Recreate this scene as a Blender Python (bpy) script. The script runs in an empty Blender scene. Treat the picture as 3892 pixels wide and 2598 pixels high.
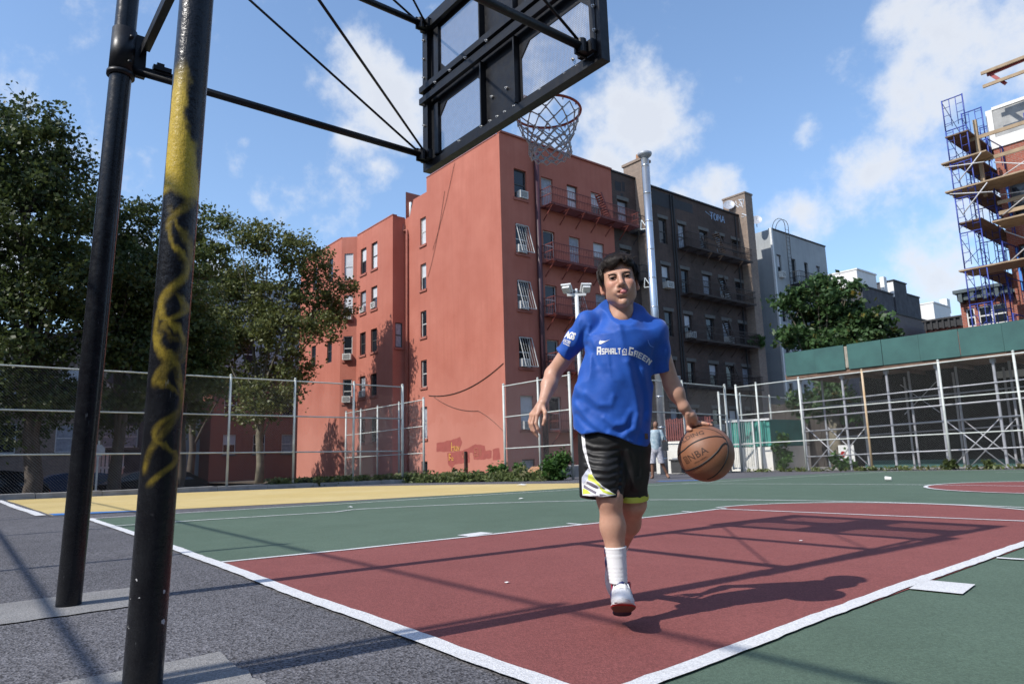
import bpy, bmesh, math, random
import numpy as np
from mathutils import Vector, Matrix, noise as mnoise
from mathutils.bvhtree import BVHTree
random.seed(7); RNG = np.random.default_rng(7)
SC = bpy.context.scene
COL = SC.collection
PI = math.pi
R_ = math.radians

# ------------------------------------------------------------------ camera
cam = bpy.data.cameras.new('camera'); cam.sensor_width = 36.0; cam.lens = 24.075
cam.clip_start = 0.05; cam.clip_end = 3000
camo = bpy.data.objects.new('camera', cam); COL.objects.link(camo)
CAMP = Vector((3.3406, -1.4576, 0.6987))
yaw, pitch, roll = -0.89300, 0.16382, -0.0276
_f = Vector((math.sin(yaw)*math.cos(pitch), math.cos(yaw)*math.cos(pitch), math.sin(pitch)))
_r = Vector((math.cos(yaw), -math.sin(yaw), 0)); _u = _r.cross(_f)
_r2 = _r*math.cos(roll) + _u*math.sin(roll); _u2 = -_r*math.sin(roll) + _u*math.cos(roll)
_m = Matrix((_r2, _u2, -_f)).transposed().to_4x4(); _m.translation = CAMP
camo.matrix_world = _m
cam.dof.use_dof = True; cam.dof.focus_distance = 2.9; cam.dof.aperture_fstop = 9.0
SC.camera = camo

# ------------------------------------------------------------------ sun, sky, exposure
SUN_EL, SUN_AZ = R_(44.5), R_(185.0)
sun = bpy.data.lights.new('sun', 'SUN'); sun.energy = 4.3; sun.angle = R_(0.53); sun.color = (1.0, .955, .89)
suno = bpy.data.objects.new('sun', sun); COL.objects.link(suno)
_sd = Vector((math.sin(SUN_AZ)*math.cos(SUN_EL), math.cos(SUN_AZ)*math.cos(SUN_EL), math.sin(SUN_EL)))
suno.rotation_euler = _sd.to_track_quat('Z', 'Y').to_euler(); suno.location = (0, -20, 30)

world = bpy.data.worlds.new('World'); SC.world = world; world.use_nodes = True
wt = world.node_tree; wn = wt.nodes; wl = wt.links
bg = wn['Background']; bg.inputs[1].default_value = 0.15
sky = wn.new('ShaderNodeTexSky'); sky.sky_type = 'NISHITA'; sky.sun_disc = False
sky.sun_elevation = SUN_EL; sky.sun_rotation = SUN_AZ; sky.air_density = 1.0; sky.dust_density = 0.6; sky.ozone_density = 3.0; sky.altitude = 10

def wmath(op, a, b=None, clamp=False):
    n = wn.new('ShaderNodeMath'); n.operation = op; n.use_clamp = clamp
    for i, v in enumerate((a, b)):
        if v is None: continue
        if isinstance(v, (int, float)): n.inputs[i].default_value = v
        else: wl.new(v, n.inputs[i])
    return n.outputs[0]
geo = wn.new('ShaderNodeTexCoord')
DIR = geo.outputs['Generated']
# domain warp so that cloud edges billow
nz = wn.new('ShaderNodeTexNoise'); nz.inputs['Scale'].default_value = 6.0; nz.inputs['Detail'].default_value = 9.0; nz.inputs['Roughness'].default_value = .58
wl.new(DIR, nz.inputs['Vector'])
nz2 = wn.new('ShaderNodeTexNoise'); nz2.inputs['Scale'].default_value = 20.0; nz2.inputs['Detail'].default_value = 8.0; nz2.inputs['Roughness'].default_value = .62
wl.new(DIR, nz2.inputs['Vector'])
# cloud heaps of this sky: unit direction, angular radius, weight
CLOUDS = [(-0.766,0.394,0.507,0.085,1.25),(-0.774,0.425,0.470,0.105,1.5),(-0.815,0.381,0.436,0.045,1.1),(-0.810,0.431,0.397,0.045,1.1),(-0.565,0.699,0.439,0.125,1.55),(-0.616,0.681,0.396,0.09,1.3),(-0.535,0.73,0.40,0.07,1.1),(-0.518,0.781,0.348,0.075,1.6),(-0.559,0.757,0.337,0.05,1.3),
(-0.220,0.858,0.465,0.13,1.0),(-0.271,0.822,0.501,0.06,.95),(-0.272,0.880,0.388,0.10,.9),(-0.355,0.871,0.338,0.12,.95),(-0.402,0.820,0.407,0.055,.95),(-0.364,0.805,0.469,0.04,.85),(-0.386,0.808,0.445,0.035,.75),(-0.233,0.930,0.283,0.09,.7),(-0.435,0.843,0.317,0.095,1.0),(-0.30,0.86,0.42,0.06,.9),
(-0.890,0.250,0.380,0.036,.65),(-0.871,0.260,0.418,0.02,.6),(-0.895,0.281,0.346,0.036,.6),(-0.690,0.436,0.578,0.035,.8),(-0.934,0.251,0.254,0.06,1.0),(-0.323,0.922,0.213,0.09,.8),(-0.454,0.753,0.476,0.026,.5),(-0.949,0.149,0.276,0.055,1.0),(-0.97,0.02,0.22,0.09,1.0),
(-.1,.93,.36,.12,.9),(.25,.9,.35,.15,.9),(.6,.7,.38,.2,1),(.9,.2,.38,.2,1),(.5,-.7,.5,.2,1),(-.5,-.75,.4,.2,1),(0,.4,.9,.15,.8),(-.9,-.3,.3,.12,.9)]
acc = None
for (cx, cy, cz, r, wgt) in CLOUDS:
    vm = wn.new('ShaderNodeVectorMath'); vm.operation = 'DISTANCE'; wl.new(DIR, vm.inputs[0]); vm.inputs[1].default_value = (cx, cy, cz)
    d = wmath('DIVIDE', vm.outputs['Value'], r)
    d = wmath('MULTIPLY', wmath('SUBTRACT', 1.0, d), wgt)
    d = wmath('MAXIMUM', d, 0.0)
    acc = d if acc is None else wmath('SMOOTH_MAX', acc, d)
    if acc.node.operation == 'SMOOTH_MAX': acc.node.inputs[2].default_value = .18
nn = wmath('ADD', wmath('MULTIPLY', wmath('SUBTRACT', nz.outputs[0], .5), 2.5), wmath('MULTIPLY', wmath('SUBTRACT', nz2.outputs[0], .5), 1.5))
fld = wmath('ADD', acc, nn)
mr = wn.new('ShaderNodeMapRange'); mr.interpolation_type = 'SMOOTHSTEP'
mr.inputs['From Min'].default_value = .26; mr.inputs['From Max'].default_value = 1.10
wl.new(fld, mr.inputs['Value'])
dens = mr.outputs['Result']
# thicker parts are a little greyer than the lit edges
mr2 = wn.new('ShaderNodeMapRange'); mr2.inputs['From Min'].default_value = .45; mr2.inputs['From Max'].default_value = 1.25
wl.new(fld, mr2.inputs['Value'])
cc = wn.new('ShaderNodeMix'); cc.data_type = 'RGBA'
cc.inputs[6].default_value = (5.0, 5.2, 5.5, 1); cc.inputs[7].default_value = (4.3, 4.5, 4.9, 1)
wl.new(mr2.outputs['Result'], cc.inputs[0])
# haze near the horizon
sep = wn.new('ShaderNodeSeparateXYZ'); wl.new(DIR, sep.inputs[0])
hz = wn.new('ShaderNodeMapRange'); hz.inputs['From Min'].default_value = .0; hz.inputs['From Max'].default_value = .8
hz.inputs['To Min'].default_value = .34; hz.inputs['To Max'].default_value = .05
wl.new(sep.outputs['Z'], hz.inputs['Value'])
mh = wn.new('ShaderNodeMix'); mh.data_type = 'RGBA'; wl.new(hz.outputs['Result'], mh.inputs[0]); hsv = wn.new('ShaderNodeHueSaturation'); hsv.inputs['Saturation'].default_value = 1.06; hsv.inputs['Value'].default_value = 1.28; wl.new(sky.outputs[0], hsv.inputs['Color']); wl.new(hsv.outputs[0], mh.inputs[6]); mh.inputs[7].default_value = (2.5, 3.5, 5.0, 1)
mx = wn.new('ShaderNodeMix'); mx.data_type = 'RGBA'
wl.new(wmath('MULTIPLY', dens, .90), mx.inputs[0]); wl.new(mh.outputs[2], mx.inputs[6]); wl.new(cc.outputs[2], mx.inputs[7])
wl.new(mx.outputs[2], bg.inputs[0])

SC.view_settings.view_transform = 'Standard'; SC.view_settings.look = 'None'
SC.view_settings.exposure = 0.28; SC.view_settings.gamma = 1.0; SC.view_settings.use_curve_mapping = False
SC.render.engine = 'CYCLES'
SC.cycles.max_bounces = 6; SC.cycles.diffuse_bounces = 3; SC.cycles.glossy_bounces = 3; SC.cycles.transparent_max_bounces = 8
SC.cycles.use_denoising = True

# ------------------------------------------------------------------ helpers
def tag(o, label=None, cat=None, group=None, kind=None):
    if label: o['label'] = label
    if cat: o['category'] = cat
    if group: o['group'] = group
    if kind: o['kind'] = kind
    return o

def empty(name, loc=(0, 0, 0), rotz=0, **kw):
    o = bpy.data.objects.new(name, None); COL.objects.link(o); o.location = loc; o.rotation_euler = (0, 0, rotz)
    o.empty_display_size = .1
    return tag(o, **kw)

def copy_tree(o, parent=None):
    c = o.copy(); COL.objects.link(c)
    if parent is not None: c.parent = parent
    for ch in list(o.children): copy_tree(ch, c)
    return c

def link(name, me, parent=None, **kw):
    o = bpy.data.objects.new(name, me); COL.objects.link(o)
    if parent is not None: o.parent = parent
    return tag(o, **kw)

class MB:
    """collects quads/tris; material index per face"""
    def __init__(s): s.v = []; s.f = []; s.m = []
    def add(s, vs, fs, mi=0):
        b = len(s.v); s.v += [tuple(v) for v in vs]; s.f += [tuple(b+i for i in f) for f in fs]; s.m += [mi]*len(fs)
    def box(s, lo, hi, mi=0):
        x0, y0, z0 = lo; x1, y1, z1 = hi
        s.add([(x0,y0,z0),(x1,y0,z0),(x1,y1,z0),(x0,y1,z0),(x0,y0,z1),(x1,y0,z1),(x1,y1,z1),(x0,y1,z1)],
              [(0,3,2,1),(4,5,6,7),(0,1,5,4),(1,2,6,5),(2,3,7,6),(3,0,4,7)], mi)
    def obox(s, c, ax, ay, az, mi=0):
        c = Vector(c); ax = Vector(ax); ay = Vector(ay); az = Vector(az)
        P = [c+sx*ax+sy*ay+sz*az for sz in (-1,1) for sy in (-1,1) for sx in (-1,1)]
        s.add(P, [(0,2,3,1),(4,5,7,6),(0,1,5,4),(1,3,7,5),(3,2,6,7),(2,0,4,6)], mi)
    def bar(s, a, b, w, h=None, up=(0,0,1), mi=0):
        a = Vector(a); b = Vector(b); d = (b-a); L = d.length; d = d/L; h = h or w
        up = Vector(up)
        if abs(d.dot(up)) > .98: up = Vector((1,0,0))
        sx = d.cross(up).normalized(); uz = sx.cross(d)
        s.obox((a+b)/2, d*L/2, sx*w/2, uz*h/2, mi)
    def tube(s, pts, r, n=8, mi=0, cap=True, closed=False):
        pts = [Vector(p) for p in pts]; N = len(pts)
        rr = r if isinstance(r, (list, tuple)) else [r]*N
        b = len(s.v); ref = None
        for i, p in enumerate(pts):
            if closed: t = pts[(i+1) % N]-pts[i-1]
            else: t = pts[min(i+1, N-1)]-pts[max(i-1, 0)]
            t.normalize()
            if ref is None:
                ref = Vector((0,0,1)) if abs(t.z) < .9 else Vector((1,0,0))
            x = t.cross(ref)
            if x.length < 1e-6: x = t.orthogonal()
            x.normalize(); y = t.cross(x).normalized(); ref = -(t.cross(x)) if False else x.cross(t)
            for k in range(n):
                a = 2*PI*k/n; s.v.append(tuple(p+(x*math.cos(a)+y*math.sin(a))*rr[i]))
        M = N if closed else N-1
        for i in range(M):
            j = (i+1) % N
            for k in range(n):
                k2 = (k+1) % n
                s.f.append((b+i*n+k, b+i*n+k2, b+j*n+k2, b+j*n+k)); s.m.append(mi)
        if cap and not closed:
            s.f.append(tuple(b+k for k in range(n))[::-1]); s.m.append(mi)
            s.f.append(tuple(b+(N-1)*n+k for k in range(n))); s.m.append(mi)
    def quad(s, a, b, c, d, mi=0): s.add([a,b,c,d], [(0,1,2,3)], mi)
    def mesh(s, name, mats, smooth=False):
        me = bpy.data.meshes.new(name); me.from_pydata(s.v, [], s.f)
        for m in (mats if isinstance(mats, (list, tuple)) else [mats]): me.materials.append(m)
        if any(s.m): me.polygons.foreach_set('material_index', s.m)
        if smooth: me.polygons.foreach_set('use_smooth', [True]*len(s.f))
        me.update(); return me
    def build(s, name, mats, parent=None, smooth=False, **kw):
        return link(name, s.mesh(name, mats, smooth), parent, **kw)

def np_mesh(name, V, Q, mats, mi=None, smooth=False):
    """V (n,3) float, Q (m,k) int"""
    me = bpy.data.meshes.new(name); V = np.asarray(V, np.float32); Q = np.asarray(Q, np.int32)
    k = Q.shape[1]; me.vertices.add(len(V)); me.vertices.foreach_set('co', V.ravel())
    me.loops.add(Q.size); me.loops.foreach_set('vertex_index', Q.ravel())
    me.polygons.add(len(Q)); me.polygons.foreach_set('loop_start', np.arange(0, Q.size, k, dtype=np.int32))
    me.polygons.foreach_set('loop_total', np.full(len(Q), k, np.int32))
    for m in (mats if isinstance(mats, (list, tuple)) else [mats]): me.materials.append(m)
    if mi is not None: me.polygons.foreach_set('material_index', np.asarray(mi, np.int32))
    if smooth: me.polygons.foreach_set('use_smooth', np.ones(len(Q), bool))
    me.update(calc_edges=True); me.validate(); return me

# ------------------------------------------------------------------ materials
class NT:
    def __init__(s, name):
        s.m = bpy.data.materials.new(name); s.m.use_nodes = True; s.t = s.m.node_tree; s.n = s.t.nodes; s.l = s.t.links
        s.b = s.n['Principled BSDF']; s.out = s.n['Material Output']; s._tc = None
    def tc(s, which='Object'):
        if s._tc is None: s._tc = s.n.new('ShaderNodeTexCoord')
        return s._tc.outputs[which]
    def pos(s):
        g = s.n.new('ShaderNodeNewGeometry'); return g.outputs['Position']
    def scale(s, v, xyz):
        n = s.n.new('ShaderNodeMapping'); n.inputs['Scale'].default_value = xyz; s.l.new(v, n.inputs['Vector']); return n.outputs[0]
    def noise(s, v, scale, detail=4, rough=.55, out=0):
        n = s.n.new('ShaderNodeTexNoise'); n.inputs['Scale'].default_value = scale; n.inputs['Detail'].default_value = detail; n.inputs['Roughness'].default_value = rough
        s.l.new(v, n.inputs['Vector']); return n.outputs[out]
    def voro(s, v, scale, feature='F1', out='Distance'):
        n = s.n.new('ShaderNodeTexVoronoi'); n.feature = feature; n.inputs['Scale'].default_value = scale; s.l.new(v, n.inputs['Vector']); return n.outputs[out]
    def ramp(s, f, a, b, ca=(0,0,0,1), cb=(1,1,1,1), smooth=False):
        n = s.n.new('ShaderNodeMapRange'); n.inputs['From Min'].default_value = a; n.inputs['From Max'].default_value = b
        n.inputs['To Min'].default_value = ca if isinstance(ca, (int, float)) else 0; n.inputs['To Max'].default_value = cb if isinstance(cb, (int, float)) else 1
        if smooth: n.interpolation_type = 'SMOOTHSTEP'
        s.l.new(f, n.inputs['Value']); return n.outputs[0]
    def math(s, op, a, b=None, clamp=False):
        n = s.n.new('ShaderNodeMath'); n.operation = op; n.use_clamp = clamp
        for i, v in enumerate((a, b)):
            if v is None: continue
            if isinstance(v, (int, float)): n.inputs[i].default_value = v
            else: s.l.new(v, n.inputs[i])
        return n.outputs[0]
    def mix(s, f, a, b, mode='MIX'):
        n = s.n.new('ShaderNodeMix'); n.data_type = 'RGBA'; n.blend_type = mode
        for i, v in ((0, f), (6, a), (7, b)):
            if isinstance(v, (int, float)): n.inputs[i].default_value = v
            elif isinstance(v, (tuple, list)): n.inputs[i].default_value = (*v[:3], 1)
            else: s.l.new(v, n.inputs[i])
        return n.outputs[2]
    def color(s, c):
        if isinstance(c, (tuple, list)): s.b.inputs['Base Color'].default_value = (*c[:3], 1)
        else: s.l.new(c, s.b.inputs['Base Color'])
    def rough(s, r):
        if isinstance(r, (int, float)): s.b.inputs['Roughness'].default_value = r
        else: s.l.new(r, s.b.inputs['Roughness'])
    def bump(s, h, strength=.3, dist=.01):
        n = s.n.new('ShaderNodeBump'); n.inputs['Strength'].default_value = strength; n.inputs['Distance'].default_value = dist
        s.l.new(h, n.inputs['Height']); s.l.new(n.outputs[0], s.b.inputs['Normal'])

def M(name, c, rough=.7, var=.2, scale=4.0, bump=0.0, bscale=None, metal=0.0, spec=.5, c2=None, stain=0.0, sheen=0):
    t = NT(name); v = t.pos() if stain == 'w' else t.tc('Object')
    n = t.noise(v, scale, 5)
    d = c2 or tuple(x*(1-var) for x in c); e = c if c2 else tuple(min(1, x*(1+var*.6)) for x in c)
    t.color(t.mix(t.ramp(n, .3, .7), d, e)); t.rough(rough); t.b.inputs['Metallic'].default_value = metal
    t.b.inputs['Specular IOR Level'].default_value = spec
    if bump: t.bump(t.noise(v, bscale or scale*6, 4), bump, .02)
    return t.m

MAT = {}
MAT['white_metal'] = M('white_metal', (.62,.63,.62), .5, .12, 8)
MAT['galv'] = M('galvanised', (.50,.53,.52), .5, .18, 6, metal=.35)
MAT['galv2'] = M('galvanised_dull', (.36,.38,.42), .55, .2, 6, metal=.3)
MAT['rust'] = M('rust', (.34,.17,.08), .85, .4, 9)
MAT['black_paint'] = M('black_paint', (.016,.017,.020), .36, .3, 30, bump=.25, bscale=60)
MAT['black_flat'] = M('black_flat', (.012,.012,.013), .6, .3, 20)
MAT['concrete'] = M('concrete', (.34,.33,.31), .9, .25, 3, bump=.3, bscale=40)
MAT['glass_dark'] = M('glass_dark', (.014,.018,.024), .07, .3, 2)
MAT['blind'] = M('blind', (.52,.53,.55), .6, .12, 3)
MAT['curtain'] = M('curtain', (.30,.32,.36), .8, .3, 6)
MAT['ac_white'] = M('air_conditioner_white', (.60,.60,.57), .6, .15, 6)
MAT['ac_dark'] = M('air_conditioner_grille', (.10,.10,.10), .7, .2, 10)
MAT['frame_dark'] = M('window_frame_dark', (.05,.05,.05), .6, .2, 5)
MAT['frame_light'] = M('window_frame_light', (.50,.50,.48), .6, .15, 5)

def facade(mb, P, u, n, W, z0, z1, opens, depth=.16, mi=0, mi_rev=0):
    """wall rectangle from P along u (width W) from z0 to z1 with recessed openings (u0,u1,za,zb); n = outward normal"""
    P = Vector(P); u = Vector(u); n = Vector(n); Z = Vector((0,0,1))
    flip = u.cross(Z).dot(n) < 0
    us = sorted({0.0, W, *[o[0] for o in opens], *[o[1] for o in opens]}); zs = sorted({z0, z1, *[o[2] for o in opens], *[o[3] for o in opens]})
    us = [x for x in us if -1e-6 <= x <= W+1e-6]; zs = [x for x in zs if z0-1e-6 <= x <= z1+1e-6]
    def pt(a, z, d=0): q = P+u*a-n*d; return (q.x, q.y, z)
    def q4(a, b, c, d, m):
        mb.quad(*((d, c, b, a) if flip else (a, b, c, d)), mi=m)
    for i in range(len(us)-1):
        # merge vertical runs
        run = None
        for j in range(len(zs)-1):
            uc = (us[i]+us[i+1])/2; zc = (zs[j]+zs[j+1])/2
            hole = any(o[0] < uc < o[1] and o[2] < zc < o[3] for o in opens)
            if not hole:
                q4(pt(us[i], zs[j]), pt(us[i+1], zs[j]), pt(us[i+1], zs[j+1]), pt(us[i], zs[j+1]), mi)
    for (a, b, c, d) in opens:
        q4(pt(a, c), pt(a, c, depth), pt(a, d, depth), pt(a, d), mi_rev)
        q4(pt(b, d), pt(b, d, depth), pt(b, c, depth), pt(b, c), mi_rev)
        q4(pt(a, c, depth), pt(a, c), pt(b, c), pt(b, c, depth), mi_rev)
        q4(pt(a, d), pt(a, d, depth), pt(b, d, depth), pt(b, d), mi_rev)

def window(parent, P, u, n, a, b, c, d, depth=.14, style='dark', frame='frame_light', sill=None, fw=.06, rail=True):
    """sash window set into an opening: window (frame) > pane, sill"""
    P = Vector(P); u = Vector(u); n = Vector(n); Z = Vector((0,0,1))
    def B(mb, a0, a1, z0, z1, d0, d1):
        ca = P+u*((a0+a1)/2)-n*((d0+d1)/2); ca.z = (z0+z1)/2
        mb.obox(ca, u*((a1-a0)/2), n*(abs(d1-d0)/2), Z*((z1-z0)/2))
    m = MB(); e = .004
    B(m, a+e, a+fw, c+e, d-e, depth-.05, depth+.02); B(m, b-fw, b-e, c+e, d-e, depth-.05, depth+.02)
    B(m, a+fw, b-fw, c+e, c+fw, depth-.05, depth+.02); B(m, a+fw, b-fw, d-fw, d-e, depth-.05, depth+.02)
    mid = (c+d)/2
    if rail: B(m, a+fw, b-fw, mid-.03, mid+.03, depth-.045, depth+.02)
    w = m.build('window', MAT[frame], parent)
    g = MB(); B(g, a+fw, b-fw, c+fw, mid-.03 if rail else d-fw, depth-.012, depth+.01)
    top = 'glass_dark'
    if style == 'blind': g.m = [1]*len(g.m)
    if style == 'curtain': g.m = [2]*len(g.m)
    k = len(g.m)
    if rail:
        B(g, a+fw, b-fw, mid+.03, d-fw, depth-.02, depth+.01)
        up = {'dark': 0, 'blind': 1, 'halfblind': 1, 'curtain': 2}[style]
        g.m[k:] = [up]*(len(g.m)-k)
    g.build('pane', [MAT['glass_dark'], MAT['blind'], MAT['curtain']], w)
    if sill:
        s = MB(); B(s, a-.08, b+.08, c-.14, c-.003, -.07, .05); s.build('sill', MAT[sill], w)
    return w

def aircon(parent, P, u, n, a, c, w=.62, h=.42, out=.34):
    P = Vector(P); u = Vector(u); n = Vector(n); Z = Vector((0,0,1))
    m = MB(); ca = P+u*(a+w/2)+n*(out/2-.1); ca.z = c+h/2
    m.obox(ca, u*w/2, n*(out/2+.1), Z*h/2)
    f = out/2+.1
    for k in range(5):
        q = ca+n*(f+.006); q.z = c+h*(.18+.16*k)
        m.obox(q, u*w*.40, n*.006, Z*h*.035, 1)
    return m.build('air_conditioner', [MAT['ac_white'], MAT['ac_dark']], parent)

# ------------------------------------------------------------------ ground
def gz(x, y):
    s = -.779*x + .627*y + 3.517
    t = max(0.0, s-11.0)
    return -.015*(t*t/8 if t < 4 else t-2)

def ground_mat(name, c, c2, speck=.35, sc=260., stain=(.5, .5), worn=None, wornc=(.12,.12,.125), rough=.85, bump=.5, spec=.3, crackc=None):
    t = NT(name); v = t.pos()
    big = t.noise(v, .35, 6, .6); mid = t.noise(v, 2.3, 6, .65)
    col = t.mix(t.ramp(big, .3, .7), c, c2)
    col = t.mix(t.ramp(mid, .35, .75, 0.0, .45), col, tuple(x*stain[0] for x in c))
    ag = t.voro(v, sc, 'F1', 'Color'); sep = t.n.new('ShaderNodeSeparateColor'); t.l.new(ag, sep.inputs[0])
    f = t.ramp(sep.outputs[0], 0, 1, 1-speck, 1+speck)
    cb = t.n.new('ShaderNodeCombineColor'); [t.l.new(f, cb.inputs[i]) for i in range(3)]
    col = t.mix(1.0, col, cb.outputs[0], 'MULTIPLY')
    if worn:
        w = t.math('MULTIPLY', t.ramp(t.noise(v, 60, 6, .75), worn[0], worn[1]), t.ramp(t.noise(v, 1.1, 5, .6), .35, .7, .25, 1.0))
        col = t.mix(w, col, wornc)
    t.color(col); t.rough(rough); t.b.inputs['Specular IOR Level'].default_value = spec
    t.bump(t.math('ADD', t.voro(v, sc, 'F1', 'Distance'), t.noise(v, sc*.5, 3)), bump, .004)
    return t.m
MAT['asphalt'] = ground_mat('asphalt', (.095,.093,.100), (.14,.137,.146), .75, 130., (.55,1), bump=.9)
MAT['court_green'] = ground_mat('court_green', (.080,.122,.086), (.098,.145,.106), .22, 170., (.72,1), (.66,.82), (.10,.12,.11))
MAT['court_red'] = ground_mat('court_red', (.205,.062,.056), (.245,.082,.074), .25, 170., (.74,1), (.64,.82), (.16,.11,.09))
MAT['yellow_paint'] = ground_mat('yellow_paint', (.50,.37,.13), (.58,.46,.22), .14, 150., (.85,1), (.5,.72), (.42,.36,.25))
MAT['blue_paint'] = ground_mat('blue_paint', (.06,.17,.42), (.07,.2,.45), .2, 150.)
MAT['white_line'] = ground_mat('white_line', (.60,.60,.60), (.68,.68,.68), .16, 170., (.82,1), (.54,.72), (.25,.25,.25), bump=.5)
MAT['footing'] = ground_mat('footing_concrete', (.19,.185,.18), (.27,.265,.26), .3, 190., (.7,1))
MAT['soil'] = ground_mat('soil', (.10,.085,.065), (.14,.12,.09), .4, 60.)

def sheet(name, poly_fn, x0, x1, y0, y1, step, off, mat, parent=None):
    nx = max(1, int(math.ceil((x1-x0)/step))); ny = max(1, int(math.ceil((y1-y0)/step)))
    xs = np.linspace(x0, x1, nx+1); ys = np.linspace(y0, y1, ny+1)
    V = [(x, y, gz(x, y)+off) for y in ys for x in xs]
    Q = [(j*(nx+1)+i, j*(nx+1)+i+1, (j+1)*(nx+1)+i+1, (j+1)*(nx+1)+i) for j in range(ny) for i in range(nx)]
    me = np_mesh(name, V, Q, mat); return link(name, me, parent, kind='structure')

# far base ground (street level, below the playground plateau)
b = MB(); b.quad((-900,-900,-.95), (900,-900,-.95), (900,900,-.95), (-900,900,-.95)); b.build('ground', MAT['asphalt'], kind='structure')
o = sheet('playground_asphalt', None, -19.25, 14, -9, 24.0, .75, 0.0, MAT['asphalt'])
# retaining edge of the plateau
e = MB()
ys = np.linspace(-9, 24.0, 45)
for y0, y1 in zip(ys[:-1], ys[1:]):
    e.quad((-19.25,y1,gz(-19.25,y1)), (-19.25,y0,gz(-19.25,y0)), (-19.25,y0,-.95), (-19.25,y1,-.95))
xs = np.linspace(-19.25, 14, 45)
for x0, x1 in zip(xs[:-1], xs[1:]):
    e.quad((x0,24.0,gz(x0,24.0)), (x1,24.0,gz(x1,24.0)), (x1,24.0,-.95), (x0,24.0,-.95))
e.build('retaining_edge', MAT['concrete'], kind='structure')
sheet('rear_lot_ground', None, -60, -19.252, 11.6, 60, 1.5, -.06, MAT['soil'])
sheet('north_pavement', None, -19.25, 14, 24.002, 34, 1.0, .02, MAT['concrete'])
sheet('court_green_surface', None, -7.62, 7.7, 0.03, 22.3, .5, .004, MAT['court_green'])

def strip(name, pts, w, off=.012, mat='white_line', jit=.0035, step=.07, closed=False):
    """hand painted stripe following a polyline"""
    P = [Vector((p[0], p[1], 0)) for p in pts]; path = []
    for a, bb in zip(P[:-1], P[1:]):
        n = max(1, int((bb-a).length/step)); path += [a.lerp(bb, i/n) for i in range(n)]
    path.append(P[-1])
    V = []; N = len(path)
    for i, p in enumerate(path):
        if closed: t = path[(i+1) % (N-1)]-path[(i-1) % (N-1)]
        else: t = path[min(i+1, N-1)]-path[max(i-1, 0)]
        t.normalize(); nrm = Vector((-t.y, t.x, 0))
        wob = mnoise.noise(p*1.1)*.012
        for sgn in (-1, 1):
            q = p+nrm*(sgn*w/2+wob+random.uniform(-jit, jit)+mnoise.noise(Vector((p.x*6+sgn*9, p.y*6, 3)))*jit)
            V.append((q.x, q.y, gz(q.x, q.y)+off))
    Q = [(2*i, 2*i+2, 2*i+3, 2*i+1) for i in range(N-1)]
    Q = [(a, d, c, b) for a, b, c, d in Q]
    return link(name, np_mesh(name, V, Q, MAT[mat]), kind='structure')

def poly(name, pts, off, mat):
    me = bpy.data.meshes.new(name); bm = bmesh.new()
    vs = [bm.verts.new((x, y, 0)) for x, y in pts]; f = bm.faces.new(vs)
    if f.normal.z < 0 or f.calc_area() and (f.normal_update() or f.normal.z < 0): f.normal_flip()
    bmesh.ops.triangulate(bm, faces=[f])
    for _ in range(4):
        L = [e for e in bm.edges if e.calc_length() > 1.2]
        if not L: break
        bmesh.ops.subdivide_edges(bm, edges=L, cuts=1)
        bmesh.ops.triangulate(bm, faces=bm.faces[:])
    for v in bm.verts: v.co.z = gz(v.co.x, v.co.y)+off
    bm.to_mesh(me); bm.free(); me.materials.append(MAT[mat]); return link(name, me, kind='structure')

# red key with its free-throw circle, red centre circle
LX = 1.80; FTY = 5.74
key = [(-1.88,.03), (1.86,.03), (1.74,FTY)] + [(-.04+1.72*math.cos(a), FTY+1.66*math.sin(a)) for a in np.linspace(0, PI, 40)][1:-1] + [(-1.62,FTY)]
poly('key_red_surface', key, .008, 'court_red')
CC = (.30, 11.55); CR = 1.8
poly('centre_circle_red_surface', [(CC[0]+CR*math.cos(a), CC[1]+CR*math.sin(a)) for a in np.linspace(0, 2*PI, 56)[:-1]], .008, 'court_red')
strip('baseline_marking', [(-7.75,0), (-4,.03), (-1.9,.02), (0,0), (4,.02), (7.7,0)], .085)
strip('lane_marking', [(-1.89,.05), (-1.79,.95), (-1.71,2.36), (-1.64,3.56), (-1.61,4.95), (-1.62,5.74)], .05, .0125)
strip('lane_marking', [(1.86,.05), (1.83,.8), (1.80,1.3), (1.77,2.3), (1.73,4.2), (1.72,5.74)], .075, .0125)
strip('free_throw_marking', [(-1.62,5.60), (0,5.75), (1.72,5.92)], .05, .0128)
strip('key_circle_marking', [(-.04+1.72*math.cos(a), FTY+1.66*math.sin(a)) for a in np.linspace(0, PI, 50)], .05, .0132)
strip('three_point_marking', [(-6.05,.05), (-5.95,1.0), (-5.6,2.6)] + [(5.95*math.cos(a), 1.5+5.95*math.sin(a)) for a in np.linspace(R_(166), R_(14), 70)] + [(5.6,2.6), (6.0,.05)], .05, .012)
strip('sideline_marking', [(-7.70,0), (-7.62,1.0), (-7.1,3.6), (-6.75,8.2), (-6.55,11.3), (-6.3,22.2)], .05, .0122)
strip('half_court_marking', [(-6.55,11.25), (-3.6,11.4), (-1.5,11.55), (7.6,11.6)], .05, .0124)
strip('centre_circle_marking', [(CC[0]+CR*math.cos(a), CC[1]+CR*math.sin(a)) for a in np.linspace(0, 2*PI, 80)], .06, .0134, closed=True)
strip('far_end_marking', [(-6.3,22.2), (7.6,22.2)], .05, .0126)
strip('far_lane_marking', [(-2.9,19.3), (6,19.7)], .05, .0127)
strip('free_throw_block_marking', [(1.80,2.33), (2.02,2.36)], .29, .0121, jit=.002)
strip('free_throw_block_marking', [(-1.92,2.22), (-1.76,2.24)], .29, .0121, jit=.002)
for y in (3.38, 4.25, 5.1):
    strip('lane_tick_marking', [(-1.88+.05*(y-3), y), (-1.68+.045*(y-3), y+.01)], .05, .0121)
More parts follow.
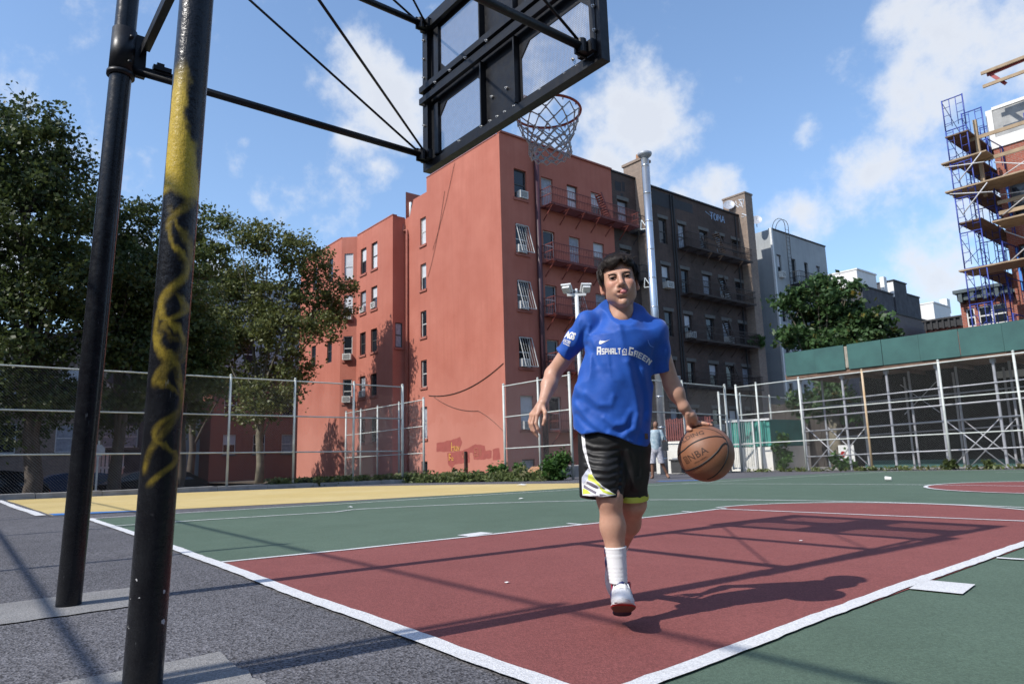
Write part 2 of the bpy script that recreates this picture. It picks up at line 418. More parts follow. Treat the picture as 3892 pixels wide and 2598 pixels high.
strip('lane_tick_marking', [(1.80,3.49), (2.0,3.53)], .05, .0121)
# neighbouring court: yellow paint, a blue patch, its own white line
poly('yellow_court_surface', [(-9.1,-.33), (-13,-.38), (-18.3,-.45), (-18.45,1.6), (-18.4,3.5), (-17.5,8.2), (-13.8,10.2), (-9.6,11.7), (-7.30,9.6), (-7.45,7.5), (-8.05,3.7), (-8.75,1.2)], .004, 'yellow_paint')
poly('blue_patch_surface', [(-9.05,-.28), (-9.6,-.3), (-9.3,.35), (-8.85,.95), (-8.72,.9)], .008, 'blue_paint')
poly('blue_patch_surface', [(-8.9,13.2), (-8.5,12.9), (-7.6,13.8), (-7.9,14.2)], .004, 'blue_paint')
strip('side_court_marking', [(-18.3,-.58), (-13,-.56), (-9.2,-.42)], .13)
strip('side_court_edge_marking', [(-18.3,-.46), (-13,-.44), (-9.1,-.32)], .05, .008, 'asphalt')
# concrete footings of the hoop posts let into the asphalt
def footing(x0, x1, y0, y1):
    P = []
    for (a, b_, c, d, n) in ((x0,y0,x1,y0,8), (x1,y0,x1,y1,14), (x1,y1,x0,y1,8), (x0,y1,x0,y0,14)):
        P += [(a+(c-a)*i/n+random.uniform(-.012,.012), b_+(d-b_)*i/n+random.uniform(-.012,.012)) for i in range(n)]
    return poly('footing_slab', P, .006, 'footing')
footing(-1.29, -.68, -1.9, -.62); footing(.53, 1.05, -1.9, -.64)
# pavement and street past the left fence
b = MB(); b.box((-24.5,-60,-.95), (-20.6,11.5,-.82)); b.build('street_pavement', MAT['concrete'], kind='structure')

# ------------------------------------------------------------------ buildings
def stucco(name, c, c2, sc=.6, fade=None):
    t = NT(name); v = t.pos()
    a = t.noise(v, sc, 6, .6); col = t.mix(t.ramp(a, .32, .7), c, c2)
    # faint rain streaks, stretched downwards
    st = t.noise(t.scale(v, (3.2, 3.2, .16)), 1.6, 5, .6)
    col = t.mix(t.ramp(st, .45, .8, 0.0, .35), col, tuple(x*.72 for x in c))
    pt = t.noise(v, 9, 5, .7); col = t.mix(t.ramp(pt, .55, .85, 0.0, .25), col, tuple(min(1, x*1.25) for x in c2))
    if fade:
        sp = t.n.new('ShaderNodeSeparateXYZ'); t.l.new(v, sp.inputs[0]); hz = t.math('ADD', sp.outputs[2], t.math('MULTIPLY', t.math('SUBTRACT', t.noise(v, .8, 5, .6), .5), 3.0))
        col = t.mix(t.ramp(hz, 6.5, 1.5, 0.0, .45), col, fade); col = t.mix(t.ramp(hz, 2.75, 2.6, 0.0, .25), col, fade)
        fl = t.noise(t.scale(v, (1, 1, .5)), .22, 4, .6); col = t.mix(t.ramp(fl, .42, .62, 0.0, .30), col, tuple(x*.82 for x in c))
    t.color(col); t.rough(.85); t.b.inputs['Specular IOR Level'].default_value = .25
    t.bump(t.noise(v, 26, 5), .35, .02); return t.m
MAT['red_stucco'] = stucco('red_stucco', (.385,.125,.086), (.45,.165,.118), .6, (.52,.24,.19))
MAT['grey_stucco'] = stucco('grey_stucco', (.30,.32,.33), (.38,.40,.40))
MAT['white_stucco'] = stucco('white_stucco', (.66,.65,.62), (.74,.73,.70))
MAT['dark_stucco'] = stucco('dark_stucco', (.055,.055,.062), (.10,.10,.11), 1.5)
MAT['brown_stucco'] = stucco('brown_stucco', (.125,.105,.10), (.165,.14,.135))

def brick(name, c1, c2, cm, sc=1.0, patch=.5, dark=(.03,.03,.03), axis='yz'):
    t = NT(name); v = t.pos()
    sp = t.n.new('ShaderNodeSeparateXYZ'); t.l.new(v, sp.inputs[0]); cb = t.n.new('ShaderNodeCombineXYZ')
    h = t.math('ADD', sp.outputs[0], sp.outputs[1]); t.l.new(h, cb.inputs[0]); t.l.new(sp.outputs[2], cb.inputs[1])
    bt = t.n.new('ShaderNodeTexBrick'); bt.inputs['Scale'].default_value = 1.0/sc
    bt.inputs['Brick Width'].default_value = .21; bt.inputs['Row Height'].default_value = .075; bt.inputs['Mortar Size'].default_value = .011
    bt.inputs['Color1'].default_value = (*c1, 1); bt.inputs['Color2'].default_value = (*c2, 1); bt.inputs['Mortar'].default_value = (*cm, 1)
    t.l.new(cb.outputs[0], bt.inputs['Vector'])
    n = t.noise(v, .55, 7, .65); col = t.mix(t.ramp(n, .42, .68, 0.0, patch), bt.outputs['Color'], dark)
    n2 = t.noise(v, 4.5, 6, .7); col = t.mix(t.ramp(n2, .5, .8, 0.0, .5), col, tuple(x*1.5 for x in c2))
    st = t.noise(t.scale(v, (3, 3, .2)), 1.7, 5, .6)
    col = t.mix(t.ramp(st, .5, .8, 0.0, .4), col, dark)
    t.color(col); t.rough(.9); t.b.inputs['Specular IOR Level'].default_value = .2
    t.bump(t.math('ADD', bt.outputs['Fac'], t.noise(v, 14, 5)), .4, .02); return t.m
MAT['brown_brick'] = brick('brown_brick', (.115,.072,.058), (.085,.058,.05), (.10,.088,.08), 1, .62, (.030,.026,.025))
MAT['pale_brick'] = brick('pale_brick', (.30,.22,.17), (.22,.16,.125), (.25,.22,.19), 1, .35, (.11,.09,.08))
MAT['red_brick'] = brick('red_brick', (.36,.115,.075), (.28,.085,.06), (.30,.2,.17), 1, .2, (.18,.07,.05))
MAT['lintel'] = M('lintel_stone', (.13,.125,.115), .9, .2, 5)
MAT['tar'] = M('roof_tar', (.018,.018,.022), .7, .3, 4)
MAT['escape_red'] = M('fire_escape_red', (.165,.035,.028), .6, .25, 6)
MAT['escape_dark'] = M('fire_escape_dark', (.045,.030,.025), .7, .3, 6)
MAT['escape_black'] = M('fire_escape_black', (.025,.027,.03), .7, .3, 6)
MAT['pipe_red'] = M('drain_pipe_maroon', (.05,.018,.026), .5, .25, 5)
MAT['stucco_trim'] = M('stucco_trim', (.32,.11,.08), .85, .2, 3)

ZB = -.95
def fire_escape(parent, x, y0, y1, z, mat, out=.95, h=.95, step=.13, stair=None):
    """balcony hung on a wall in the plane X=x, its rail as a sub-part"""
    m = MB()
    m.box((x+.02, y0, z-.05), (x+.06, y1, z)); m.box((x+out-.05, y0, z-.06), (x+out, y1, z+.02))
    n = int((out-.1)/.075)
    for k in range(n): m.box((x+.08+k*.075, y0, z-.025), (x+.08+k*.075+.04, y1, z-.005))
    y = y0+.25
    while y < y1:
        m.bar((x+.02, y, z-.03), (x+out, y, z-.03), .05, .06); m.bar((x+.0, y, z-.75), (x+out*.8, y, z-.06), .045, .045)
        y += 1.25
    fe = m.build('fire_escape', mat, parent)
    r = MB()
    for zz in (.05, h*.55, h): r.bar((x+out, y0, z+zz), (x+out, y1, z+zz), .03, .035)
    for yy in (y0, y1):
        for zz in (h*.55, h): r.bar((x+.02, yy, z+zz), (x+out, yy, z+zz), .03, .035)
        for k in range(1, 7): r.bar((x+out*k/7, yy, z), (x+out*k/7, yy, z+h), .016)
    y = y0
    while y <= y1: r.bar((x+out, y, z), (x+out, y, z+h), .018); y += step
    r.build('railing', mat, fe)
    if stair:
        s = MB(); ya, yb, zt = stair
        for dx in (.30, .78): s.bar((x+dx, ya, z), (x+dx, yb, zt), .035, .12)
        for k in range(1, 12): f = k/12; q = ya+(yb-ya)*f; s.box((x+.30, q-.09, z+(zt-z)*f-.012), (x+.78, q+.09, z+(zt-z)*f+.012))
        s.build('ladder', mat, fe)
    return fe

def box_walls(mb, x0, x1, y0, y1, z0, z1, skip=(), mi=0, roof_mi=None):
    if 'x0' not in skip: mb.quad((x0,y1,z0),(x0,y0,z0),(x0,y0,z1),(x0,y1,z1),mi)
    if 'x1' not in skip: mb.quad((x1,y0,z0),(x1,y1,z0),(x1,y1,z1),(x1,y0,z1),mi)
    if 'y0' not in skip: mb.quad((x0,y0,z0),(x1,y0,z0),(x1,y0,z1),(x0,y0,z1),mi)
    if 'y1' not in skip: mb.quad((x1,y1,z0),(x0,y1,z0),(x0,y1,z1),(x1,y1,z1),mi)
    if 'top' not in skip: mb.quad((x0,y0,z1),(x1,y0,z1),(x1,y1,z1),(x0,y1,z1),mi if roof_mi is None else roof_mi)

# ---- red stuccoed apartment house
red = empty('apartment_house', (-24.2, 20.2, ZB), label='long terracotta red stuccoed apartment house with a sunlit blank end wall and red fire escapes', cat='building')
red_inv = Matrix.Translation((24.2, -20.2, -ZB))
def place_children(root):
    mi = root.matrix_basis.inverted()
    for c in root.children:
        c.matrix_parent_inverse = mi
FX, FY = -24.2, 20.2
w = MB()
rowsA = [(14.60,16.30),(11.47,13.13),(8.35,9.98),(5.25,6.90),(1.99,3.77)]
colsA = [(.97,1.87),(2.96,3.84),(4.96,5.83),(6.94,7.86)]
opA = [(c[0],c[1],r[0],r[1]) for r in rowsA for c in colsA] + [(c[0],c[1],-.1,.48) for c in (colsA[0],colsA[1],colsA[3])]
facade(w, (FX,FY,0), (0,1,0), (1,0,0), 8.82, ZB, 18.12, opA, .2)
# sunlit end wall
rowsB = [(13.82,15.6),(10.94,12.6),(7.98,9.6),(4.90,6.55),(1.82,3.72),(-.54,.49)]
opB = [(.12,.80,r[0],r[1]) for r in rowsB]; rowsC = [(13.86,14.85),(11.04,12.06),(8.2,9.26),(5.2,6.25)]
opC = [(2.27,2.62,r[0],r[1]) for r in rowsC]
facade(w, (FX,FY,0), (-1,0,0), (0,-1,0), 7.5, ZB, 18.06, [])
facade(w, (FX-7.5,FY,0), (-1,0,0), (0,-1,0), 1.6, ZB, 17.15, opB, .18)
w.quad((FX-9.1,FY,ZB),(FX-9.1,FY,17.15),(FX-9.6,FY,16.15),(FX-9.6,FY,ZB))
facade(w, (FX-9.6,FY,0), (-1,0,0), (0,-1,0), .62, ZB, 16.15, [])
# the wing and its small canted bay
opW = [(a,b_,r[0],r[1]) for r in ((13.25,15.09),(10.5,12.05),(7.63,9.18),(4.75,6.2),(1.8,3.4)) for (a,b_) in ((2.1,2.95),(3.7,4.55))]
facade(w, (-34.4,19.3,0), (-1,0,0), (0,-1,0), 5.1, ZB, 16.25, opW, .18)
facade(w, (-34.4,19.3,0), (0,1,0), (1,0,0), .9, ZB, 16.25, [(.18,.7,7.6,9.2)], .12)
u45 = Vector((-.7071,-.7071,0)); n45 = Vector((.7071,-.7071,0))
opN = [(.28,.92,r[0],r[1]) for r in ((13.1,15.0),(10.2,12.0),(7.4,9.1),(4.5,6.1))]
facade(w, (-39.5,19.3,0), u45, n45, 1.13, ZB, 16.2, opN, .12)
facade(w, (-40.3,18.5,0), (-1,0,0), (0,-1,0), 7.4, ZB, 16.15, [(1.4,2.2,13.3,15.1),(4.2,5.0,13.3,15.1),(1.4,2.2,10.4,12.1),(4.2,5,10.4,12.1),(1.4,2.2,7.5,9.1),(4.2,5,7.5,9.1)], .15)
w.quad((-47.7,18.5,ZB),(-47.7,18.5,16.15),(-47.7,29,16.15),(-47.7,29,ZB))
w.quad((-47.7,29,ZB),(-47.7,29,16.15),(-34.4,29,16.15),(-34.4,29,ZB)); w.quad((-34.4,29,ZB),(-34.4,29,18.0),(FX,29,18.0),(FX,29,ZB))
w.quad((-34.3,FY,16.15),(-34.3,29,16.15),(-34.3,29,18),(-34.3,FY,18.0))
# parapet thickness along the stepped end wall
for a, b_, zt in ((FX,FX-7.5,18.06),(FX-7.5,FX-9.1,17.15),(FX-9.6,FX-10.2,16.15)):
    w.quad((a,FY,zt),(b_,FY,zt),(b_,FY+.28,zt),(a,FY+.28,zt)); w.quad((b_,FY+.28,zt-1.2),(a,FY+.28,zt-1.2),(a,FY+.28,zt),(b_,FY+.28,zt))
w.quad((FX-7.5,FY,17.15),(FX-7.5,FY+.28,17.15),(FX-7.5,FY+.28,18.06),(FX-7.5,FY,18.06))
w.quad((FX-9.1,FY,17.15),(FX-9.6,FY,16.15),(FX-9.6,FY+.28,16.15),(FX-9.1,FY+.28,17.15))
w.build('wall', MAT['red_stucco'], red)
rf = MB(); rf.box((-34.2,FY+.3,17.0),(FX-.3,28.95,17.1)); rf.box((-47.6,19.4,15.6),(-34.45,28.9,15.7)); rf.build('roof', MAT['tar'], red)
cp = MB(); cp.box((FX-.25,FY+.02,18.121),(FX+.10,29.02,18.22)); cp.box((FX-7.5,FY-.03,18.062),(FX-.252,FY+.3,18.11)); cp.build('coping', MAT['stucco_trim'], red)
cp = MB(); cp.box((-39.5,19.27,16.252),(-34.37,19.6,16.32)); cp.box((-47.7,18.47,16.152),(-40.3,18.8,16.22)); cp.build('coping', MAT['stucco_trim'], red)
styles = ['dark','halfblind','dark','curtain','blind','dark','halfblind','dark']
for ri, r in enumerate(rowsA):
    for ci, c in enumerate(colsA):
        st = styles[(ri*5+ci*3) % 8] if not (ri == 0 and ci in (1, 2)) else ('curtain', 'blind')[ci-1]
        fr = 'frame_dark' if (ri+ci) % 2 == 0 and ri == 0 else 'frame_light'
        window(red, (FX,FY,0), (0,1,0), (1,0,0), *c, *r, .18, st, fr, 'stucco_trim' if ci == 0 else None)
        if ci == 0 or (ri == 4 and ci == 3): aircon(red, (FX,FY,0), (0,1,0), (1,0,0), c[0]+(.30 if ri == 0 else .08), r[0]+.03, .56, .42, .16)
for c in (colsA[0], colsA[1], colsA[3]): window(red, (FX,FY,0), (0,1,0), (1,0,0), *c, -.1, .48, .18, 'curtain', 'frame_dark', None, rail=False)
# security grilles that lean out at the foot
for (ci, ri) in ((0,1),(0,2),(0,3),(2,2)):
    a, b_ = colsA[ci]; z0, z1 = rowsA[ri]; g = MB()
    A0 = Vector((FX+.03, FY+a+.04, z1-.05)); B0 = Vector((FX+.03, FY+b_-.02, z1-.05)); A1 = Vector((FX+.42, FY+a+.12, z0+.02)); B1 = Vector((FX+.42, FY+b_+.06, z0+.02))
    for p, q in ((A0,B0),(A1,B1),(A0,A1),(B0,B1)): g.bar(p, q, .035)
    for k in range(1, 5): g.bar(A0.lerp(B0, k/5), A1.lerp(B1, k/5), .012)
    g.build('window_guard', MAT['frame_light'], red)
for i, r in enumerate(rowsB):
    window(red, (FX-7.5,FY,0), (-1,0,0), (0,-1,0), .12, .80, *r, .16, ['blind','halfblind','dark','dark','curtain','dark'][i], 'frame_light', 'stucco_trim', rail=i < 5)
for i, r in enumerate(rowsC): window(red, (FX-7.5,FY,0), (-1,0,0), (0,-1,0), 2.27, 2.62, *r, .16, 'dark', 'frame_dark', None, fw=.04)
k = 0
for r in ((13.25,15.09),(10.5,12.05),(7.63,9.18),(4.75,6.2),(1.8,3.4)):
    for (a, b_) in ((2.1,2.95),(3.7,4.55)):
        window(red, (-34.4,19.3,0), (-1,0,0), (0,-1,0), a, b_, *r, .16, ['blind','halfblind','halfblind','curtain','dark','dark','dark','curtain','dark','dark'][k], 'frame_dark', 'stucco_trim'); k += 1
        if k in (3, 4, 8): aircon(red, (-34.4,19.3,0), (-1,0,0), (0,-1,0), a+.1, r[0]+.05, .6, .4, .14)
window(red, (-34.4,19.3,0), (0,1,0), (1,0,0), .18, .7, 7.6, 9.2, .1, 'curtain', 'frame_dark', 'stucco_trim')
for i, r in enumerate(((13.1,15.0),(10.2,12.0),(7.4,9.1),(4.5,6.1))):
    window(red, (-39.5,19.3,0), u45, n45, .28, .92, *r, .1, ['blind','halfblind','dark','dark'][i], 'frame_light', 'stucco_trim')
    if i: aircon(red, (-39.5,19.3,0), u45, n45, .30, r[0]+.03, .58, .42, .3)
for (a, r) in ((1.4,(13.3,15.1)),(4.2,(13.3,15.1)),(1.4,(10.4,12.1)),(4.2,(10.4,12.1)),(1.4,(7.5,9.1)),(4.2,(7.5,9.1))):
    window(red, (-40.3,18.5,0), (-1,0,0), (0,-1,0), a, a+.8, *r, .12, 'dark', 'frame_dark', None)
for i, (z, y1) in enumerate(((14.40,30.35),(11.17,29.0),(8.17,29.0),(5.1,29.0),(1.9,29.0))):
    fire_escape(red, FX, 22.98, y1, z, MAT['escape_red'], stair=((28.0,27.2,z+1.6) if i == 0 else None))
p = MB(); p.tube([(FX+.15,22.70,ZB),(FX+.15,22.70,17.9)], .15, 10); p.build('drain_pipe', MAT['pipe_red'], red, smooth=True)
p = MB(); p.tube([(-33.95,FY-.1,ZB),(-33.95,FY-.1,15.0),(-34.02,FY-.1,15.3),(-34.38,FY-.1,15.32),(-34.42,FY-.1,15.8)], .07, 8); p.build('drain_pipe', MAT['stucco_trim'], red, smooth=True)
p = MB(); p.tube([(-34.2,20.5,16.1),(-34.2,20.5,17.3)], .09, 8); p.build('vent_pipe', MAT['white_metal'], red, smooth=True)
# sagging cables stapled to the end wall
def cable(parent, a, b_, sag, r=.012, y=FY-.03, mat='escape_dark'):
    P = [(a[0]+(b_[0]-a[0])*t, y, a[1]+(b_[1]-a[1])*t-4*sag*t*(1-t)) for t in np.linspace(0, 1, 14)]
    c = MB(); c.tube(P, r, 4); return c.build('cable', MAT[mat], parent)
cable(red, (-31.6,4.35), (-24.3,5.4), .55, .022); cable(red, (-31.0,4.2), (-26.6,3.1), .25); cable(red, (-26.6,3.1), (-24.4,1.9), -.1)
cable(red, (-31.0,13.2), (-28.5,17.9), .3); cable(red, (-31.6,11.6), (-29.6,16.5), .5)
# painted-out patches and scrawled letters low on the end wall
MAT['patch_red'] = M('patch_red', (.30,.075,.062), .85, .12, 4)
MAT['scrawl_yellow'] = M('scrawl_yellow', (.75,.46,.10), .8, .2, 9)
MAT['scrawl_faint'] = M('scrawl_faint', (.46,.20,.11), .8, .2, 9)
def wall_poly(name, parent, pts, mat, plane, off, jit=.05):
    P = []
    for a, b_ in zip(pts, pts[1:]+pts[:1]):
        L = math.dist(a, b_); n = max(1, int(L/.16))
        P += [(a[0]+(b_[0]-a[0])*i/n+random.uniform(-jit, jit)*.5, a[1]+(b_[1]-a[1])*i/n+random.uniform(-jit, jit)*.5) for i in range(n)]
    bm = bmesh.new(); vs = [bm.verts.new((x, plane-off, z) if True else 0) for x, z in P]; f = bm.faces.new(vs); bm.normal_update()
    if f.normal.y > 0: f.normal_flip()
    bmesh.ops.triangulate(bm, faces=[f]); me = bpy.data.meshes.new(name); bm.to_mesh(me); bm.free(); me.materials.append(MAT[mat]); return link(name, me, parent)
Yp = FY
wall_poly('paint_patch', red, [(-30.8,1.03),(-30.78,1.52),(-29.9,1.60),(-29.3,1.62),(-28.4,1.78),(-28.15,1.5),(-28.5,1.05),(-29.3,1.0)], 'patch_red', Yp, .004)
wall_poly('paint_patch', red, [(-29.7,.95),(-28.3,1.0),(-27.3,1.25),(-26.9,1.34),(-26.1,1.25),(-26.0,.98),(-25.5,.98),(-25.5,.6),(-26.3,.52),(-27.1,.55),(-27.2,.9),(-27.5,.9),(-27.5,.38),(-28.9,.3),(-29.2,.05),(-29.6,.3)], 'patch_red', Yp, .004)
wall_poly('paint_patch', red, [(-25.4,.48),(-25.4,1.02),(-24.85,1.1),(-24.75,.5)], 'patch_red', Yp, .004)
def scrawl(name, parent, strokes, r, mat, conv):
    m = MB()
    for s in strokes: m.tube([conv(*q) for q in s], r, 4)
    return m.build(name, MAT[mat], parent)
cv = lambda x, z: (x, Yp-.012, z)
def letters(x, z, s, txt):
    G = {'H':[[(0,0),(0,1)],[(.5,0),(.55,.6)],[(0,.45),(.5,.45)]], 'o':[[(.1,.0),(.0,.25),(.2,.45),(.4,.25),(.3,.0),(.1,.0)]], 'l':[[(.1,1),(.1,0)]], 'd':[[(.4,0),(.1,.05),(.1,.35),(.4,.4)],[(.4,.9),(.4,0)]],
         'B':[[(0,0),(0,1),(.4,.8),(.05,.55),(.45,.3),(0,0)]], 'e':[[(.05,.25),(.4,.3),(.25,.5),(.05,.3),(.15,.02),(.45,.05)]], 'O':[[(.3,0),(0,.4),(.25,.85),(.6,.5),(.3,0)]], 'n':[[(0,0),(0,.5)],[(0,.4),(.25,.5),(.35,0)]], 'y':[[(0,.5),(.2,.1)],[(.4,.5),(.05,-.35)]],
         'E':[[(.5,1),(0,1),(0,0),(.5,.05)],[(0,.5),(.4,.5)]], 'a':[[(.4,.5),(.1,.4),(.05,.1),(.35,.05),(.4,.5),(.45,0)]], 'v':[[(0,.5),(.2,0),(.4,.5)]]}
    out = []; cx = x
    for ch in txt:
        for st in G.get(ch, []): out.append([(cx+p*s, z+q*s) for p, q in st])
        cx += s*.62
    return out
scrawl('graffiti', red, letters(-29.22,1.02,.5,'Hav'), .022, 'scrawl_yellow', cv)
scrawl('graffiti', red, letters(-29.48,.50,.4,'Be'), .022, 'scrawl_yellow', cv)
scrawl('graffiti', red, letters(-28.2,.62,.42,'On')+letters(-27.0,.70,.42,'Ell'), .016, 'scrawl_faint', cv)
p = MB(); p.box((-27.80,FY-.16,-.5),(-27.68,FY-.04,.98)); p.build('stub_pipe', MAT['escape_dark'], red)
place_children(red)

# ---- narrow dark brick house with a chimney stack
nar = empty('brick_house', (FX, 30.6, ZB), label='narrow sooty brick house between the red apartment house and the silver flue', cat='building')
w = MB(); facade(w, (FX,29.023,0), (0,1,0), (1,0,0), 3.30, ZB, 18.05, [(.45,1.38,a,b_) for a, b_ in rowsA[:5]], .2)
box_walls(w, -36, FX, 29.023, 32.32, ZB, 18.05, ('x1',)); w.build('wall', MAT['brown_brick'], nar)
for i, r in enumerate(rowsA[:5]):
    window(nar, (FX,29.023,0), (0,1,0), (1,0,0), .45, 1.38, *r, .18, 'curtain' if i % 2 == 0 else 'dark', 'frame_dark', 'lintel')
    q = MB(); q.box((FX-.05,29.4,r[1]+.02),(FX+.05,30.5,r[1]+.26)); q.build('lintel', MAT['lintel'], nar)
q = MB(); q.box((FX-.9,31.25,ZB),(FX+.62,32.05,19.15)); q.box((FX-.98,31.17,19.15),(FX+.70,32.13,19.32))
ch = q.build('chimney', MAT['pale_brick'], nar)
q = MB(); q.tube([(FX+.15,31.6,19.32),(FX+.15,31.6,19.75)], [.2,.17], 12); q.build('chimney_pot', MAT['rust'], ch)
q = MB(); q.box((FX-2.1,30.6,18.0),(FX-.95,32.0,18.75)); q.build('roof_hatch', MAT['brown_brick'], nar)
q = MB(); q.box((FX-.2,29.03,18.052),(FX+.08,32.3,18.15)); q.build('coping', MAT['tar'], nar)
for z in (14.3, 11.1, 8.0, 4.9): fire_escape(nar, FX, 30.5, 31.9, z, MAT['escape_black'], .8)
wall = MB()
for (a, b_, c, d) in ((29.35,29.9,16.9,17.5),(30.0,30.25,16.95,17.6),(29.8,30.05,16.5,16.8)): wall.box((FX+.001,a,c),(FX+.006,b_,d))
wall.build('tar_patch', MAT['tar'], nar)
place_children(nar)

# ---- long brown brick tenement
brn = empty('brick_tenement', (FX, 38.5, ZB), label='dark brown brick tenement with black fire escapes right of the silver flue', cat='building')
rowsD = [(14.2,15.9),(11.1,12.7),(8.0,9.62),(4.95,6.45),(1.9,3.4)]
colsD = [(1.07,1.88),(3.1,3.88),(5.48,6.4),(7.4,8.35),(9.38,10.3)]
w = MB(); facade(w, (FX,32.323,0), (0,1,0), (1,0,0), 12.5, ZB, 17.9, [(c[0],c[1],*r) for r in rowsD for c in colsD], .2)
box_walls(w, -37, FX, 32.323, 44.823, ZB, 17.9, ('x1',)); w.build('wall', MAT['brown_brick'], brn)
sty = ['dark','halfblind','dark','curtain','dark','blind','dark','halfblind','curtain','dark']
for ri, r in enumerate(rowsD):
    for ci, c in enumerate(colsD):
        window(brn, (FX,32.323,0), (0,1,0), (1,0,0), *c, *r, .18, sty[(ri*7+ci*3) % 10], 'frame_dark', None)
        q = MB(); q.box((FX-.04,32.323+c[0]-.14,r[1]+.015),(FX+.04,32.323+c[1]+.14,r[1]+.24)); q.build('lintel', MAT['lintel'], brn)
        if (ri, ci) in ((1,0),(1,3),(2,1),(2,3),(3,0),(4,2)): aircon(brn, (FX,32.323,0), (0,1,0), (1,0,0), c[0]+.08, r[0]+.03, .64, .42, .36)
for i, z in enumerate((14.08,10.9,7.8,4.75)):
    fire_escape(brn, FX, 35.2, 42.7, z, MAT['escape_dark'], .95, stair=((39.8+i*.2,38.9+i*.2,z+1.7)))
q = MB(); q.box((FX-1.2,42.8,ZB),(FX+.70,43.75,19.5)); q.box((FX-1.25,42.75,19.5),(FX+.75,43.8,19.62)); ch = q.build('chimney', MAT['pale_brick'], brn)
q = MB()
for k in range(16):
    a = random.uniform(FX-.9, FX+.55); z = random.uniform(17.6, 19.1); q.tube([(a,42.79,z),(a+random.uniform(-.25,.25),42.79,z+random.uniform(-.3,.35)),(a+random.uniform(-.3,.3),42.79,z+random.uniform(-.35,.35))], .035, 4)
MAT['scrawl_white'] = M('scrawl_white', (.55,.58,.62), .8, .2, 9); MAT['scrawl_blue'] = M('scrawl_blue', (.30,.40,.55), .8, .2, 9)
q.build('graffiti', MAT['scrawl_white'], ch)
w = MB()
w.box((FX+.001,32.7,16.75),(FX+.008,35.2,17.75)); w.box((FX+.001,35.2,16.95),(FX+.0075,37.2,17.6)); w.build('tar_patch', MAT['tar'], brn)
w = MB(); w.box((FX-.2,32.33,17.902),(FX+.10,44.8,18.0)); w.build('coping', MAT['tar'], brn)
cvx = lambda y, z: (FX+.012, y, z)
T = {'T':[[(0,1),(.6,1)],[(.3,1),(.3,0)]], 'O':[[(.1,0),(0,.5),(.15,1),(.5,.9),(.55,.2),(.3,0),(.1,0)]], 'M':[[(0,0),(.05,1),(.3,.4),(.55,1),(.6,0)]], 'A':[[(0,0),(.3,1),(.6,0)],[(.12,.4),(.48,.4)]]}
st = [[(38.7,17.42),(39.3,17.2)]]; cy = 39.2
for chx in 'TOMA':
    st += [[(cy+a*.62, 17.0+b_*.48) for a, b_ in s] for s in T[chx]]; cy += .46
scrawl('graffiti', brn, st, .045, 'scrawl_blue', cvx)
for y in (34.75, 35.0, 42.3): q = MB(); q.tube([(FX+.06,y,ZB),(FX+.06,y,17.8)], .05, 6); q.build('drain_pipe', MAT['escape_black'], brn)
place_children(brn)

def dish(x, y, z, r, label):
    t = empty('satellite_dish', (x, y, z), label=label, cat='satellite dish')
    m = MB(); prev = None; n = 14; V = []; F = []
    nrm = Vector((.55,-.75,.35)).normalized(); a = nrm.orthogonal().normalized(); b_ = nrm.cross(a)
    for i, rr in enumerate((.001, .5, 1)):
        for k in range(n): V.append(Vector((0,0,.55))+nrm*(rr*rr*.18*r)+(a*math.cos(2*PI*k/n)+b_*math.sin(2*PI*k/n))*rr*r)
    for i in range(2):
        for k in range(n): F.append((i*n+k, i*n+(k+1) % n, (i+1)*n+(k+1) % n, (i+1)*n+k))
    m.add(V, F); m.build('reflector', MAT['galv2'], t)
    m = MB(); m.tube([(0,0,0),(0,0,.5)], .03, 6); m.bar((0,0,.55), Vector((0,0,.55))+nrm*r*.8, .02); m.build('arm', MAT['galv2'], t)
    return t
dish(FX-.5, 42.5, 18.3, .42, 'satellite dish on the brown tenement beside its scrawled chimney')
dish(FX-.6, 46.3, 17.9, .42, 'satellite dish on the corner of the pale grey house roof')

# ---- pale grey house
gry = empty('rendered_house', (FX, 51.5, ZB), label='pale grey rendered house with a white corner pipe behind the leafy tree', cat='building')
rowsG = [(13.85,15.8),(10.38,12.34),(7.0,8.9),(3.7,5.6)]; colsG = [(.55,1.22),(2.8,3.4),(4.75,5.35),(6.7,7.35)]
w = MB(); facade(w, (FX,47.2,0), (0,1,0), (1,0,0), 8.65, ZB, 17.75, [(c[0],c[1],*r) for r in rowsG for c in colsG], .2)
box_walls(w, -36, FX, 47.2, 55.85, ZB, 17.75, ('x1',)); w.build('wall', MAT['grey_stucco'], gry)
for ri, r in enumerate(rowsG):
    for ci, c in enumerate(colsG): window(gry, (FX,47.2,0), (0,1,0), (1,0,0), *c, *r, .18, ['halfblind','dark','dark','curtain','dark'][(ri*2+ci) % 5], 'frame_dark', None)
aircon(gry, (FX,47.2,0), (0,1,0), (1,0,0), .62, 13.88, .55, .5, .3)
q = MB(); q.box((FX-.02,47.05,ZB),(FX+.14,47.23,17.8)); q.build('corner_pipe', MAT['white_metal'], gry)
fire_escape(gry, FX, 49.4, 54.9, 13.55, MAT['escape_black'], .9); fire_escape(gry, FX, 49.4, 54.9, 10.1, MAT['escape_black'], .9)
q = MB(); q.box((FX-.2,47.21,17.752),(FX+.08,55.84,17.84)); q.build('coping', MAT['tar'], gry)
q = MB()
for y in (49.0, 49.5):
    q.tube([(FX+.25,y,10.2),(FX+.25,y,18.3)] + [(FX+.25-.55*(1-math.cos(a)), y, 18.3+.75*math.sin(a)) for a in np.linspace(.3, PI, 8)], .025, 6)
for z in np.arange(10.4, 18.2, .33): q.bar((FX+.25,49.0,z), (FX+.25,49.5,z), .02)
q.build('roof_ladder', MAT['escape_black'], gry)
place_children(gry)

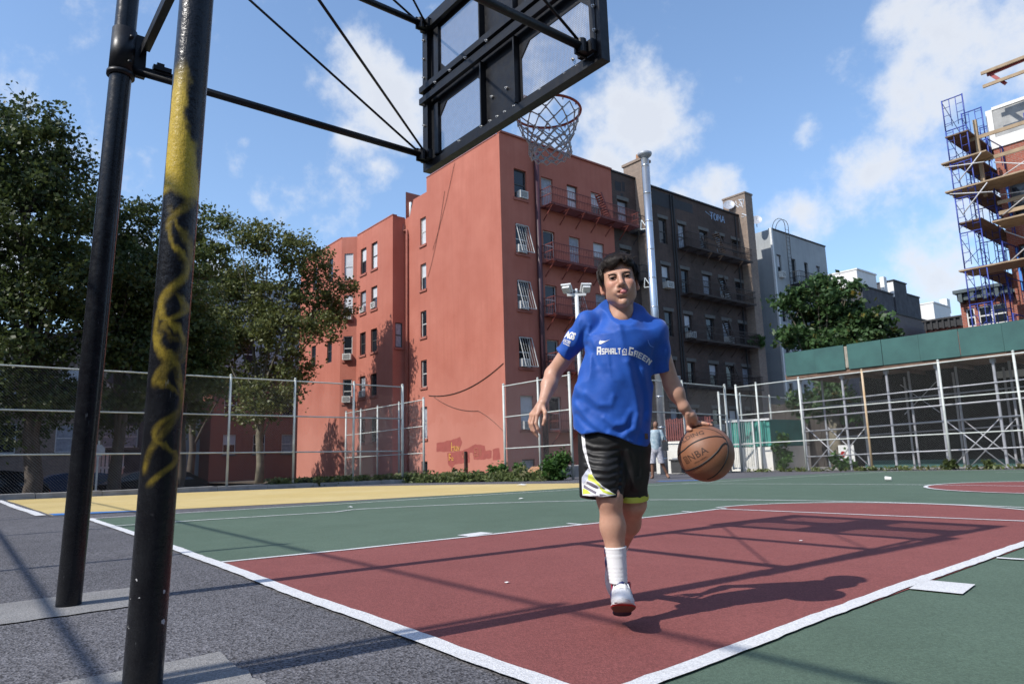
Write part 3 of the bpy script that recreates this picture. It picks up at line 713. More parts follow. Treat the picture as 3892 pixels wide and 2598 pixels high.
# ---- houses farther along the row
def block(name, x0, x1, y0, y1, z1, mat, label, feats=None, zb=ZB):
    t = empty(name, ((x0+x1)/2, (y0+y1)/2, zb), label=label, cat='building')
    w = MB(); box_walls(w, x0, x1, y0, y1, zb, z1); w.build('wall', MAT[mat], t)
    q = MB(); q.box((x0-.05,y0-.05,z1+.002),(x1+.08,y1+.05,z1+.14)); q.build('coping', MAT['tar'] if mat != 'white_stucco' else MAT['white_stucco'], t)
    if feats: feats(t)
    place_children(t); return t
block('row_house', -38, FX, 56.2, 62.0, 13.0, 'dark_stucco', 'low dark house wall behind the leafy tree crown')
block('rooftop_annexe', -33, FX-.3, 62.05, 66.0, 16.75, 'white_stucco', 'white rooftop box with a sunlit side above the leafy tree', zb=13)
block('row_house', -38, FX, 62.03, 68.6, 15.1, 'dark_stucco', 'dark stained party wall below the white rooftop box')
def f1(t):
    q = MB(); q.box((FX-.6,69.03,15.0),(FX-.02,69.07,16.5)); q.build('white_flank', MAT['white_stucco'], t)
    q = MB(); q.box((FX-.5,67.2,15.1),(FX-.1,67.8,16.8)); q.build('chimney', MAT['white_stucco'], t)
block('stair_bulkhead', -27, FX, 69.08, 72.0, 16.6, 'dark_stucco', 'tall dark stair bulkhead on the row beside a white chimney', f1, zb=9)
block('row_house', -38, FX-.1, 72.03, 75.2, 15.6, 'dark_stucco', 'slim dark house past the tall stair bulkhead')
def f2(t):
    q = MB(); q.box((FX-.9,83.1,15.0),(FX-.2,84.0,16.6)); q.build('chimney', MAT['white_stucco'], t)
block('corner_house', -30, FX, 78.5, 83.05, 15.5, 'white_stucco', 'far white flat-roofed house between the dark row and the scaffold', f2)
block('workshop', -34, FX+.3, 63.5, 83.5, 13.1, 'brown_stucco', 'low brown flat-roofed workshop wall sloping behind the green hoarding')
def cornice(t, x0, x1, y, z0, z1, mat):
    q = MB(); q.box((x0,y-.5,z1-.16),(x1,y-.02,z1)); q.box((x0+.1,y-.3,z0+.1),(x1-.1,y-.02,z1-.162))
    k = x0+.2
    while k < x1-.2: q.box((k,y-.45,z0),(k+.16,y-.022,z1-.162)); k += .5
    q.build('cornice', mat, t)
MAT['cornice_black'] = M('cornice_black', (.02,.02,.022), .6, .3, 5); MAT['cornice_teal'] = M('cornice_teal', (.06,.085,.095), .6, .25, 5)
def f3(t): cornice(t, -22.3, -18.9, 70, 11.3, 12.3, MAT['cornice_black'])
block('terrace_house', -22.2, -19.0, 70.0, 80, 12.2, 'red_brick', 'distant brick house with a heavy black cornice left of the blue scaffold', f3)
# brick house with white windows behind the scaffold tower
jb = empty('brick_house', (-6.5, 38, ZB), label='red brick house with a dark bracketed cornice and white windows behind the scaffold', cat='building')
w = MB(); JX = -8.4; JY = 36.0
opJ = [(.70,1.86,6.15,7.08),(.20,.56,6.18,7.07)] + [(a,a+.8,z,z+1.5) for a in (.3,1.7,3.1) for z in (3.3,.5)]
facade(w, (JX,JY,0), (1,0,0), (0,-1,0), 5.0, ZB, 7.95, opJ, .15); box_walls(w, JX, JX+5.0, JY, 42, ZB, 7.95, ('y0',)); w.build('wall', MAT['red_brick'], jb)
window(jb, (JX,JY,0), (1,0,0), (0,-1,0), .70, 1.28, 6.15, 7.08, .1, 'dark', 'white_metal', None); window(jb, (JX,JY,0), (1,0,0), (0,-1,0), 1.28, 1.86, 6.15, 7.08, .1, 'dark', 'white_metal', None)
window(jb, (JX,JY,0), (1,0,0), (0,-1,0), .20, .56, 6.18, 7.07, .1, 'dark', 'white_metal', None)
for (a, b_, c, d) in opJ[2:]: window(jb, (JX,JY,0), (1,0,0), (0,-1,0), a, b_, c, d, .1, 'dark', 'white_metal', None)
cornice(jb, JX-.1, JX+5.1, JY, 7.35, 7.95, MAT['cornice_teal']); place_children(jb)

# ---- brick building being refaced, right edge
rb = empty('brick_building', (0, 33, ZB), label='red brick building under repair with a white block parapet, wrapped in scaffolding', cat='building')
BX, BY = -4.62, 30.0
w = MB(); opR = [(.32,1.7,z,z+1.9) for z in (9.0,6.3,3.2,.6)] + [(2.9,4.3,z,z+1.9) for z in (9.0,6.3,3.2,.6)]
facade(w, (BX,BY,0), (1,0,0), (0,-1,0), 9.5, ZB, 12.25, opR, .18); box_walls(w, BX, BX+9.5, BY, 40, ZB, 12.25, ('y0',)); w.build('wall', MAT['red_brick'], rb)
for k, (a, b_, c, d) in enumerate(opR): window(rb, (BX,BY,0), (1,0,0), (0,-1,0), a, b_, c, d, .14, 'dark', 'frame_dark', None)
MAT['block_white'] = M('block_white', (.40,.40,.385), .9, .35, 2.2, bump=.5, bscale=9, c2=(.24,.24,.235)); MAT['tape_blue'] = M('tape_blue', (.05,.22,.62), .5, .15, 5)
q = MB(); q.box((BX+.15,BY-.02,12.70),(BX+9.5,BY+.4,13.85)); q.build('block_parapet', MAT['block_white'], rb)
q = MB(); q.box((BX-.03,BY-.06,12.26),(BX+9.5,BY+.42,12.69)); q.box((BX-.08,BY-.05,12.70),(BX+.145,BY+.4,13.9)); q.box((BX+.146,BY-.05,13.852),(BX+9.5,BY+.4,13.98)); q.build('stone_band', MAT['white_stucco'], rb)
for z in (9.0, 6.3): q = MB(); q.box((BX+.22,BY-.03,z+.1),(BX+.31,BY-.004,z+1.8)); q.build('window_tape', MAT['tape_blue'], rb)
place_children(rb)

# ------------------------------------------------------------------ chain-link fences
MAT['wire'] = M('fence_wire', (.30,.31,.31), .5, .1, 5, metal=.3)
MAT['fence_post'] = M('fence_post_paint', (.50,.53,.50), .55, .22, 3, metal=.1)
MAT['fence_rusty'] = M('fence_post_rusty', (.42,.27,.13), .8, .45, 2.2, c2=(.52,.42,.30))

def fence(label, A, B, posts, H=3.5, rails=(1.14, 2.30, 3.46), rusty=(), group=None, pitch=.078, zoff=0.0, post_r=.038, mesh_h=None, zfix=None, wire=.0017):
    """A,B ground ends; posts = fractions along"""
    A = Vector((A[0], A[1], 0)); B = Vector((B[0], B[1], 0)); D = B-A; L = D.length; d = D/L
    def P(f, z):
        q = A+D*f; g = (gz(q.x, q.y) if zfix is None else zfix)+zoff; return Vector((q.x, q.y, g+z))
    t = empty('chain_link_fence', P(0, 0), label=label, cat='fence', group=group)
    for i, f in enumerate(posts):
        m = MB(); r = post_r*(1.25 if i in (0, len(posts)-1) else 1)
        m.tube([P(f, -.3), P(f, H+.02)], r, 10); m.tube([P(f, H+.02), P(f, H+.05), P(f, H+.075)], [r*1.2, r*1.1, r*.3], 10)
        m.build('post', MAT['fence_rusty' if i in rusty else 'fence_post'], t, smooth=True)
    for z in rails:
        m = MB(); m.tube([P(i/12, z) for i in range(13)], .022, 8); m.build('rail', MAT['fence_post'], t, smooth=True)
    # woven wire: two sets of slanting wires cut to the panel
    V = []; Q = []; Hm = mesh_h or rails[-1]; z0 = .04; n = d.cross(Vector((0,0,1)))
    def wire_seg(s0, za, s1, zb):
        b = len(V); w = wire
        for (s, z) in ((s0, za), (s1, zb)):
            p = P(s/L, z); ax = n*w; az = Vector((0,0,w))*.7+d*w*.7
            V.extend([p+ax, p-ax*.5+az, p-ax*.5-az])
        for k in range(3): Q.append((b+k, b+(k+1) % 3, b+3+(k+1) % 3, b+3+k))
    span = Hm-z0; s = -span
    while s < L:
        a, bb = s, s+span
        s0 = max(a, 0); s1 = min(bb, L)
        if s1 > s0:
            wire_seg(s0, z0+(s0-a), s1, z0+(s1-a)); wire_seg(s0, Hm-(s0-a), s1, Hm-(s1-a))
        s += pitch
    me = np_mesh('wire_mesh', np.array([tuple(v) for v in V]), np.array(Q), MAT['wire'])
    o = link('wire_mesh', me, t, kind='stuff')
    place_children(t); return t
G = 'tall chain-link fences round the playground'
fence('long chain-link fence along the street under the left trees', (-18.9,-8.5), (-18.75,11.1), [0,.16,.30,.587,.690,.795,.902,1.0], group=G)
fence('chain-link fence running back beside the shaded red wing', (-30.5,14.4), (-22.7,14.4), [0,.22,.45,.72,1.0], group=G, zoff=.02)
fence('short chain-link fence in front of the fire escapes left of the boy', (-16.95,14.4), (-13.35,14.4), [0,.55,1.0], group=G)
fence('chain-link fence behind the boy leading to the shed corner', (-13.0,14.6), (-13.1,22.9), [0,.33,.66,1.0], group=G)
fence('chain-link fence in front of the scaffold shed with one rusty post', (-13.0,23.55), (2.5,23.55), [0,.06,.178,.333,.493,.628,.81,1.0], group=G, rusty=(3,))
fence('inner chain-link fence behind the green container', (-15.2,25.5), (-15.4,40.0), [0,.12,.3,.5,.75,1.0], group=G, zfix=-.25)
fence('tall chain-link fence along the near end of the playground, behind the viewer', (-18.4,-4.56), (10.2,-4.56), [0,.107,.213,.3217,.423,.535,.6566,.77,.88,1.0], group=G, H=5.25, rails=(1.74,3.48,5.22), post_r=.034, wire=.0011)
# low concrete kerb below the street fence
k = MB()
for y0, y1 in zip(np.arange(-8.8, 10.9, 1.5), np.arange(-7.3, 12.4, 1.5)):
    k.box((-19.2,y0,gz(-18.9,y0)-.2),(-18.55,min(y1,11.1)-.012,gz(-18.9,y0)+.13))
k.build('fence_kerb', MAT['concrete'], kind='structure')

# ------------------------------------------------------------------ sidewalk shed on steel frames
MAT['hoarding'] = M('hoarding_green', (.036,.115,.104), .7, .3, 1.6, bump=.15, bscale=14, c2=(.024,.080,.076))
MAT['hoarding_old'] = M('hoarding_torn', (.30,.27,.22), .9, .4, 6)
MAT['deck_wood'] = M('deck_wood', (.16,.10,.07), .85, .35, 3); MAT['plank'] = M('plank_wood', (.34,.25,.16), .85, .25, 3); MAT['dark_backing'] = M('dark_backing_cloth', (.016,.018,.017), .95, .3, 2)
MAT['scaf_pipe'] = M('scaffold_pipe', (.42,.43,.46), .5, .2, 4, metal=.3)
shed = empty('sidewalk_shed', (-4, 25, 0), label='grey steel sidewalk shed with a green plywood hoarding in front of the brick building', cat='scaffold shed')
YF, YB, YR = 24.35, 25.75, 27.6
xf = [-10.62,-8.95,-7.35,-5.70,-4.05,-2.4,-.8,.8,2.4]; xb = [-10.45,-8.85,-7.15,-5.6,-4.0,-2.3]
def zg(x, y): return gz(x, 23.9)-.02
for x in xf:
    m = MB(); m.tube([(x,YF,zg(x,YF)-.05),(x,YF,3.36)], .045, 10); m.box((x-.11,YF-.11,zg(x,YF)-.05),(x+.11,YF+.11,zg(x,YF)+.02)); m.box((x-.07,YF-.07,3.22),(x+.07,YF+.07,3.36)); m.build('standard', MAT['scaf_pipe'], shed, smooth=False)
for x in xb:
    m = MB(); m.tube([(x,YB,zg(x,YB)-.05),(x,YB,3.36)], .04, 10); m.box((x-.1,YB-.1,zg(x,YB)-.05),(x+.1,YB+.1,zg(x,YB)+.02)); m.build('standard', MAT['scaf_pipe'], shed)
for x in (-9.6,-7.9,-6.2,-4.6,-3.0):
    m = MB(); m.tube([(x,YR-.35,-.3),(x,YR-.35,3.3)], .04, 8); m.build('standard', MAT['scaf_pipe'], shed)
for (y, zs) in ((YF,(.55,1.52,2.05,2.62)),(YB,(1.56,2.5)),(YR-.35,(1.3,2.2))):
    for z in zs: m = MB(); m.tube([(-10.7,y-.06,z-.22),(-7,y-.06,z-.12),(2.4,y-.06,z+.12)], .024, 8); m.build('ledger', MAT['scaf_pipe'], shed, smooth=True)
for (a, b_) in ((0,1),(3,4)):
    for y, o_ in ((YF+.06,0),(YB+.05,.0)):
        X = xf if y < 25 else xb
        for (p, q, dy) in ((a,b_,0),(b_,a,.05)):
            m = MB(); m.tube([(X[p],y+dy,1.5),(X[q],y+dy,zg(X[q],y)+.03)], .02, 6); m.build('cross_brace', MAT['scaf_pipe'], shed, smooth=True)
for x in (-6.9,-2.6):
    for s in (-1, 1): m = MB(); m.tube([(x-.6*s,YB+.1+.03*s,1.8),(x+.6*s,YB+.1+.03*s,2.9)], .016, 6); m.build('cross_brace', MAT['scaf_pipe'], shed)
for x in (-10.6,-8.9,-7.3,-5.65,-4.0,-2.4,0,2.2): m = MB(); m.box((x-.05,YF-.15,3.362),(x+.05,YR+.1,3.5)); m.build('joist', MAT['deck_wood'], shed)
for k in range(12): m = MB(); y = YF-.2+k*.30; m.box((-11.1,y,3.502+.004*(k % 2)),(2.8,y+.29,3.56+.004*(k % 2))); m.build('deck_board', MAT['deck_wood'], shed)
m = MB(); m.box((-11.05,YF-.26,3.36),(2.8,YF-.205,3.50)); m.build('edge_beam', MAT['deck_wood'], shed)
px = [-11.0,-9.78,-8.62,-8.5,-7.28,-6.05,-4.83,-3.6,-2.4,-1.2,0,1.2,2.4]
for i, (a, b_) in enumerate(zip(px[:-1], px[1:])):
    torn = abs(b_-a) < .2; m = MB(); top = 4.42 if not torn else 4.36; dy = .02*(i % 2)
    m.box((a+.006,YF-.30-dy,3.50 if not torn else 3.56),(b_-.006,YF-.27-dy,top)); m.build('hoarding_panel', MAT['hoarding_old' if torn else 'hoarding'], shed)
m = MB(); m.box((-11.0,YF-.265,3.57),(-10.97,YR,4.4)); m.build('hoarding_panel', MAT['hoarding'], shed)
m = MB(); m.box((-9.75,YR,-.6),(2.8,YR+.03,3.498)); m.build('dark_backing', MAT['dark_backing'], shed)  # near-black sheet added so the space under the deck stays dark
m = MB(); m.box((-9.9,YR-.03,-.4),(2.8,YR-.008,.10)); m.build('kick_board', MAT['hoarding'], shed)
m = MB(); m.box((-4.9,YR-.05,2.95),(-4.0,YR-.035,3.2)); m.build('site_notice', MAT['white_metal'], shed)
place_children(shed)

# ------------------------------------------------------------------ blue frame scaffold on the brick building
MAT['scaf_blue'] = M('scaffold_blue', (.035,.06,.30), .5, .25, 5); MAT['scaf_white'] = M('scaffold_white_brace', (.55,.54,.54), .5, .1, 4)
sc_ = empty('scaffolding', (-4.9, 27.8, 3.6), label='tall blue frame scaffold with plank decks rising above the green hoarding', cat='scaffold')
def frame(x0, y0, x1, y1, z0, z1, mat='scaf_blue'):
    m = MB(); a = Vector((x0,y0,0)); b_ = Vector((x1,y1,0)); up = Vector((0,0,1)); u = (b_-a).normalized(); W = (b_-a).length
    for p in (a, b_): m.tube([p+up*z0, p+up*z1], .024, 6)
    m.tube([a+up*(z1-.03), b_+up*(z1-.03)], .022, 6)
    for p, s in ((a, 1), (b_, -1)):
        q = p+u*(.24*s); m.tube([q+up*(z0+.1), q+up*(z1-.03)], .014, 5)
        k = z0+.25
        while k < z1-.1: m.tube([p+up*k, q+up*k], .012, 5); k += .33
    return m.build('frame', MAT[mat], sc_, smooth=True)
lift = 1.52; base = 4.4
SX = [-5.45,-4.72]
for k in range(7):
    z0 = base+lift*k*.905; z1 = z0+lift*.9
    if z0 > 14: break
    top = min(z1, 13.9)
    frame(-5.42, 27.5, -4.72, 27.5, z0, top)
    frame(-5.42, 29.6, -4.72, 29.6, z0, min(z1, 14.3))
    frame(-5.42, 31.7, -4.72, 31.7, z0, min(z1, 14.6))
    if k < 6: frame(-5.42, 33.8, -4.72, 33.8, z0, z1-.2)
    if k < 6:
        frame(-4.40, 28.5, -4.30, 29.9, z0, z1-.4)
        for x in (-3.1,-1.6,0,1.6): frame(x, 28.3, x, 29.3, z0, z1)
    for (p, q) in (((-5.42,27.5,z0+.15),(-5.42,29.6,z1-.2)),((-5.42,29.6,z0+.15),(-5.42,27.5,z1-.2)),((-5.42,29.6,z0+.15),(-5.42,31.7,z1-.2)),((-5.42,31.7,z0+.15),(-5.42,29.6,z1-.2)),((-4.72,31.7,z0+.15),(-4.72,33.8,z1-.2))): m = MB(); m.tube([p, q], .012, 5); m.build('cross_brace', MAT['scaf_blue'], sc_)
for (z, x0, x1) in ((7.05,-5.62,2.8),(10.2,-5.72,2.8),(11.35,-5.72,-4.2),(8.62,-4.35,2.8)):
    for k in range(5 if x1 > 0 else 4):
        y = 27.45+k*.265; m = MB(); m.box((x0+.03*(k % 3),y,z),(x1,y+.25,z+.055)); m.build('plank', MAT['plank'], sc_)
for (z, y0, y1) in ((12.35,27.45,30.9),(11.42,27.6,33.9),(10.27,27.6,33.9),(8.9,27.6,33.9),(7.12,28.8,33.9)):
    for k in range(3): m = MB(); m.box((-5.46+k*.262,y0,z),(-5.46+k*.262+.25,y1-.2*(k % 2),z+.05)); m.build('plank', MAT['deck_wood'], sc_)
for (z, x0, x1) in ((12.2,-4.9,2.8),(11.25,-4.6,2.8),(9.45,-4.3,2.8),(9.05,-4.3,2.8)): m = MB(); m.box((x0,28.22,z),(x1,28.27,z+.14)); m.build('guard_rail', MAT['plank'], sc_)
m = MB(); m.box((-4.7,28.2,9.9),(-4.58,28.32,13.0)); m.build('timber_post', MAT['plank'], sc_)
for (a, b_) in (((-5.6,27.42,11.2),(-4.3,27.42,10.95)),((-4.35,27.42,11.35),(-5.2,27.42,10.5)),((-5.55,27.42,10.1),(-4.2,27.42,9.75)),((-4.3,27.42,10.15),(-5.2,27.42,9.2)),((-4.2,28.2,9.8),(-2.6,28.2,9.6)),((-4.2,28.2,9.0),(-2.6,28.2,10.0)),((-4.2,28.2,8.4),(-2.6,28.2,7.2)),((-4.2,28.2,7.2),(-2.6,28.2,8.4)),((-4.2,28.2,11.1),(-2.6,28.2,10.4)),((-4.2,28.2,10.4),(-2.6,28.2,11.1))):
    m = MB(); m.tube([a, b_], .022, 6); m.build('cross_brace', MAT['scaf_white'], sc_, smooth=True)
m = MB(); m.bar((-4.3,28.6,14.9),(2.8,28.6,14.9), .07, .12); m.build('guard_rail', MAT['plank'], sc_); m = MB(); m.bar((-4.3,28.6,14.35),(2.8,28.6,14.35), .07, .12); m.build('guard_rail', MAT['plank'], sc_)
MAT['hoist_red'] = M('hoist_red', (.28,.03,.03), .5, .2, 4)
m = MB(); m.bar((-4.15,28.75,14.85),(2.4,28.75,15.1), .09, .16); m.bar((-4.1,28.75,14.9),(-3.6,28.75,14.2), .08, .12); m.build('hoist_beam', MAT['hoist_red'], sc_)
place_children(sc_)

# ------------------------------------------------------------------ silver flue, floodlight
MAT['flue'] = M('flue_steel', (.62,.66,.70), .28, .1, 3, metal=.85)
fl = empty('flue_pipe', (-14.33, 20.27, gz(-14.3,20.3)), label='tall silver flue pipe with a flat cap standing in front of the brown tenement', cat='flue')
H0 = gz(-14.3,20.3); m = MB(); m.tube([(-14.33,20.27,H0),(-14.33,20.27,12.95)], .155, 20); m.build('pipe', MAT['flue'], fl, smooth=True)
for z in np.arange(H0+.6, 12.9, 1.22): m = MB(); m.tube([(-14.33,20.27,z),(-14.33,20.27,z+.05)], .162, 20); m.build('collar', MAT['flue'], fl, smooth=True)
m = MB(); m.tube([(-14.33,20.27,12.95),(-14.33,20.27,13.06),(-14.33,20.27,13.10),(-14.33,20.27,13.17),(-14.33,20.27,13.2)], [.16,.28,.30,.30,.05], 20); m.build('cap', MAT['galv2'], fl, smooth=True)
for z in (9.9, 7.4):
    m = MB(); m.bar((-14.5,20.3,z),(-14.72,20.2,z), .03); m.bar((-14.72,20.2,z),(-14.66,20.2,z+.4), .03); m.bar((-14.66,20.2,z+.4),(-14.47,20.28,z+.05), .03); m.build('bracket', MAT['galv'], fl)
place_children(fl)
ld = empty('floodlight_pole', (-14.5, 16.05, gz(-14.5,16)), label='white floodlight pole with two square lamp heads left of the boy', cat='floodlight')
LX_, LY_ = -14.5, 16.05; z0 = gz(LX_, LY_)
m = MB(); m.tube([(LX_,LY_,z0),(LX_,LY_,6.5)], .075, 12); m.tube([(LX_,LY_,6.5),(LX_,LY_,6.75)], .045, 8); m.build('pole', MAT['white_metal'], ld, smooth=True)
m = MB(); m.bar((LX_-.22,LY_-.27,6.52),(LX_+.22,LY_+.27,6.52), .09); m.build('cross_arm', MAT['white_metal'], ld)
MAT['lamp_glass'] = M('lamp_glass', (.25,.27,.28), .2, .1, 3)
for s, yw in ((-1,-.15),(1,.35)):
    c = Vector((LX_+.22*s, LY_+.27*s, 6.78)); m = MB(); rt = Matrix.Rotation(R_(38+yw*60),3,'Z') @ Matrix.Rotation(R_(-40),3,'X')
    A = rt @ Vector((1,0,0)); B_ = rt @ Vector((0,1,0)); N_ = rt @ Vector((0,0,1))
    m.obox(c, A*.19, B_*.19, N_*.035); m.obox(c-N_*.09, A*.13, B_*.13, N_*.055); hd = m.build('lamp_head', MAT['white_metal'], ld)
    q = MB(); q.obox(c+N_*.038, A*.165, B_*.165, N_*.004); q.build('lens', MAT['lamp_glass'], hd)
    q = MB(); q.bar(Vector((LX_+.22*s,LY_+.27*s,6.52)), c-N_*.1, .03); q.build('yoke', MAT['galv'], hd)
place_children(ld)

# ------------------------------------------------------------------ low white wall, red pickets, teal container
MAT['wall_white'] = stucco('wall_white', (.62,.60,.54), (.74,.73,.68), 1.2); MAT['teal'] = M('container_teal', (.05,.25,.21), .6, .2, 2.5); MAT['picket_red'] = M('picket_red', (.17,.05,.045), .7, .25, 5)
lw = empty('low_wall', (-15.2, 24, -.25), label='low white painted block wall behind the basketball', cat='wall')
m = MB(); m.box((-16.4,22.3,-.3),(-13.15,22.55,1.02)); m.box((-16.3,22.33,1.02),(-13.6,22.5,1.10)); m.build('block_wall', MAT['wall_white'], lw)
place_children(lw)
pf = empty('picket_fence', (-15.4, 22.7, .9), label='dull red picket fence above the low white wall', cat='fence')
for i, x in enumerate(np.arange(-16.4, -13.7, .12)): m = MB(); m.box((x,22.62,.6),(x+.075,22.65,2.05+.02*(i % 3))); m.build('picket', MAT['picket_red'], pf)
for z in (1.25, 1.85): m = MB(); m.box((-16.45,22.652,z),(-13.6,22.69,z+.08)); m.build('rail', MAT['picket_red'], pf)
place_children(pf)
ct = empty('container', (-13.6, 26.0, -.25), label='teal corrugated container standing on a pale block base behind the fence', cat='container')
m = MB(); x = -14.65
m.box((-14.7,25.2,.78),(-12.6,28.0,1.9))
while x < -12.7: m.box((x,25.15,.82),(x+.09,25.199,1.86)); x += .18
m.build('shell', MAT['teal'], ct)
m = MB(); m.box((-14.7,25.12,1.87),(-12.55,25.148,1.95)); m.build('edge_rail', MAT['white_metal'], ct)
m = MB(); m.box((-14.75,25.05,-.3),(-12.5,28.1,.76)); m.build('base', MAT['wall_white'], ct); place_children(ct)
gt = empty('mesh_gate', (-13.6, 24.2, -.2), label='small white framed mesh gate leaning before the teal container', cat='gate')
m = MB()
for (a, b_) in (((-13.9,24.3,-.15),(-13.9,24.3,1.9)),((-13.2,24.9,-.15),(-13.2,24.9,1.9)),((-13.9,24.3,1.9),(-13.2,24.9,1.9)),((-13.9,24.3,-.1),(-13.2,24.9,-.1)),((-13.9,24.3,.9),(-13.2,24.9,.9))): m.bar(a, b_, .06)
m.build('frame', MAT['white_metal'], gt)
m = MB()
for k in range(1, 12): f = k/12; m.bar((-13.9+.7*f,24.3+.6*f,-.1),(-13.9+.7*f,24.3+.6*f,1.9), .012)
m.build('bars', MAT['galv'], gt); place_children(gt)
dk = empty('dumpster', (-14.2, 21.8, -.2), label='dark grey steel bin against the low white wall by the basketball', cat='bin')
m = MB(); m.box((-14.9,21.4,-.2),(-13.6,22.2,.30)); m.box((-14.95,21.35,.30),(-13.55,22.25,.36)); m.build('body', MAT['frame_dark'], dk); m = MB(); m.box((-14.85,21.45,.362),(-13.65,22.15,.41)); m.build('lid', MAT['galv2'], dk); place_children(dk)
# pale sloping cellar hatch by the fire escapes
ch_ = empty('cellar_hatch', (-17.2, 17.2, -.25), label='pale sloping concrete cellar hatch in the weeds before the fire escapes', cat='hatch')
m = MB(); m.add([(-18.2,16.0,-.3),(-16.9,16.0,-.3),(-16.9,19.6,-.3),(-18.2,19.6,-.3),(-18.2,16.7,.22),(-16.9,16.7,.22),(-16.9,19.6,.22),(-18.2,19.6,.22)], [(0,1,5,4),(1,2,6,5),(2,3,7,6),(3,0,4,7),(4,5,6,7)]); m.build('slab', MAT['concrete'], ch_)
m = MB(); m.add([(-18.1,16.05,-.23),(-17.5,16.05,-.23),(-17.5,16.65,.215),(-18.1,16.65,.215)], [(0,1,2,3)]); m.add([(-18.1,16.04,-.21),(-17.5,16.04,-.21),(-17.5,16.64,.235),(-18.1,16.64,.235)], [(0,1,2,3)]); m.build('rusty_plate', MAT['rust'], ch_); place_children(ch_)

# ------------------------------------------------------------------ trees and plants
def leaf_mat(name, c1, c2, c3=None, trans=.35, rough=.5):
    t = NT(name); v = t.pos()
    n = t.noise(v, 1.1, 4, .6); col = t.mix(t.ramp(n, .3, .7), c1, c2)
    vo = t.voro(v, 5.0, 'F1', 'Color'); sp = t.n.new('ShaderNodeSeparateColor'); t.l.new(vo, sp.inputs[0])
    f = t.ramp(sp.outputs[0], 0, 1, .65, 1.4); cb = t.n.new('ShaderNodeCombineColor'); [t.l.new(f, cb.inputs[i]) for i in range(3)]
    col = t.mix(1.0, col, cb.outputs[0], 'MULTIPLY')
    if c3: col = t.mix(t.ramp(t.noise(v, 1.9, 3, .6), .60, .70), col, c3)
    t.color(col); t.rough(rough); t.b.inputs['Specular IOR Level'].default_value = .35
    tr = t.n.new('ShaderNodeBsdfTranslucent'); t.l.new(col, tr.inputs['Color'])
    mx = t.n.new('ShaderNodeMixShader'); mx.inputs[0].default_value = trans
    t.l.new(t.b.outputs[0], mx.inputs[1]); t.l.new(tr.outputs[0], mx.inputs[2]); t.l.new(mx.outputs[0], t.out.inputs['Surface'])
    return t.m
MAT['leaf_dark'] = leaf_mat('leaf_dark', (.032,.050,.014), (.075,.098,.028)); MAT['leaf_mid'] = leaf_mat('leaf_mid', (.060,.085,.022), (.110,.135,.038))
MAT['leaf_plane'] = leaf_mat('leaf_plane', (.080,.098,.026), (.140,.155,.048), (.13,.13,.045)); MAT['leaf_ailanthus'] = leaf_mat('leaf_ailanthus', (.035,.080,.028), (.07,.125,.042), (.20,.15,.03))
MAT['leaf_weed'] = leaf_mat('leaf_weed', (.085,.115,.035), (.14,.165,.06), (.26,.23,.12)); MAT['leaf_bush'] = leaf_mat('leaf_bush', (.04,.10,.022), (.075,.15,.035))
MAT['bark'] = M('bark', (.075,.060,.048), .9, .35, 5, bump=.5, bscale=18); MAT['bark_pale'] = M('bark_plane', (.22,.19,.14), .9, .45, 3, c2=(.09,.085,.06)); 

def leaf_cloud(name, C, N, size, mat, parent, rng, up=.25, stretch=1.9):
    """C (n,3) leaf positions -> pointed quads"""
    n = len(C); nr = rng.normal(size=(n,3)); nr[:,2] += up*2; nr /= np.linalg.norm(nr, axis=1)[:,None]
    a = rng.normal(size=(n,3)); a -= (a*nr).sum(1)[:,None]*nr; a /= np.linalg.norm(a, axis=1)[:,None]
    b_ = np.cross(nr, a); s = size*rng.uniform(.6, 1.35, n)[:,None]
    P = np.empty((n,4,3)); P[:,0] = C-a*s*.5*stretch/1.5; P[:,1] = C+b_*s*.42+nr*s*.08; P[:,2] = C+a*s*.5*stretch/1.5; P[:,3] = C-b_*s*.42+nr*s*.08
    me = np_mesh(name, P.reshape(-1,3), np.arange(n*4).reshape(-1,4), mat, smooth=False)
    return link(name, me, parent)

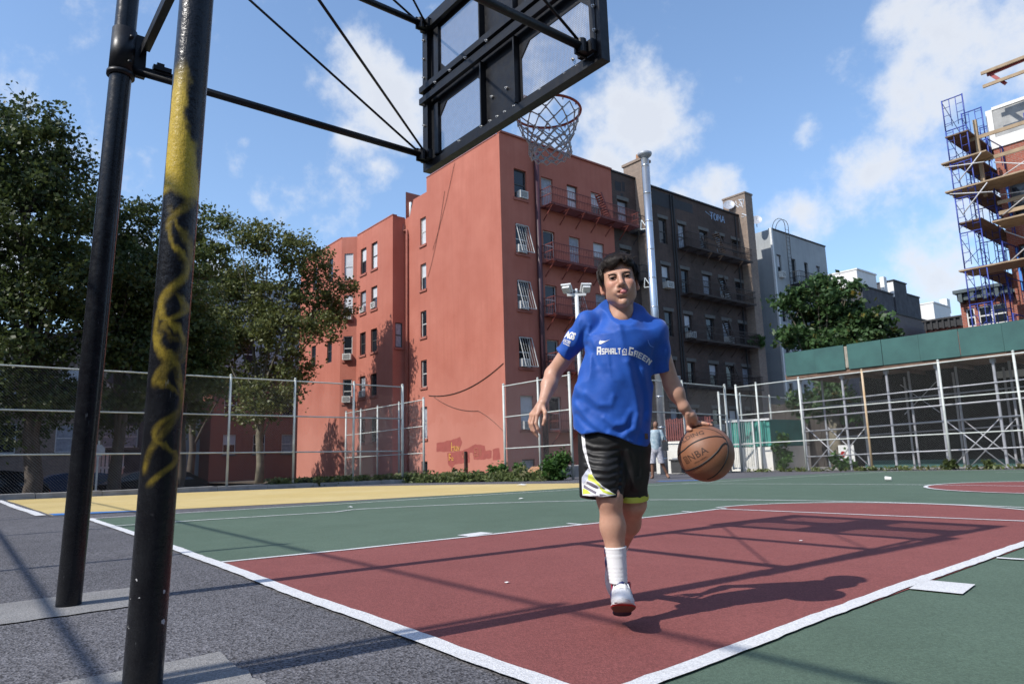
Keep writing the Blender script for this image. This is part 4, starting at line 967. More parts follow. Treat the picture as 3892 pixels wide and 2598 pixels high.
def tree(label, base, blobs, nleaf, leaf, mat, bark, r0=.22, seed=1, cat='tree', group=None, sub=26, spread=.30, depth=1.0, trunk_top=None):
    rng = np.random.default_rng(seed); t = empty('tree', base, label=label, cat=cat, group=group)
    B = np.array(base); BL = np.array(blobs, float)
    vd = BL[:,:2].mean(0)-np.array([CAMP.x, CAMP.y]); vd /= np.linalg.norm(vd)
    off = rng.uniform(-1, 1, len(BL))*BL[:,3]*depth; BL[:,0] += vd[0]*off; BL[:,1] += vd[1]*off
    # leaves: tufts scattered through each bough's volume, denser to the outside
    wts = BL[:,3]**2.2; cnt = np.maximum(40, (nleaf*wts/wts.sum())).astype(int); C = []
    for (x, y, z, R), n in zip(BL, cnt):
        k = max(5, int(sub*(R/1.2)**1.6)); d = rng.normal(size=(k,3)); d /= np.linalg.norm(d, axis=1)[:,None]
        ctr = np.array([x,y,z])+d*R*(rng.uniform(.25, 1.0, k)**.6)[:,None]*np.array([1,1,.9])
        w = rng.dirichlet(np.ones(k)*1.2); m = rng.multinomial(n, w)
        for c, mm in zip(ctr, m):
            sg = spread*rng.uniform(.55, 1.25); C.append(c+rng.normal(size=(mm,3))*np.array([sg,sg,sg*.62]))
    C = np.concatenate(C); leaf_cloud('crown', C, len(C), leaf, mat, t, rng)
    # trunk and limbs
    m = MB(); top = np.array(trunk_top) if trunk_top is not None else np.array([B[0], B[1], B[2]+(BL[:,2].mean()-B[2])*.6])
    P = [Vector(B+(top-B)*f+np.array([rng.uniform(-.12,.12), rng.uniform(-.12,.12), 0])*(f > 0)) for f in (0, .25, .5, .75, 1)]
    m.tube([P[0]]+P[1:], [r0*1.25, r0, r0*.9, r0*.8, r0*.7], 9)
    for (x, y, z, R) in BL:
        f = rng.uniform(.35, 1.0); i = min(int(f*4), 3); s = P[i].lerp(P[i+1], f*4-i); e = Vector((x, y, z))
        mid = s.lerp(e, .5)+Vector((rng.uniform(-.3,.3), rng.uniform(-.3,.3), .35)); rr = r0*.30*min(1.2, R)
        m.tube([s, s.lerp(mid, .5)+Vector((0,0,.1)), mid, e], [rr, rr*.8, rr*.6, rr*.25], 6, cap=False)
        for _ in range(3):
            q = e+Vector(rng.normal(size=3)*R*.6); m.tube([mid.lerp(e, rng.uniform(.2,.9)), q], [rr*.4, rr*.12], 5, cap=False)
    m.build('trunk', bark, t, smooth=True); place_children(t); return t
GT = 'trees along the street past the left fence'
tree('tall dark tree at the left edge of the view', (-22.1,.3,-.9), [(-22.2,-1.0,10.8,1.30),(-22.1,-0.5,9.9,1.60),(-22.1,0.5,10.6,0.81),(-22.1,0.4,9.3,1.20),(-22.1,-0.4,8.2,1.73),(-22.1,0.9,8.4,0.87),(-22.1,-0.7,6.4,1.55),(-22.1,0.4,6.6,1.55),(-22.0,1.2,6.7,0.70),(-22.1,-0.1,4.9,1.53),(-22.0,1.1,5.0,1.07),(-22.1,0.4,3.5,1.37),(-22.1,-0.4,3.2,1.21),(-22.2,-2.0,9.5,1.92),(-22.2,-1.8,6.8,2.17),(-22.2,-1.2,11.7,0.69),(-22.1,-0.0,11.5,0.62),(-22.0,0.9,10.4,0.45),(-22.1,-0.2,2.2,1.06),(-22.0,1.0,2.5,0.91)], 46000, .115, MAT['leaf_dark'], MAT['bark'], .24, 3, group=GT, sub=40, spread=.27)
tree('dark street tree between the two hoop posts', (-23.4,2.75,-.9), [(-23.5,1.7,9.8,0.84),(-23.4,2.3,9.0,1.00),(-23.4,2.1,7.7,1.32),(-23.3,2.8,7.2,1.15),(-23.3,3.2,8.7,0.75),(-23.4,2.1,5.9,1.30),(-23.3,3.0,5.3,1.30),(-23.3,2.7,3.8,1.29),(-23.2,3.3,9.8,0.59),(-23.2,3.4,6.5,1.14),(-23.4,2.4,2.4,0.96)], 30000, .115, MAT['leaf_dark'], MAT['bark'], .2, 4, group=GT, sub=40, spread=.27)
tree('olive green street tree right of the yellow marked hoop post', (-25.9,5.3,-.9), [(-25.9,5.3,10.9,0.84),(-26.0,5.0,9.6,1.30),(-25.7,5.9,9.1,0.92),(-25.9,5.3,7.4,1.46),(-26.0,4.9,5.6,1.44),(-25.7,6.0,5.6,1.26),(-26.0,4.7,4.2,1.43),(-25.7,5.9,4.0,1.07),(-25.6,6.3,10.5,0.56),(-25.9,5.3,2.8,1.07)], 26000, .12, MAT['leaf_mid'], MAT['bark'], .18, 5, group=GT, sub=40, spread=.27)
tree('pale yellow-green plane tree beside the red wing', (-36.6,12.0,-.9), [(-36.9,10.6,14.1,0.99),(-36.4,12.1,13.7,1.43),(-35.9,13.6,12.9,1.55),(-35.5,14.6,12.4,1.08),(-36.8,10.8,11.3,1.80),(-36.2,12.7,10.4,1.79),(-35.3,14.9,10.5,1.53),(-34.8,16.1,11.2,0.82),(-36.8,10.9,8.5,1.77),(-36.1,13.0,8.0,1.77),(-35.4,14.8,8.3,1.26),(-36.5,11.9,5.9,1.63),(-35.8,13.7,6.0,1.25),(-37.2,9.5,11.0,1.41),(-37.2,9.6,8.5,1.39),(-34.9,15.8,9.6,1.02),(-36.5,11.7,3.9,1.50),(-36.1,13.1,4.2,1.00)], 30000, .155, MAT['leaf_plane'], MAT['bark_pale'], .22, 6, group=GT, sub=42, spread=.32)
tree('leafy ailanthus tree with yellowing sprays above the green hoarding', (-12.6,30.8,-.3), [(-13.6,30.3,7.8,0.78),(-12.7,30.8,7.7,1.09),(-11.8,31.2,7.6,1.04),(-13.3,30.5,6.7,1.19),(-12.1,31.1,6.6,1.19),(-11.1,31.5,6.6,0.97),(-10.4,31.8,6.1,0.78),(-9.9,32.0,5.6,0.43),(-13.7,30.2,5.9,0.82),(-14.2,30.0,6.1,0.47),(-14.2,30.0,7.8,0.43),(-12.5,30.9,5.5,1.18),(-11.2,31.5,5.6,0.97),(-12.9,30.7,3.3,1.07),(-13.6,30.3,2.7,0.85),(-12.3,31.0,2.6,0.85),(-12.3,31.0,8.4,0.65),(-12.8,30.7,8.6,0.55)], 13000, .20, MAT['leaf_ailanthus'], MAT['bark_pale'], .30, 8, sub=26, spread=.24)
# shade trees of the side yard, out past the plane tree
tree('round street tree in front of the far end of the red wing', (-41.5,9.5,-.9), [(-41.5,9.5,6.5,2.0),(-40.4,10.2,8.3,1.7),(-42.6,9.2,8.6,1.8),(-41.4,9.8,10,1.4),(-39.8,10,6.6,1.4),(-43.2,9.6,6.4,1.6),(-38.6,10.8,5.6,1.3),(-38.2,10.4,7.8,1.1)], 11000, .19, MAT['leaf_mid'], MAT['bark'], .22, 9, group=GT)

def plant(label, c, R, n, leaf, mat, cat='bush', seed=1, h=1.0, group=None, name='bush'):
    rng = np.random.default_rng(seed); t = empty(name, c, label=label, cat=cat, group=group); C = []; m = MB()
    for k in range(max(6, int(18*R))):
        a = rng.uniform(0, 2*PI); rr = R*rng.uniform(0, 1)**.5*.8; z = R*h*rng.uniform(.15, 1.25); p = np.array([c[0]+rr*math.cos(a), c[1]+rr*math.sin(a), c[2]+z])
        q = int(n/max(6, int(18*R))); C.append(p+rng.normal(size=(q,3))*R*.2)
        m.tube([Vector((c[0]+rr*.15*math.cos(a), c[1]+rr*.15*math.sin(a), c[2]-.05)), Vector(p)], [.012, .004], 4, cap=False)
    leaf_cloud('foliage', np.concatenate(C), 0, leaf, mat, t, rng, up=.6, stretch=2.4); m.build('stem', MAT['bark'], t); place_children(t); return t
plant('large bright green bush at the foot of the floodlight pole', (-13.7,13.8,gz(-13.7,13.8)), .58, 1500, .10, MAT['leaf_bush'], seed=2)
plant('rounded green bush at the corner of the sunlit end wall', (-16.9,14.0,gz(-17,14)), .42, 900, .09, MAT['leaf_bush'], seed=3)
plant('low green bush below the cellar hatch', (-15.4,13.75,gz(-15,14)), .36, 700, .08, MAT['leaf_bush'], seed=4)
plant('small green tuft between the hatch and the large bush', (-14.5,13.85,gz(-14.5,14)), .24, 350, .07, MAT['leaf_bush'], seed=5)
plant('spiky weed clump below the blank end wall', (-18.6,13.2,gz(-18.6,13)), .30, 500, .08, MAT['leaf_weed'], seed=6)
plant('bright green plant at the shed corner under the tree', (-9.3,24.6,gz(-9.3,24)), .42, 500, .13, MAT['leaf_bush'], seed=7)
plant('leafy vine clump left of the shed behind the fence', (-12.2,25.2,gz(-12,24)), .5, 700, .13, MAT['leaf_bush'], seed=8, h=2.4)
plant('yellow-green weed tuft at the foot of the right fence', (-4.3,23.35,gz(-4.3,23)), .22, 260, .07, MAT['leaf_weed'], seed=9)
plant('wide low weed tuft near the crossed braces', (-5.3,23.35,gz(-5.3,23)), .20, 260, .07, MAT['leaf_weed'], seed=10)
plant('weed tuft at the right edge below the fence', (-2.7,23.3,gz(-2.7,23)), .30, 350, .08, MAT['leaf_weed'], seed=11)
plant('potted fern hanging on the tenement fire escape', (-23.6,43.0,7.9), .55, 500, .16, MAT['leaf_bush'], seed=12, cat='plant')
# strip of weeds below the red house and along the fences
rng = np.random.default_rng(21); C = []
for k in range(260):
    f = rng.uniform(0, 1); x = -19.6+f*6.0+rng.normal()*.25; y = 11.2+f*2.7+rng.normal()*.30
    hgt = rng.uniform(.06, .34)*(1.0 if rng.uniform() < .7 else 1.4); C.append(np.array([x, y, gz(x, y)])+np.abs(rng.normal(size=(22,3)))*np.array([.10,.10,hgt*.5])*rng.choice([-1,1],(22,3))*np.array([1,1,0])+np.array([0,0,1])*rng.uniform(0,hgt,(22,1)))
for k in range(110):
    x = -24+rng.uniform(0, 7); y = 12.5+rng.uniform(0, 6); C.append(np.array([x, y, gz(x, y)-.06])+rng.normal(size=(18,3))*np.array([.14,.14,.02])+np.array([0,0,1])*rng.uniform(0,.30,(18,1)))
for k in range(160):
    x = -19.0+rng.normal()*.2; y = rng.uniform(6.5, 11.5); C.append(np.array([x, y, gz(x, y)])+rng.normal(size=(20,3))*np.array([.1,.1,.02])+np.array([0,0,1])*rng.uniform(0,.30,(20,1)))
for k in range(110):
    x = rng.uniform(-12.5, 2); y = 23.35+rng.normal()*.08; C.append(np.array([x, y, gz(x, y)])+rng.normal(size=(9,3))*np.array([.08,.05,.01])+np.array([0,0,1])*rng.uniform(0,.13,(9,1)))
o = leaf_cloud('weeds', np.concatenate(C), 0, .085, MAT['leaf_weed'], None, rng, up=.1, stretch=2.8); o['kind'] = 'stuff'

def boards(name, label, cat, X0_, X1_, y, z0, z1, w, mat):
    t = empty(name, ((X0_+X1_)/2, y, z0), label=label, cat=cat); x = X0_; i = 0
    while x < X1_-.01: m = MB(); m.box((x+.006,y+.012*(i % 2),z0),(min(x+w,X1_)-.006,y+.04+.012*(i % 2),z1-.03*((i*7) % 3))); m.build('board', mat, t); x += w; i += 1
    place_children(t); return t
MAT['lamp_red'] = M('lamp_red', (.30,.01,.01), .25, .1, 4); MAT['car_blue'] = M('car_paint_blue', (.03,.05,.10), .2, .2, 2)
MAT['board_dark'] = M('board_dark', (.045,.038,.034), .9, .3, 3)
boards('board_fence', 'dark board fence closing the lot behind the ailanthus trunk', 'fence', -17.5, -9.5, 33.4, -.4, 3.1, .32, MAT['board_dark'])
pb = empty('painted_board', (-11.6, 29.6, -.2), label='white board with red, blue and green shapes leaning by the ailanthus trunk', cat='board')
m = MB(); m.box((-11.95,29.60,-.2),(-11.25,29.64,.75)); m.build('panel', MAT['white_metal'], pb)
for (x, z, r, c) in ((-11.75,.35,.13,'lamp_red'),(-11.45,.55,.09,'car_blue'),(-11.5,.15,.12,'leaf_bush'),(-11.75,.05,.07,'lamp_red'),(-11.65,.60,.06,'leaf_bush')):
    m = MB(); n = 9; m.add([(x+r*math.cos(2*PI*k/n)*(1+.25*math.sin(3*k)),29.594,z+r*math.sin(2*PI*k/n)) for k in range(n)], [tuple(range(n))]); m.build('painted_shape', MAT[c], pb)
place_children(pb)
# ------------------------------------------------------------------ street behind the left trees
def house(name, label, x0, x1, y0, y1, z1, mat, wins, lintel=True, roof='tar'):
    t = empty(name, (x1, (y0+y1)/2, ZB), label=label, cat='building'); w = MB()
    facade(w, (x1,y0,0), (0,1,0), (1,0,0), y1-y0, ZB, z1, wins, .15); box_walls(w, x0, x1, y0, y1, ZB, z1, ('x1',)); w.build('wall', MAT[mat], t)
    for i, (a, b_, c, d) in enumerate(wins): window(t, (x1,y0,0), (0,1,0), (1,0,0), a, b_, c, d, .12, ['dark','halfblind','curtain'][i % 3], 'white_metal', 'lintel' if lintel else None)
    q = MB(); q.box((x1-.3,y0-.05,z1+.002),(x1+.15,y1+.05,z1+.25)); q.build('coping', MAT[roof], t); place_children(t); return t
house('grey_house', 'tall grey rendered house showing through the street trees', -72, -58, 9, 25, 16.5, 'grey_stucco', [(a,a+1.1,z,z+1.7) for a in (1.5,5,8.5,12) for z in (12.5,9.3,6.1,2.9)])
house('red_house', 'low red brick house behind the plane tree trunk', -60, -55, 14.2, 24, 7.6, 'red_brick', [(a,a+1,z,z+1.6) for a in (1,3.4,5.8) for z in (4.6,1.4)])
house('pink_house', 'pale pink rendered house front at the far left behind the trees', -56, -46, -14, 5.5, 8.5, 'pale_brick', [(a,a+1.1,z,z+1.7) for a in (2,5,8,11,14,17) for z in (5,1.6)])
house('slate_house', 'dark slate grey house block behind the street trees', -64, -52, 5.7, 9, 11, 'dark_stucco', [(a,a+.9,z,z+1.5) for a in (.5,1.9) for z in (8,5,2)])
block('tenement_block', -62, -24.5, -44, -13.5, 17.5, 'brown_brick', 'unseen tall brick block added south of the street to shade it, beyond the left edge of the view')  # out-of-frame block added to throw shade over the street
block('tenement_block', -110, -64, -44, -6, 20, 'brown_brick', 'second unseen tall brick block farther down the street')
block('tenement_block', -22, 45, -60, -34, 15, 'brown_brick', 'unseen brick block added along the south side of the playground to darken reflections, behind the viewer')  # unseen, added to dim sky fill and reflections
block('tenement_block', 26, 45, -33, 70, 14, 'brown_brick', 'unseen brick block added along the east side of the playground to cut fill light, behind the viewer')  # unseen as well, added for darker reflections and less fill
pf = empty('white_paling_fence', (-33, 5, -.9), label='white paling fence daubed with orange beyond the dark parked cars', cat='fence')
MAT['paling'] = M('paling_white', (.62,.62,.62), .7, .5, 2.2, c2=(.60,.22,.12))
y = 2.9
while y < 4.5: m = MB(); m.box((-33.0,y,-.9),(-32.96,y+.10,1.25+.04*math.sin(y*9))); m.build('paling', MAT['paling'], pf); y += .155
for z in (-.3, .6): m = MB(); m.box((-33.06,2.8,z),(-33.005,4.6,z+.1)); m.build('rail', MAT['paling'], pf)
place_children(pf)
MAT['car_black'] = M('car_paint_black', (.010,.010,.012), .18, .2, 2); MAT['tyre'] = M('tyre', (.015,.015,.015), .9, .2, 9); MAT['hub'] = M('hub', (.35,.36,.37), .35, .1, 4, metal=.8)
def car(label, x, y, z, mat, suv=False, group='parked cars beyond the fence'):
    t = empty('parked_car', (x, y, z), label=label, cat='car', group=group); H = 1.62 if suv else 1.44; L = 4.5; W = 1.78
    prof = [(-2.25,.45),(-2.22,.85),(-1.95,.98),(-1.2,1.02),(-.45,H-.06),(.0,H),(.9,H),(1.5,H-.08),(2.0,1.08) if not suv else (2.15,1.1),(2.22,.95),(2.25,.45),(1.85,.26),(-1.9,.26)]
    n = len(prof); V = []; 
    for s in (-1, 1):
        for (a, b_) in prof:
            inset = .13*max(0, (b_-1.0)/.45); V.append((x+s*(W/2-inset), y+a, z+b_))
    F = [tuple(range(n))[::-1], tuple(range(n, 2*n))]+[(i, (i+1) % n, n+(i+1) % n, n+i) for i in range(n)]
    m = MB(); m.add(V, F); b_ = m.build('body', MAT[mat], t); 
    for s in (-1, 1):
        m = MB(); xx = x+s*(W/2-.055+.006)
        m.add([(xx,y-.98,z+1.05),(xx-s*.085,y-.42,z+H-.14),(xx-s*.085,y+.42,z+H-.12),(xx,y+.42,z+1.05)], [(0,1,2,3) if s < 0 else (3,2,1,0)]); m.add([(xx,y+.52,z+1.05),(xx-s*.085,y+.52,z+H-.12),(xx-s*.085,y+1.35,z+H-.16),(xx,y+1.72,z+1.08)], [(0,1,2,3) if s < 0 else (3,2,1,0)]); m.build('window', MAT['glass_dark'], t)
        for a in (-1.38, 1.38):
            m = MB(); m.tube([(x+s*(W/2-.2),y+a,z+.32),(x+s*(W/2+.01),y+a,z+.32)], .32, 18); w = m.build('wheel', MAT['tyre'], t); m = MB(); m.tube([(x+s*(W/2),y+a,z+.32),(x+s*(W/2+.02),y+a,z+.32)], .19, 14); m.build('rim', MAT['hub'], w)
        m = MB(); m.box((x+s*.62-.14,y-2.26,z+.66),(x+s*.62+.14,y-2.18,z+.82)); m.build('headlight', MAT['hub'], t); m = MB(); m.box((x+s*.66-.12,y+2.17,z+.72),(x+s*.66+.12,y+2.26,z+.92)); m.build('tail_light', MAT['lamp_red'], t)
    place_children(t); return t
car('black parked sport utility car at the far left behind the fence', -26.6, -1.1, -.95, 'car_black', True)
car('black parked saloon car between the two hoop posts', -26.5, 4.1, -.95, 'car_black')
car('dark blue parked car beyond the black cars', -30.2, 2.0, -.95, 'car_blue')
sg = empty('road_sign', (-21.6, 2.75, -.85), label='back of a grey octagonal road sign seen between the hoop posts', cat='road sign')
m = MB(); m.tube([(-21.6,1.95,-.85),(-21.6,1.95,1.5)], .03, 8); m.build('post', MAT['galv'], sg)
m = MB(); c = Vector((-21.57,1.95,1.2)); m.add([c+Vector((dx,.19*math.cos(PI/8+k*PI/4),.19*math.sin(PI/8+k*PI/4))) for dx in (0,.01) for k in range(8)], [tuple(range(8))[::-1], tuple(range(8,16))]+[(k,(k+1)%8,8+(k+1)%8,8+k) for k in range(8)]); m.build('plate', MAT['galv2'], sg); place_children(sg)

# ------------------------------------------------------------------ the basketball goal
goal = empty('basketball_goal', (-.08, -.93, 0), label='black two-post basketball goal seen from behind with perforated backboard and white net', cat='basketball goal')
def sprayed(name):
    """black gloss paint with yellow spray marks, in the post's own axes (z up, angle round the post)"""
    t = NT(name); v = t.tc('Object'); sp = t.n.new('ShaderNodeSeparateXYZ'); t.l.new(v, sp.inputs[0]); z = sp.outputs[2]
    th = t.math('ARCTAN2', sp.outputs[1], sp.outputs[0]); th = t.math('ADD', th, .19)          # 0 faces the court corner
    nz = t.noise(t.scale(v, (8, 8, 4.5)), 1.0, 4, .55); w = t.math('MULTIPLY', t.math('SUBTRACT', nz, .5), 2.0)
    thn = t.math('ADD', th, w)
    zz = t.math('ADD', z, t.math('MULTIPLY', w, .06))
    # upper solid stripe
    up = t.math('MULTIPLY', t.ramp(zz, 2.16, 2.02, 0.0, 1.0, True), t.ramp(zz, 1.60, 1.64, 0.0, 1.0, True))
    wid = t.ramp(z, 1.62, 2.15, 1.25, .30); body = t.ramp(t.math('SUBTRACT', t.math('ABSOLUTE', t.math('SUBTRACT', thn, .12)), wid), .22, -.10, 0.0, 1.0, True)
    m1 = t.math('MULTIPLY', up, body)
    # snaking lines below
    def snake(freq, ph, amp, off, width, z0, z1):
        c = t.math('ADD', t.math('MULTIPLY', t.math('SINE', t.math('ADD', t.math('MULTIPLY', zz, freq), ph)), amp), off)
        d = t.math('ABSOLUTE', t.math('SUBTRACT', thn, c)); g = t.ramp(d, width, width*.08, 0.0, 1.0, True); g = t.math('MULTIPLY', g, t.ramp(t.noise(t.scale(v, (3, 3, 7)), 1.0+ph*.13, 4, .6), .34, .58, .25, 1.0))
        return t.math('MULTIPLY', g, t.math('MULTIPLY', t.ramp(z, z0-.04, z0, 0.0, 1.0, True), t.ramp(z, z1+.04, z1, 0.0, 1.0, True)))
    m2 = snake(24, .4, .62, .30, .42, .98, 1.62); m3 = snake(13, 2.2, .85, .25, .40, .70, 1.56); m4 = snake(37, .0, .60, .50, .38, .66, 1.25)
    mk = t.math('MAXIMUM', t.math('MAXIMUM', m1, t.math('MULTIPLY', m2, .6)), t.math('MAXIMUM', t.math('MULTIPLY', m3, .5), t.math('MULTIPLY', m4, .45)))
    spk = t.ramp(t.noise(v, 240, 2, .5), .25, .6, .55, 1.0); mk = t.math('MULTIPLY', mk, spk)
    blk = t.mix(t.ramp(t.noise(v, 14, 5), .3, .7), (.006,.006,.008), (.013,.014,.016))
    chip = t.math('MULTIPLY', t.ramp(t.noise(v, 34, 2, .4), .735, .75), t.ramp(z, .55, .4, 0.0, 1.0)); blk = t.mix(chip, blk, (.45,.45,.45))
    sc_ = t.ramp(t.noise(t.scale(v, (40, 40, 9)), 1.0, 4, .7), .71, .76); blk = t.mix(t.math('MULTIPLY', sc_, .5), blk, (.30,.31,.32))
    t.color(t.mix(mk, blk, (.56,.40,.045))); t.rough(t.ramp(t.noise(v, 30, 3), .3, .7, .20, .30)); t.b.inputs['Specular IOR Level'].default_value = .35
    t.bump(t.math('ADD', t.noise(v, 55, 5, .6), t.math('MULTIPLY', t.noise(t.scale(v, (1, 1, .25)), 130, 3), .5)), .35, .006); return t.m
MAT['post_sprayed'] = sprayed('post_sprayed')
def paint_black(name, r=.36):
    t = NT(name); v = t.tc('Object')
    blk = t.mix(t.ramp(t.noise(v, 12, 5), .3, .7), (.006,.006,.008), (.012,.013,.015))
    sc_ = t.ramp(t.noise(t.scale(v, (40, 40, 9)), 1.0, 4, .7), .70, .76); blk = t.mix(t.math('MULTIPLY', sc_, .4), blk, (.30,.31,.32))
    t.color(blk); t.rough(t.ramp(t.noise(v, 30, 3), .3, .7, r-.07, r+.08)); t.b.inputs['Specular IOR Level'].default_value = .35
    t.bump(t.noise(v, 50, 5, .6), .16, .005); return t.m
MAT['post_black'] = paint_black('post_black', .24); MAT['frame_black'] = paint_black('frame_black', .42)
MAT['bolt'] = M('bolt_zinc', (.45,.45,.44), .4, .2, 20, metal=.6); MAT['rim_orange'] = M('rim_orange', (.42,.070,.035), .55, .3, 12); MAT['net_cord'] = M('net_cord', (.60,.60,.60), .8, .2, 30)
PN = Vector((.795, -.945, 0)); PF = Vector((-.96, -.955, 0)); TILT = Vector((.004, .021, 0))
def pole(p, r, mat):
    m = MB(); o = MB(); o.tube([Vector((0,0,-.25))]+[TILT*z+Vector((0,0,z)) for z in (0, 1, 2, 3, 4, 5.1)], r, 28)
    ob = o.build('post', MAT[mat], goal, smooth=True); ob.location = p; return ob
pn = pole(PN, .058, 'post_sprayed'); pf_ = pole(PF, .058, 'post_black')
def atp(p, z): return p+TILT*z+Vector((0,0,z))
GT_ = lambda m, n, mat='frame_black', par=goal, smooth=True: m.build(n, MAT[mat], par, smooth=smooth)
for p in (PN, PF):
    m = MB(); m.tube([atp(p, 2.97), atp(p, 3.24)], .066, 24); GT_(m, 'clamp_sleeve'); m = MB(); m.tube([atp(p, 2.945), atp(p, 2.968)], .074, 24); GT_(m, 'clamp_ring')
    m = MB(); q = atp(p, 3.1); m.box((q.x-.008,q.y+.05,q.z-.13),(q.x+.008,q.y+.12,q.z+.13)); m.box((q.x+.012,q.y+.05,q.z-.13),(q.x+.024,q.y+.12,q.z+.13)); GT_(m, 'clamp_lug', smooth=False)
    m = MB(); m.tube([atp(p, 4.0), atp(p, 4.22)], .066, 24); GT_(m, 'clamp_sleeve')
    for z in (3.02, 3.18):
        q = atp(p, z); m = MB(); m.tube([q+Vector((-.075,.03,0)), q+Vector((.075,.03,0))], .011, 6); GT_(m, 'bolt', 'frame_black')
BLx, BRx, BY_ = -.86, .86, 1.135
A1 = (atp(PF, 3.0)+Vector((.02,.05,0)), Vector((BLx,BY_,2.955))); A2 = (atp(PF, 4.1)+Vector((.02,.05,0)), Vector((BLx,BY_,4.045))); A3 = (atp(PN, 3.0)+Vector((0,.05,0)), Vector((BRx,BY_,2.955))); A4 = (atp(PN, 4.1)+Vector((0,.05,0)), Vector((BRx,BY_,4.045)))
for a, b_ in (A1, A2, A3, A4): m = MB(); m.tube([a, b_], .024, 14); GT_(m, 'support_arm')
def rod(a, b_): m = MB(); m.tube([a, b_], .0085, 8); GT_(m, 'brace_rod')
E1 = Vector((BLx-.02,BY_-.02,2.965)); E2 = Vector((BLx,BY_-.02,4.03)); E3 = Vector((BRx,BY_-.02,2.965))
rod(atp(PF, 4.1)+Vector((0,.06,0)), E1); rod(atp(PN, 3.05)+Vector((0,.06,0)), E1+Vector((.02,0,.03))); rod(atp(PF, 5.0), E2); rod(atp(PN, 4.1), E2+Vector((.03,0,.02))); rod(atp(PN, 4.15)+Vector((0,.06,0)), E3); rod(atp(PF, 3.05), E3+Vector((-.02,0,0))) if False else None
# angle-iron cross bracing between the posts
def angle_iron(a, b_, name='angle_brace'):
    m = MB(); d = (b_-a).normalized(); m.bar(a, b_, .055, .006, up=(0,1,0)); m.bar(a+Vector((0,.024,.026)), b_+Vector((0,.024,.026)), .006, .055, up=(0,1,0)); GT_(m, name, smooth=False)
angle_iron(atp(PF, 3.12)+Vector((.02,.085,0)), atp(PN, 3.12)+Vector((-.02,.085,0))); angle_iron(atp(PF, 4.1)+Vector((.02,.085,0)), atp(PN, 4.1)+Vector((-.02,.085,0)))
# bent hook welded on the lower arm by the far post
a, b_ = A1; d = (b_-a).normalized(); h = a+d*.06+Vector((0,0,.026)); m = MB(); m.tube([h, h+d*.22+Vector((0,0,.012)), h+d*.30+Vector((0,0,.02)), h+d*.325+Vector((0,0,.055)), h+d*.33+Vector((0,0,.09))], [.012,.012,.012,.011,.008], 8); GT_(m, 'hook')
m = MB(); m.obox(h+d*.10+Vector((0,0,.028)), d*.05, Vector((.02,0,0)), Vector((0,0,.014))); m.obox(h+d*.09+Vector((0,0,.05)), d*.02, Vector((.014,0,0)), Vector((0,0,.012))); GT_(m, 'hook_plate', smooth=False)
# backboard
bb = MB(); X0, X1, Z0, Z1 = -.95, .95, 2.865, 4.135; Y0, Y1 = 1.165, 1.232
for lo, hi in (((X0,Y0,Z0),(X1,Y1,Z0+.055)),((X0,Y0,Z1-.055),(X1,Y1,Z1)),((X0,Y0,Z0+.0552),(X0+.055,Y1,Z1-.0552)),((X1-.055,Y0,Z0+.0552),(X1,Y1,Z1-.0552))): bb.box(lo, hi)
bo = GT_(bb, 'backboard_frame', smooth=False)
# inner flange, the face plate with chamfered openings filled by perforated sheet
fl_ = MB(); Yp0, Yp1 = 1.196, 1.204
openings = [(-.730,-.170,3.600,3.985,'bl'),(-.745,-.180,2.975,3.335,'tr'),(.225,.855,2.955,3.310,'tl'),(.225,.855,3.600,3.985,'br')]
openings = [(-.735,-.172,3.598,3.985,0),(-.745,-.178,2.972,3.338,1),(.222,.858,2.955,3.325,2),(.222,.858,3.598,3.985,3)]
xs = sorted({X0+.0552, X1-.0552, *[o[0] for o in openings], *[o[1] for o in openings]}); zs = sorted({Z0+.0552, Z1-.0552, *[o[2] for o in openings], *[o[3] for o in openings]})
for i in range(len(xs)-1):
    for j in range(len(zs)-1):
        xc, zc = (xs[i]+xs[i+1])/2, (zs[j]+zs[j+1])/2
        if not any(o[0] < xc < o[1] and o[2] < zc < o[3] for o in openings): fl_.box((xs[i],Yp0,zs[j]),(xs[i+1],Yp1,zs[j+1]))
ch = .085
for (x0, x1, z0, z1, k) in openings:        # chamfer gussets in two corners of each opening
    for (cx, cz, sx, sz) in ((x0,z1,1,-1),(x1,z1,-1,-1)) if k in (1,2) else ((x0,z0,1,1),(x1,z0,-1,1)):
        P = [(cx,cz),(cx+sx*ch,cz),(cx,cz+sz*ch)]; V = [(px,yy,pz) for yy in (Yp0-.002,Yp1+.002) for px, pz in P]
        fl_.add(V, [(0,1,2),(5,4,3),(0,3,4,1),(1,4,5,2),(2,5,3,0)])
GT_(fl_, 'face_plate', smooth=False)
# perforated steel sheet: real holes in a staggered grid
def perforated(x0, x1, z0, z1, y, p=.0125, hole=.0062):
    V = []; F = []; nx = int((x1-x0)/p); nz_ = int((z1-z0)/(p*.5))
    nx = int(round((x1-x0)/p)); nzr = int(round((z1-z0)/p)); px = (x1-x0)/nx; pz = (z1-z0)/nzr
    for j in range(nzr):
        for i in range(nx):
            ox = x0+i*px; oz = z0+j*pz; b0 = len(V); c = (ox+px/2, oz+pz/2)
            V += [(ox,y,oz),(ox+px,y,oz),(ox+px,y,oz+pz),(ox,y,oz+pz)]
            r = hole*1.05
            V += [(c[0]+r*math.cos(a),y,c[1]+r*math.sin(a)) for a in (-.75*PI,-.25*PI,.25*PI,.75*PI)]
            F += [(b0,b0+1,b0+5,b0+4),(b0+1,b0+2,b0+6,b0+5),(b0+2,b0+3,b0+7,b0+6),(b0+3,b0,b0+4,b0+7)]
    return np_mesh('perforated_sheet', V, F, MAT['sheet_black'])
MAT['sheet_black'] = M('sheet_black', (.20,.21,.26), .5, .2, 20)
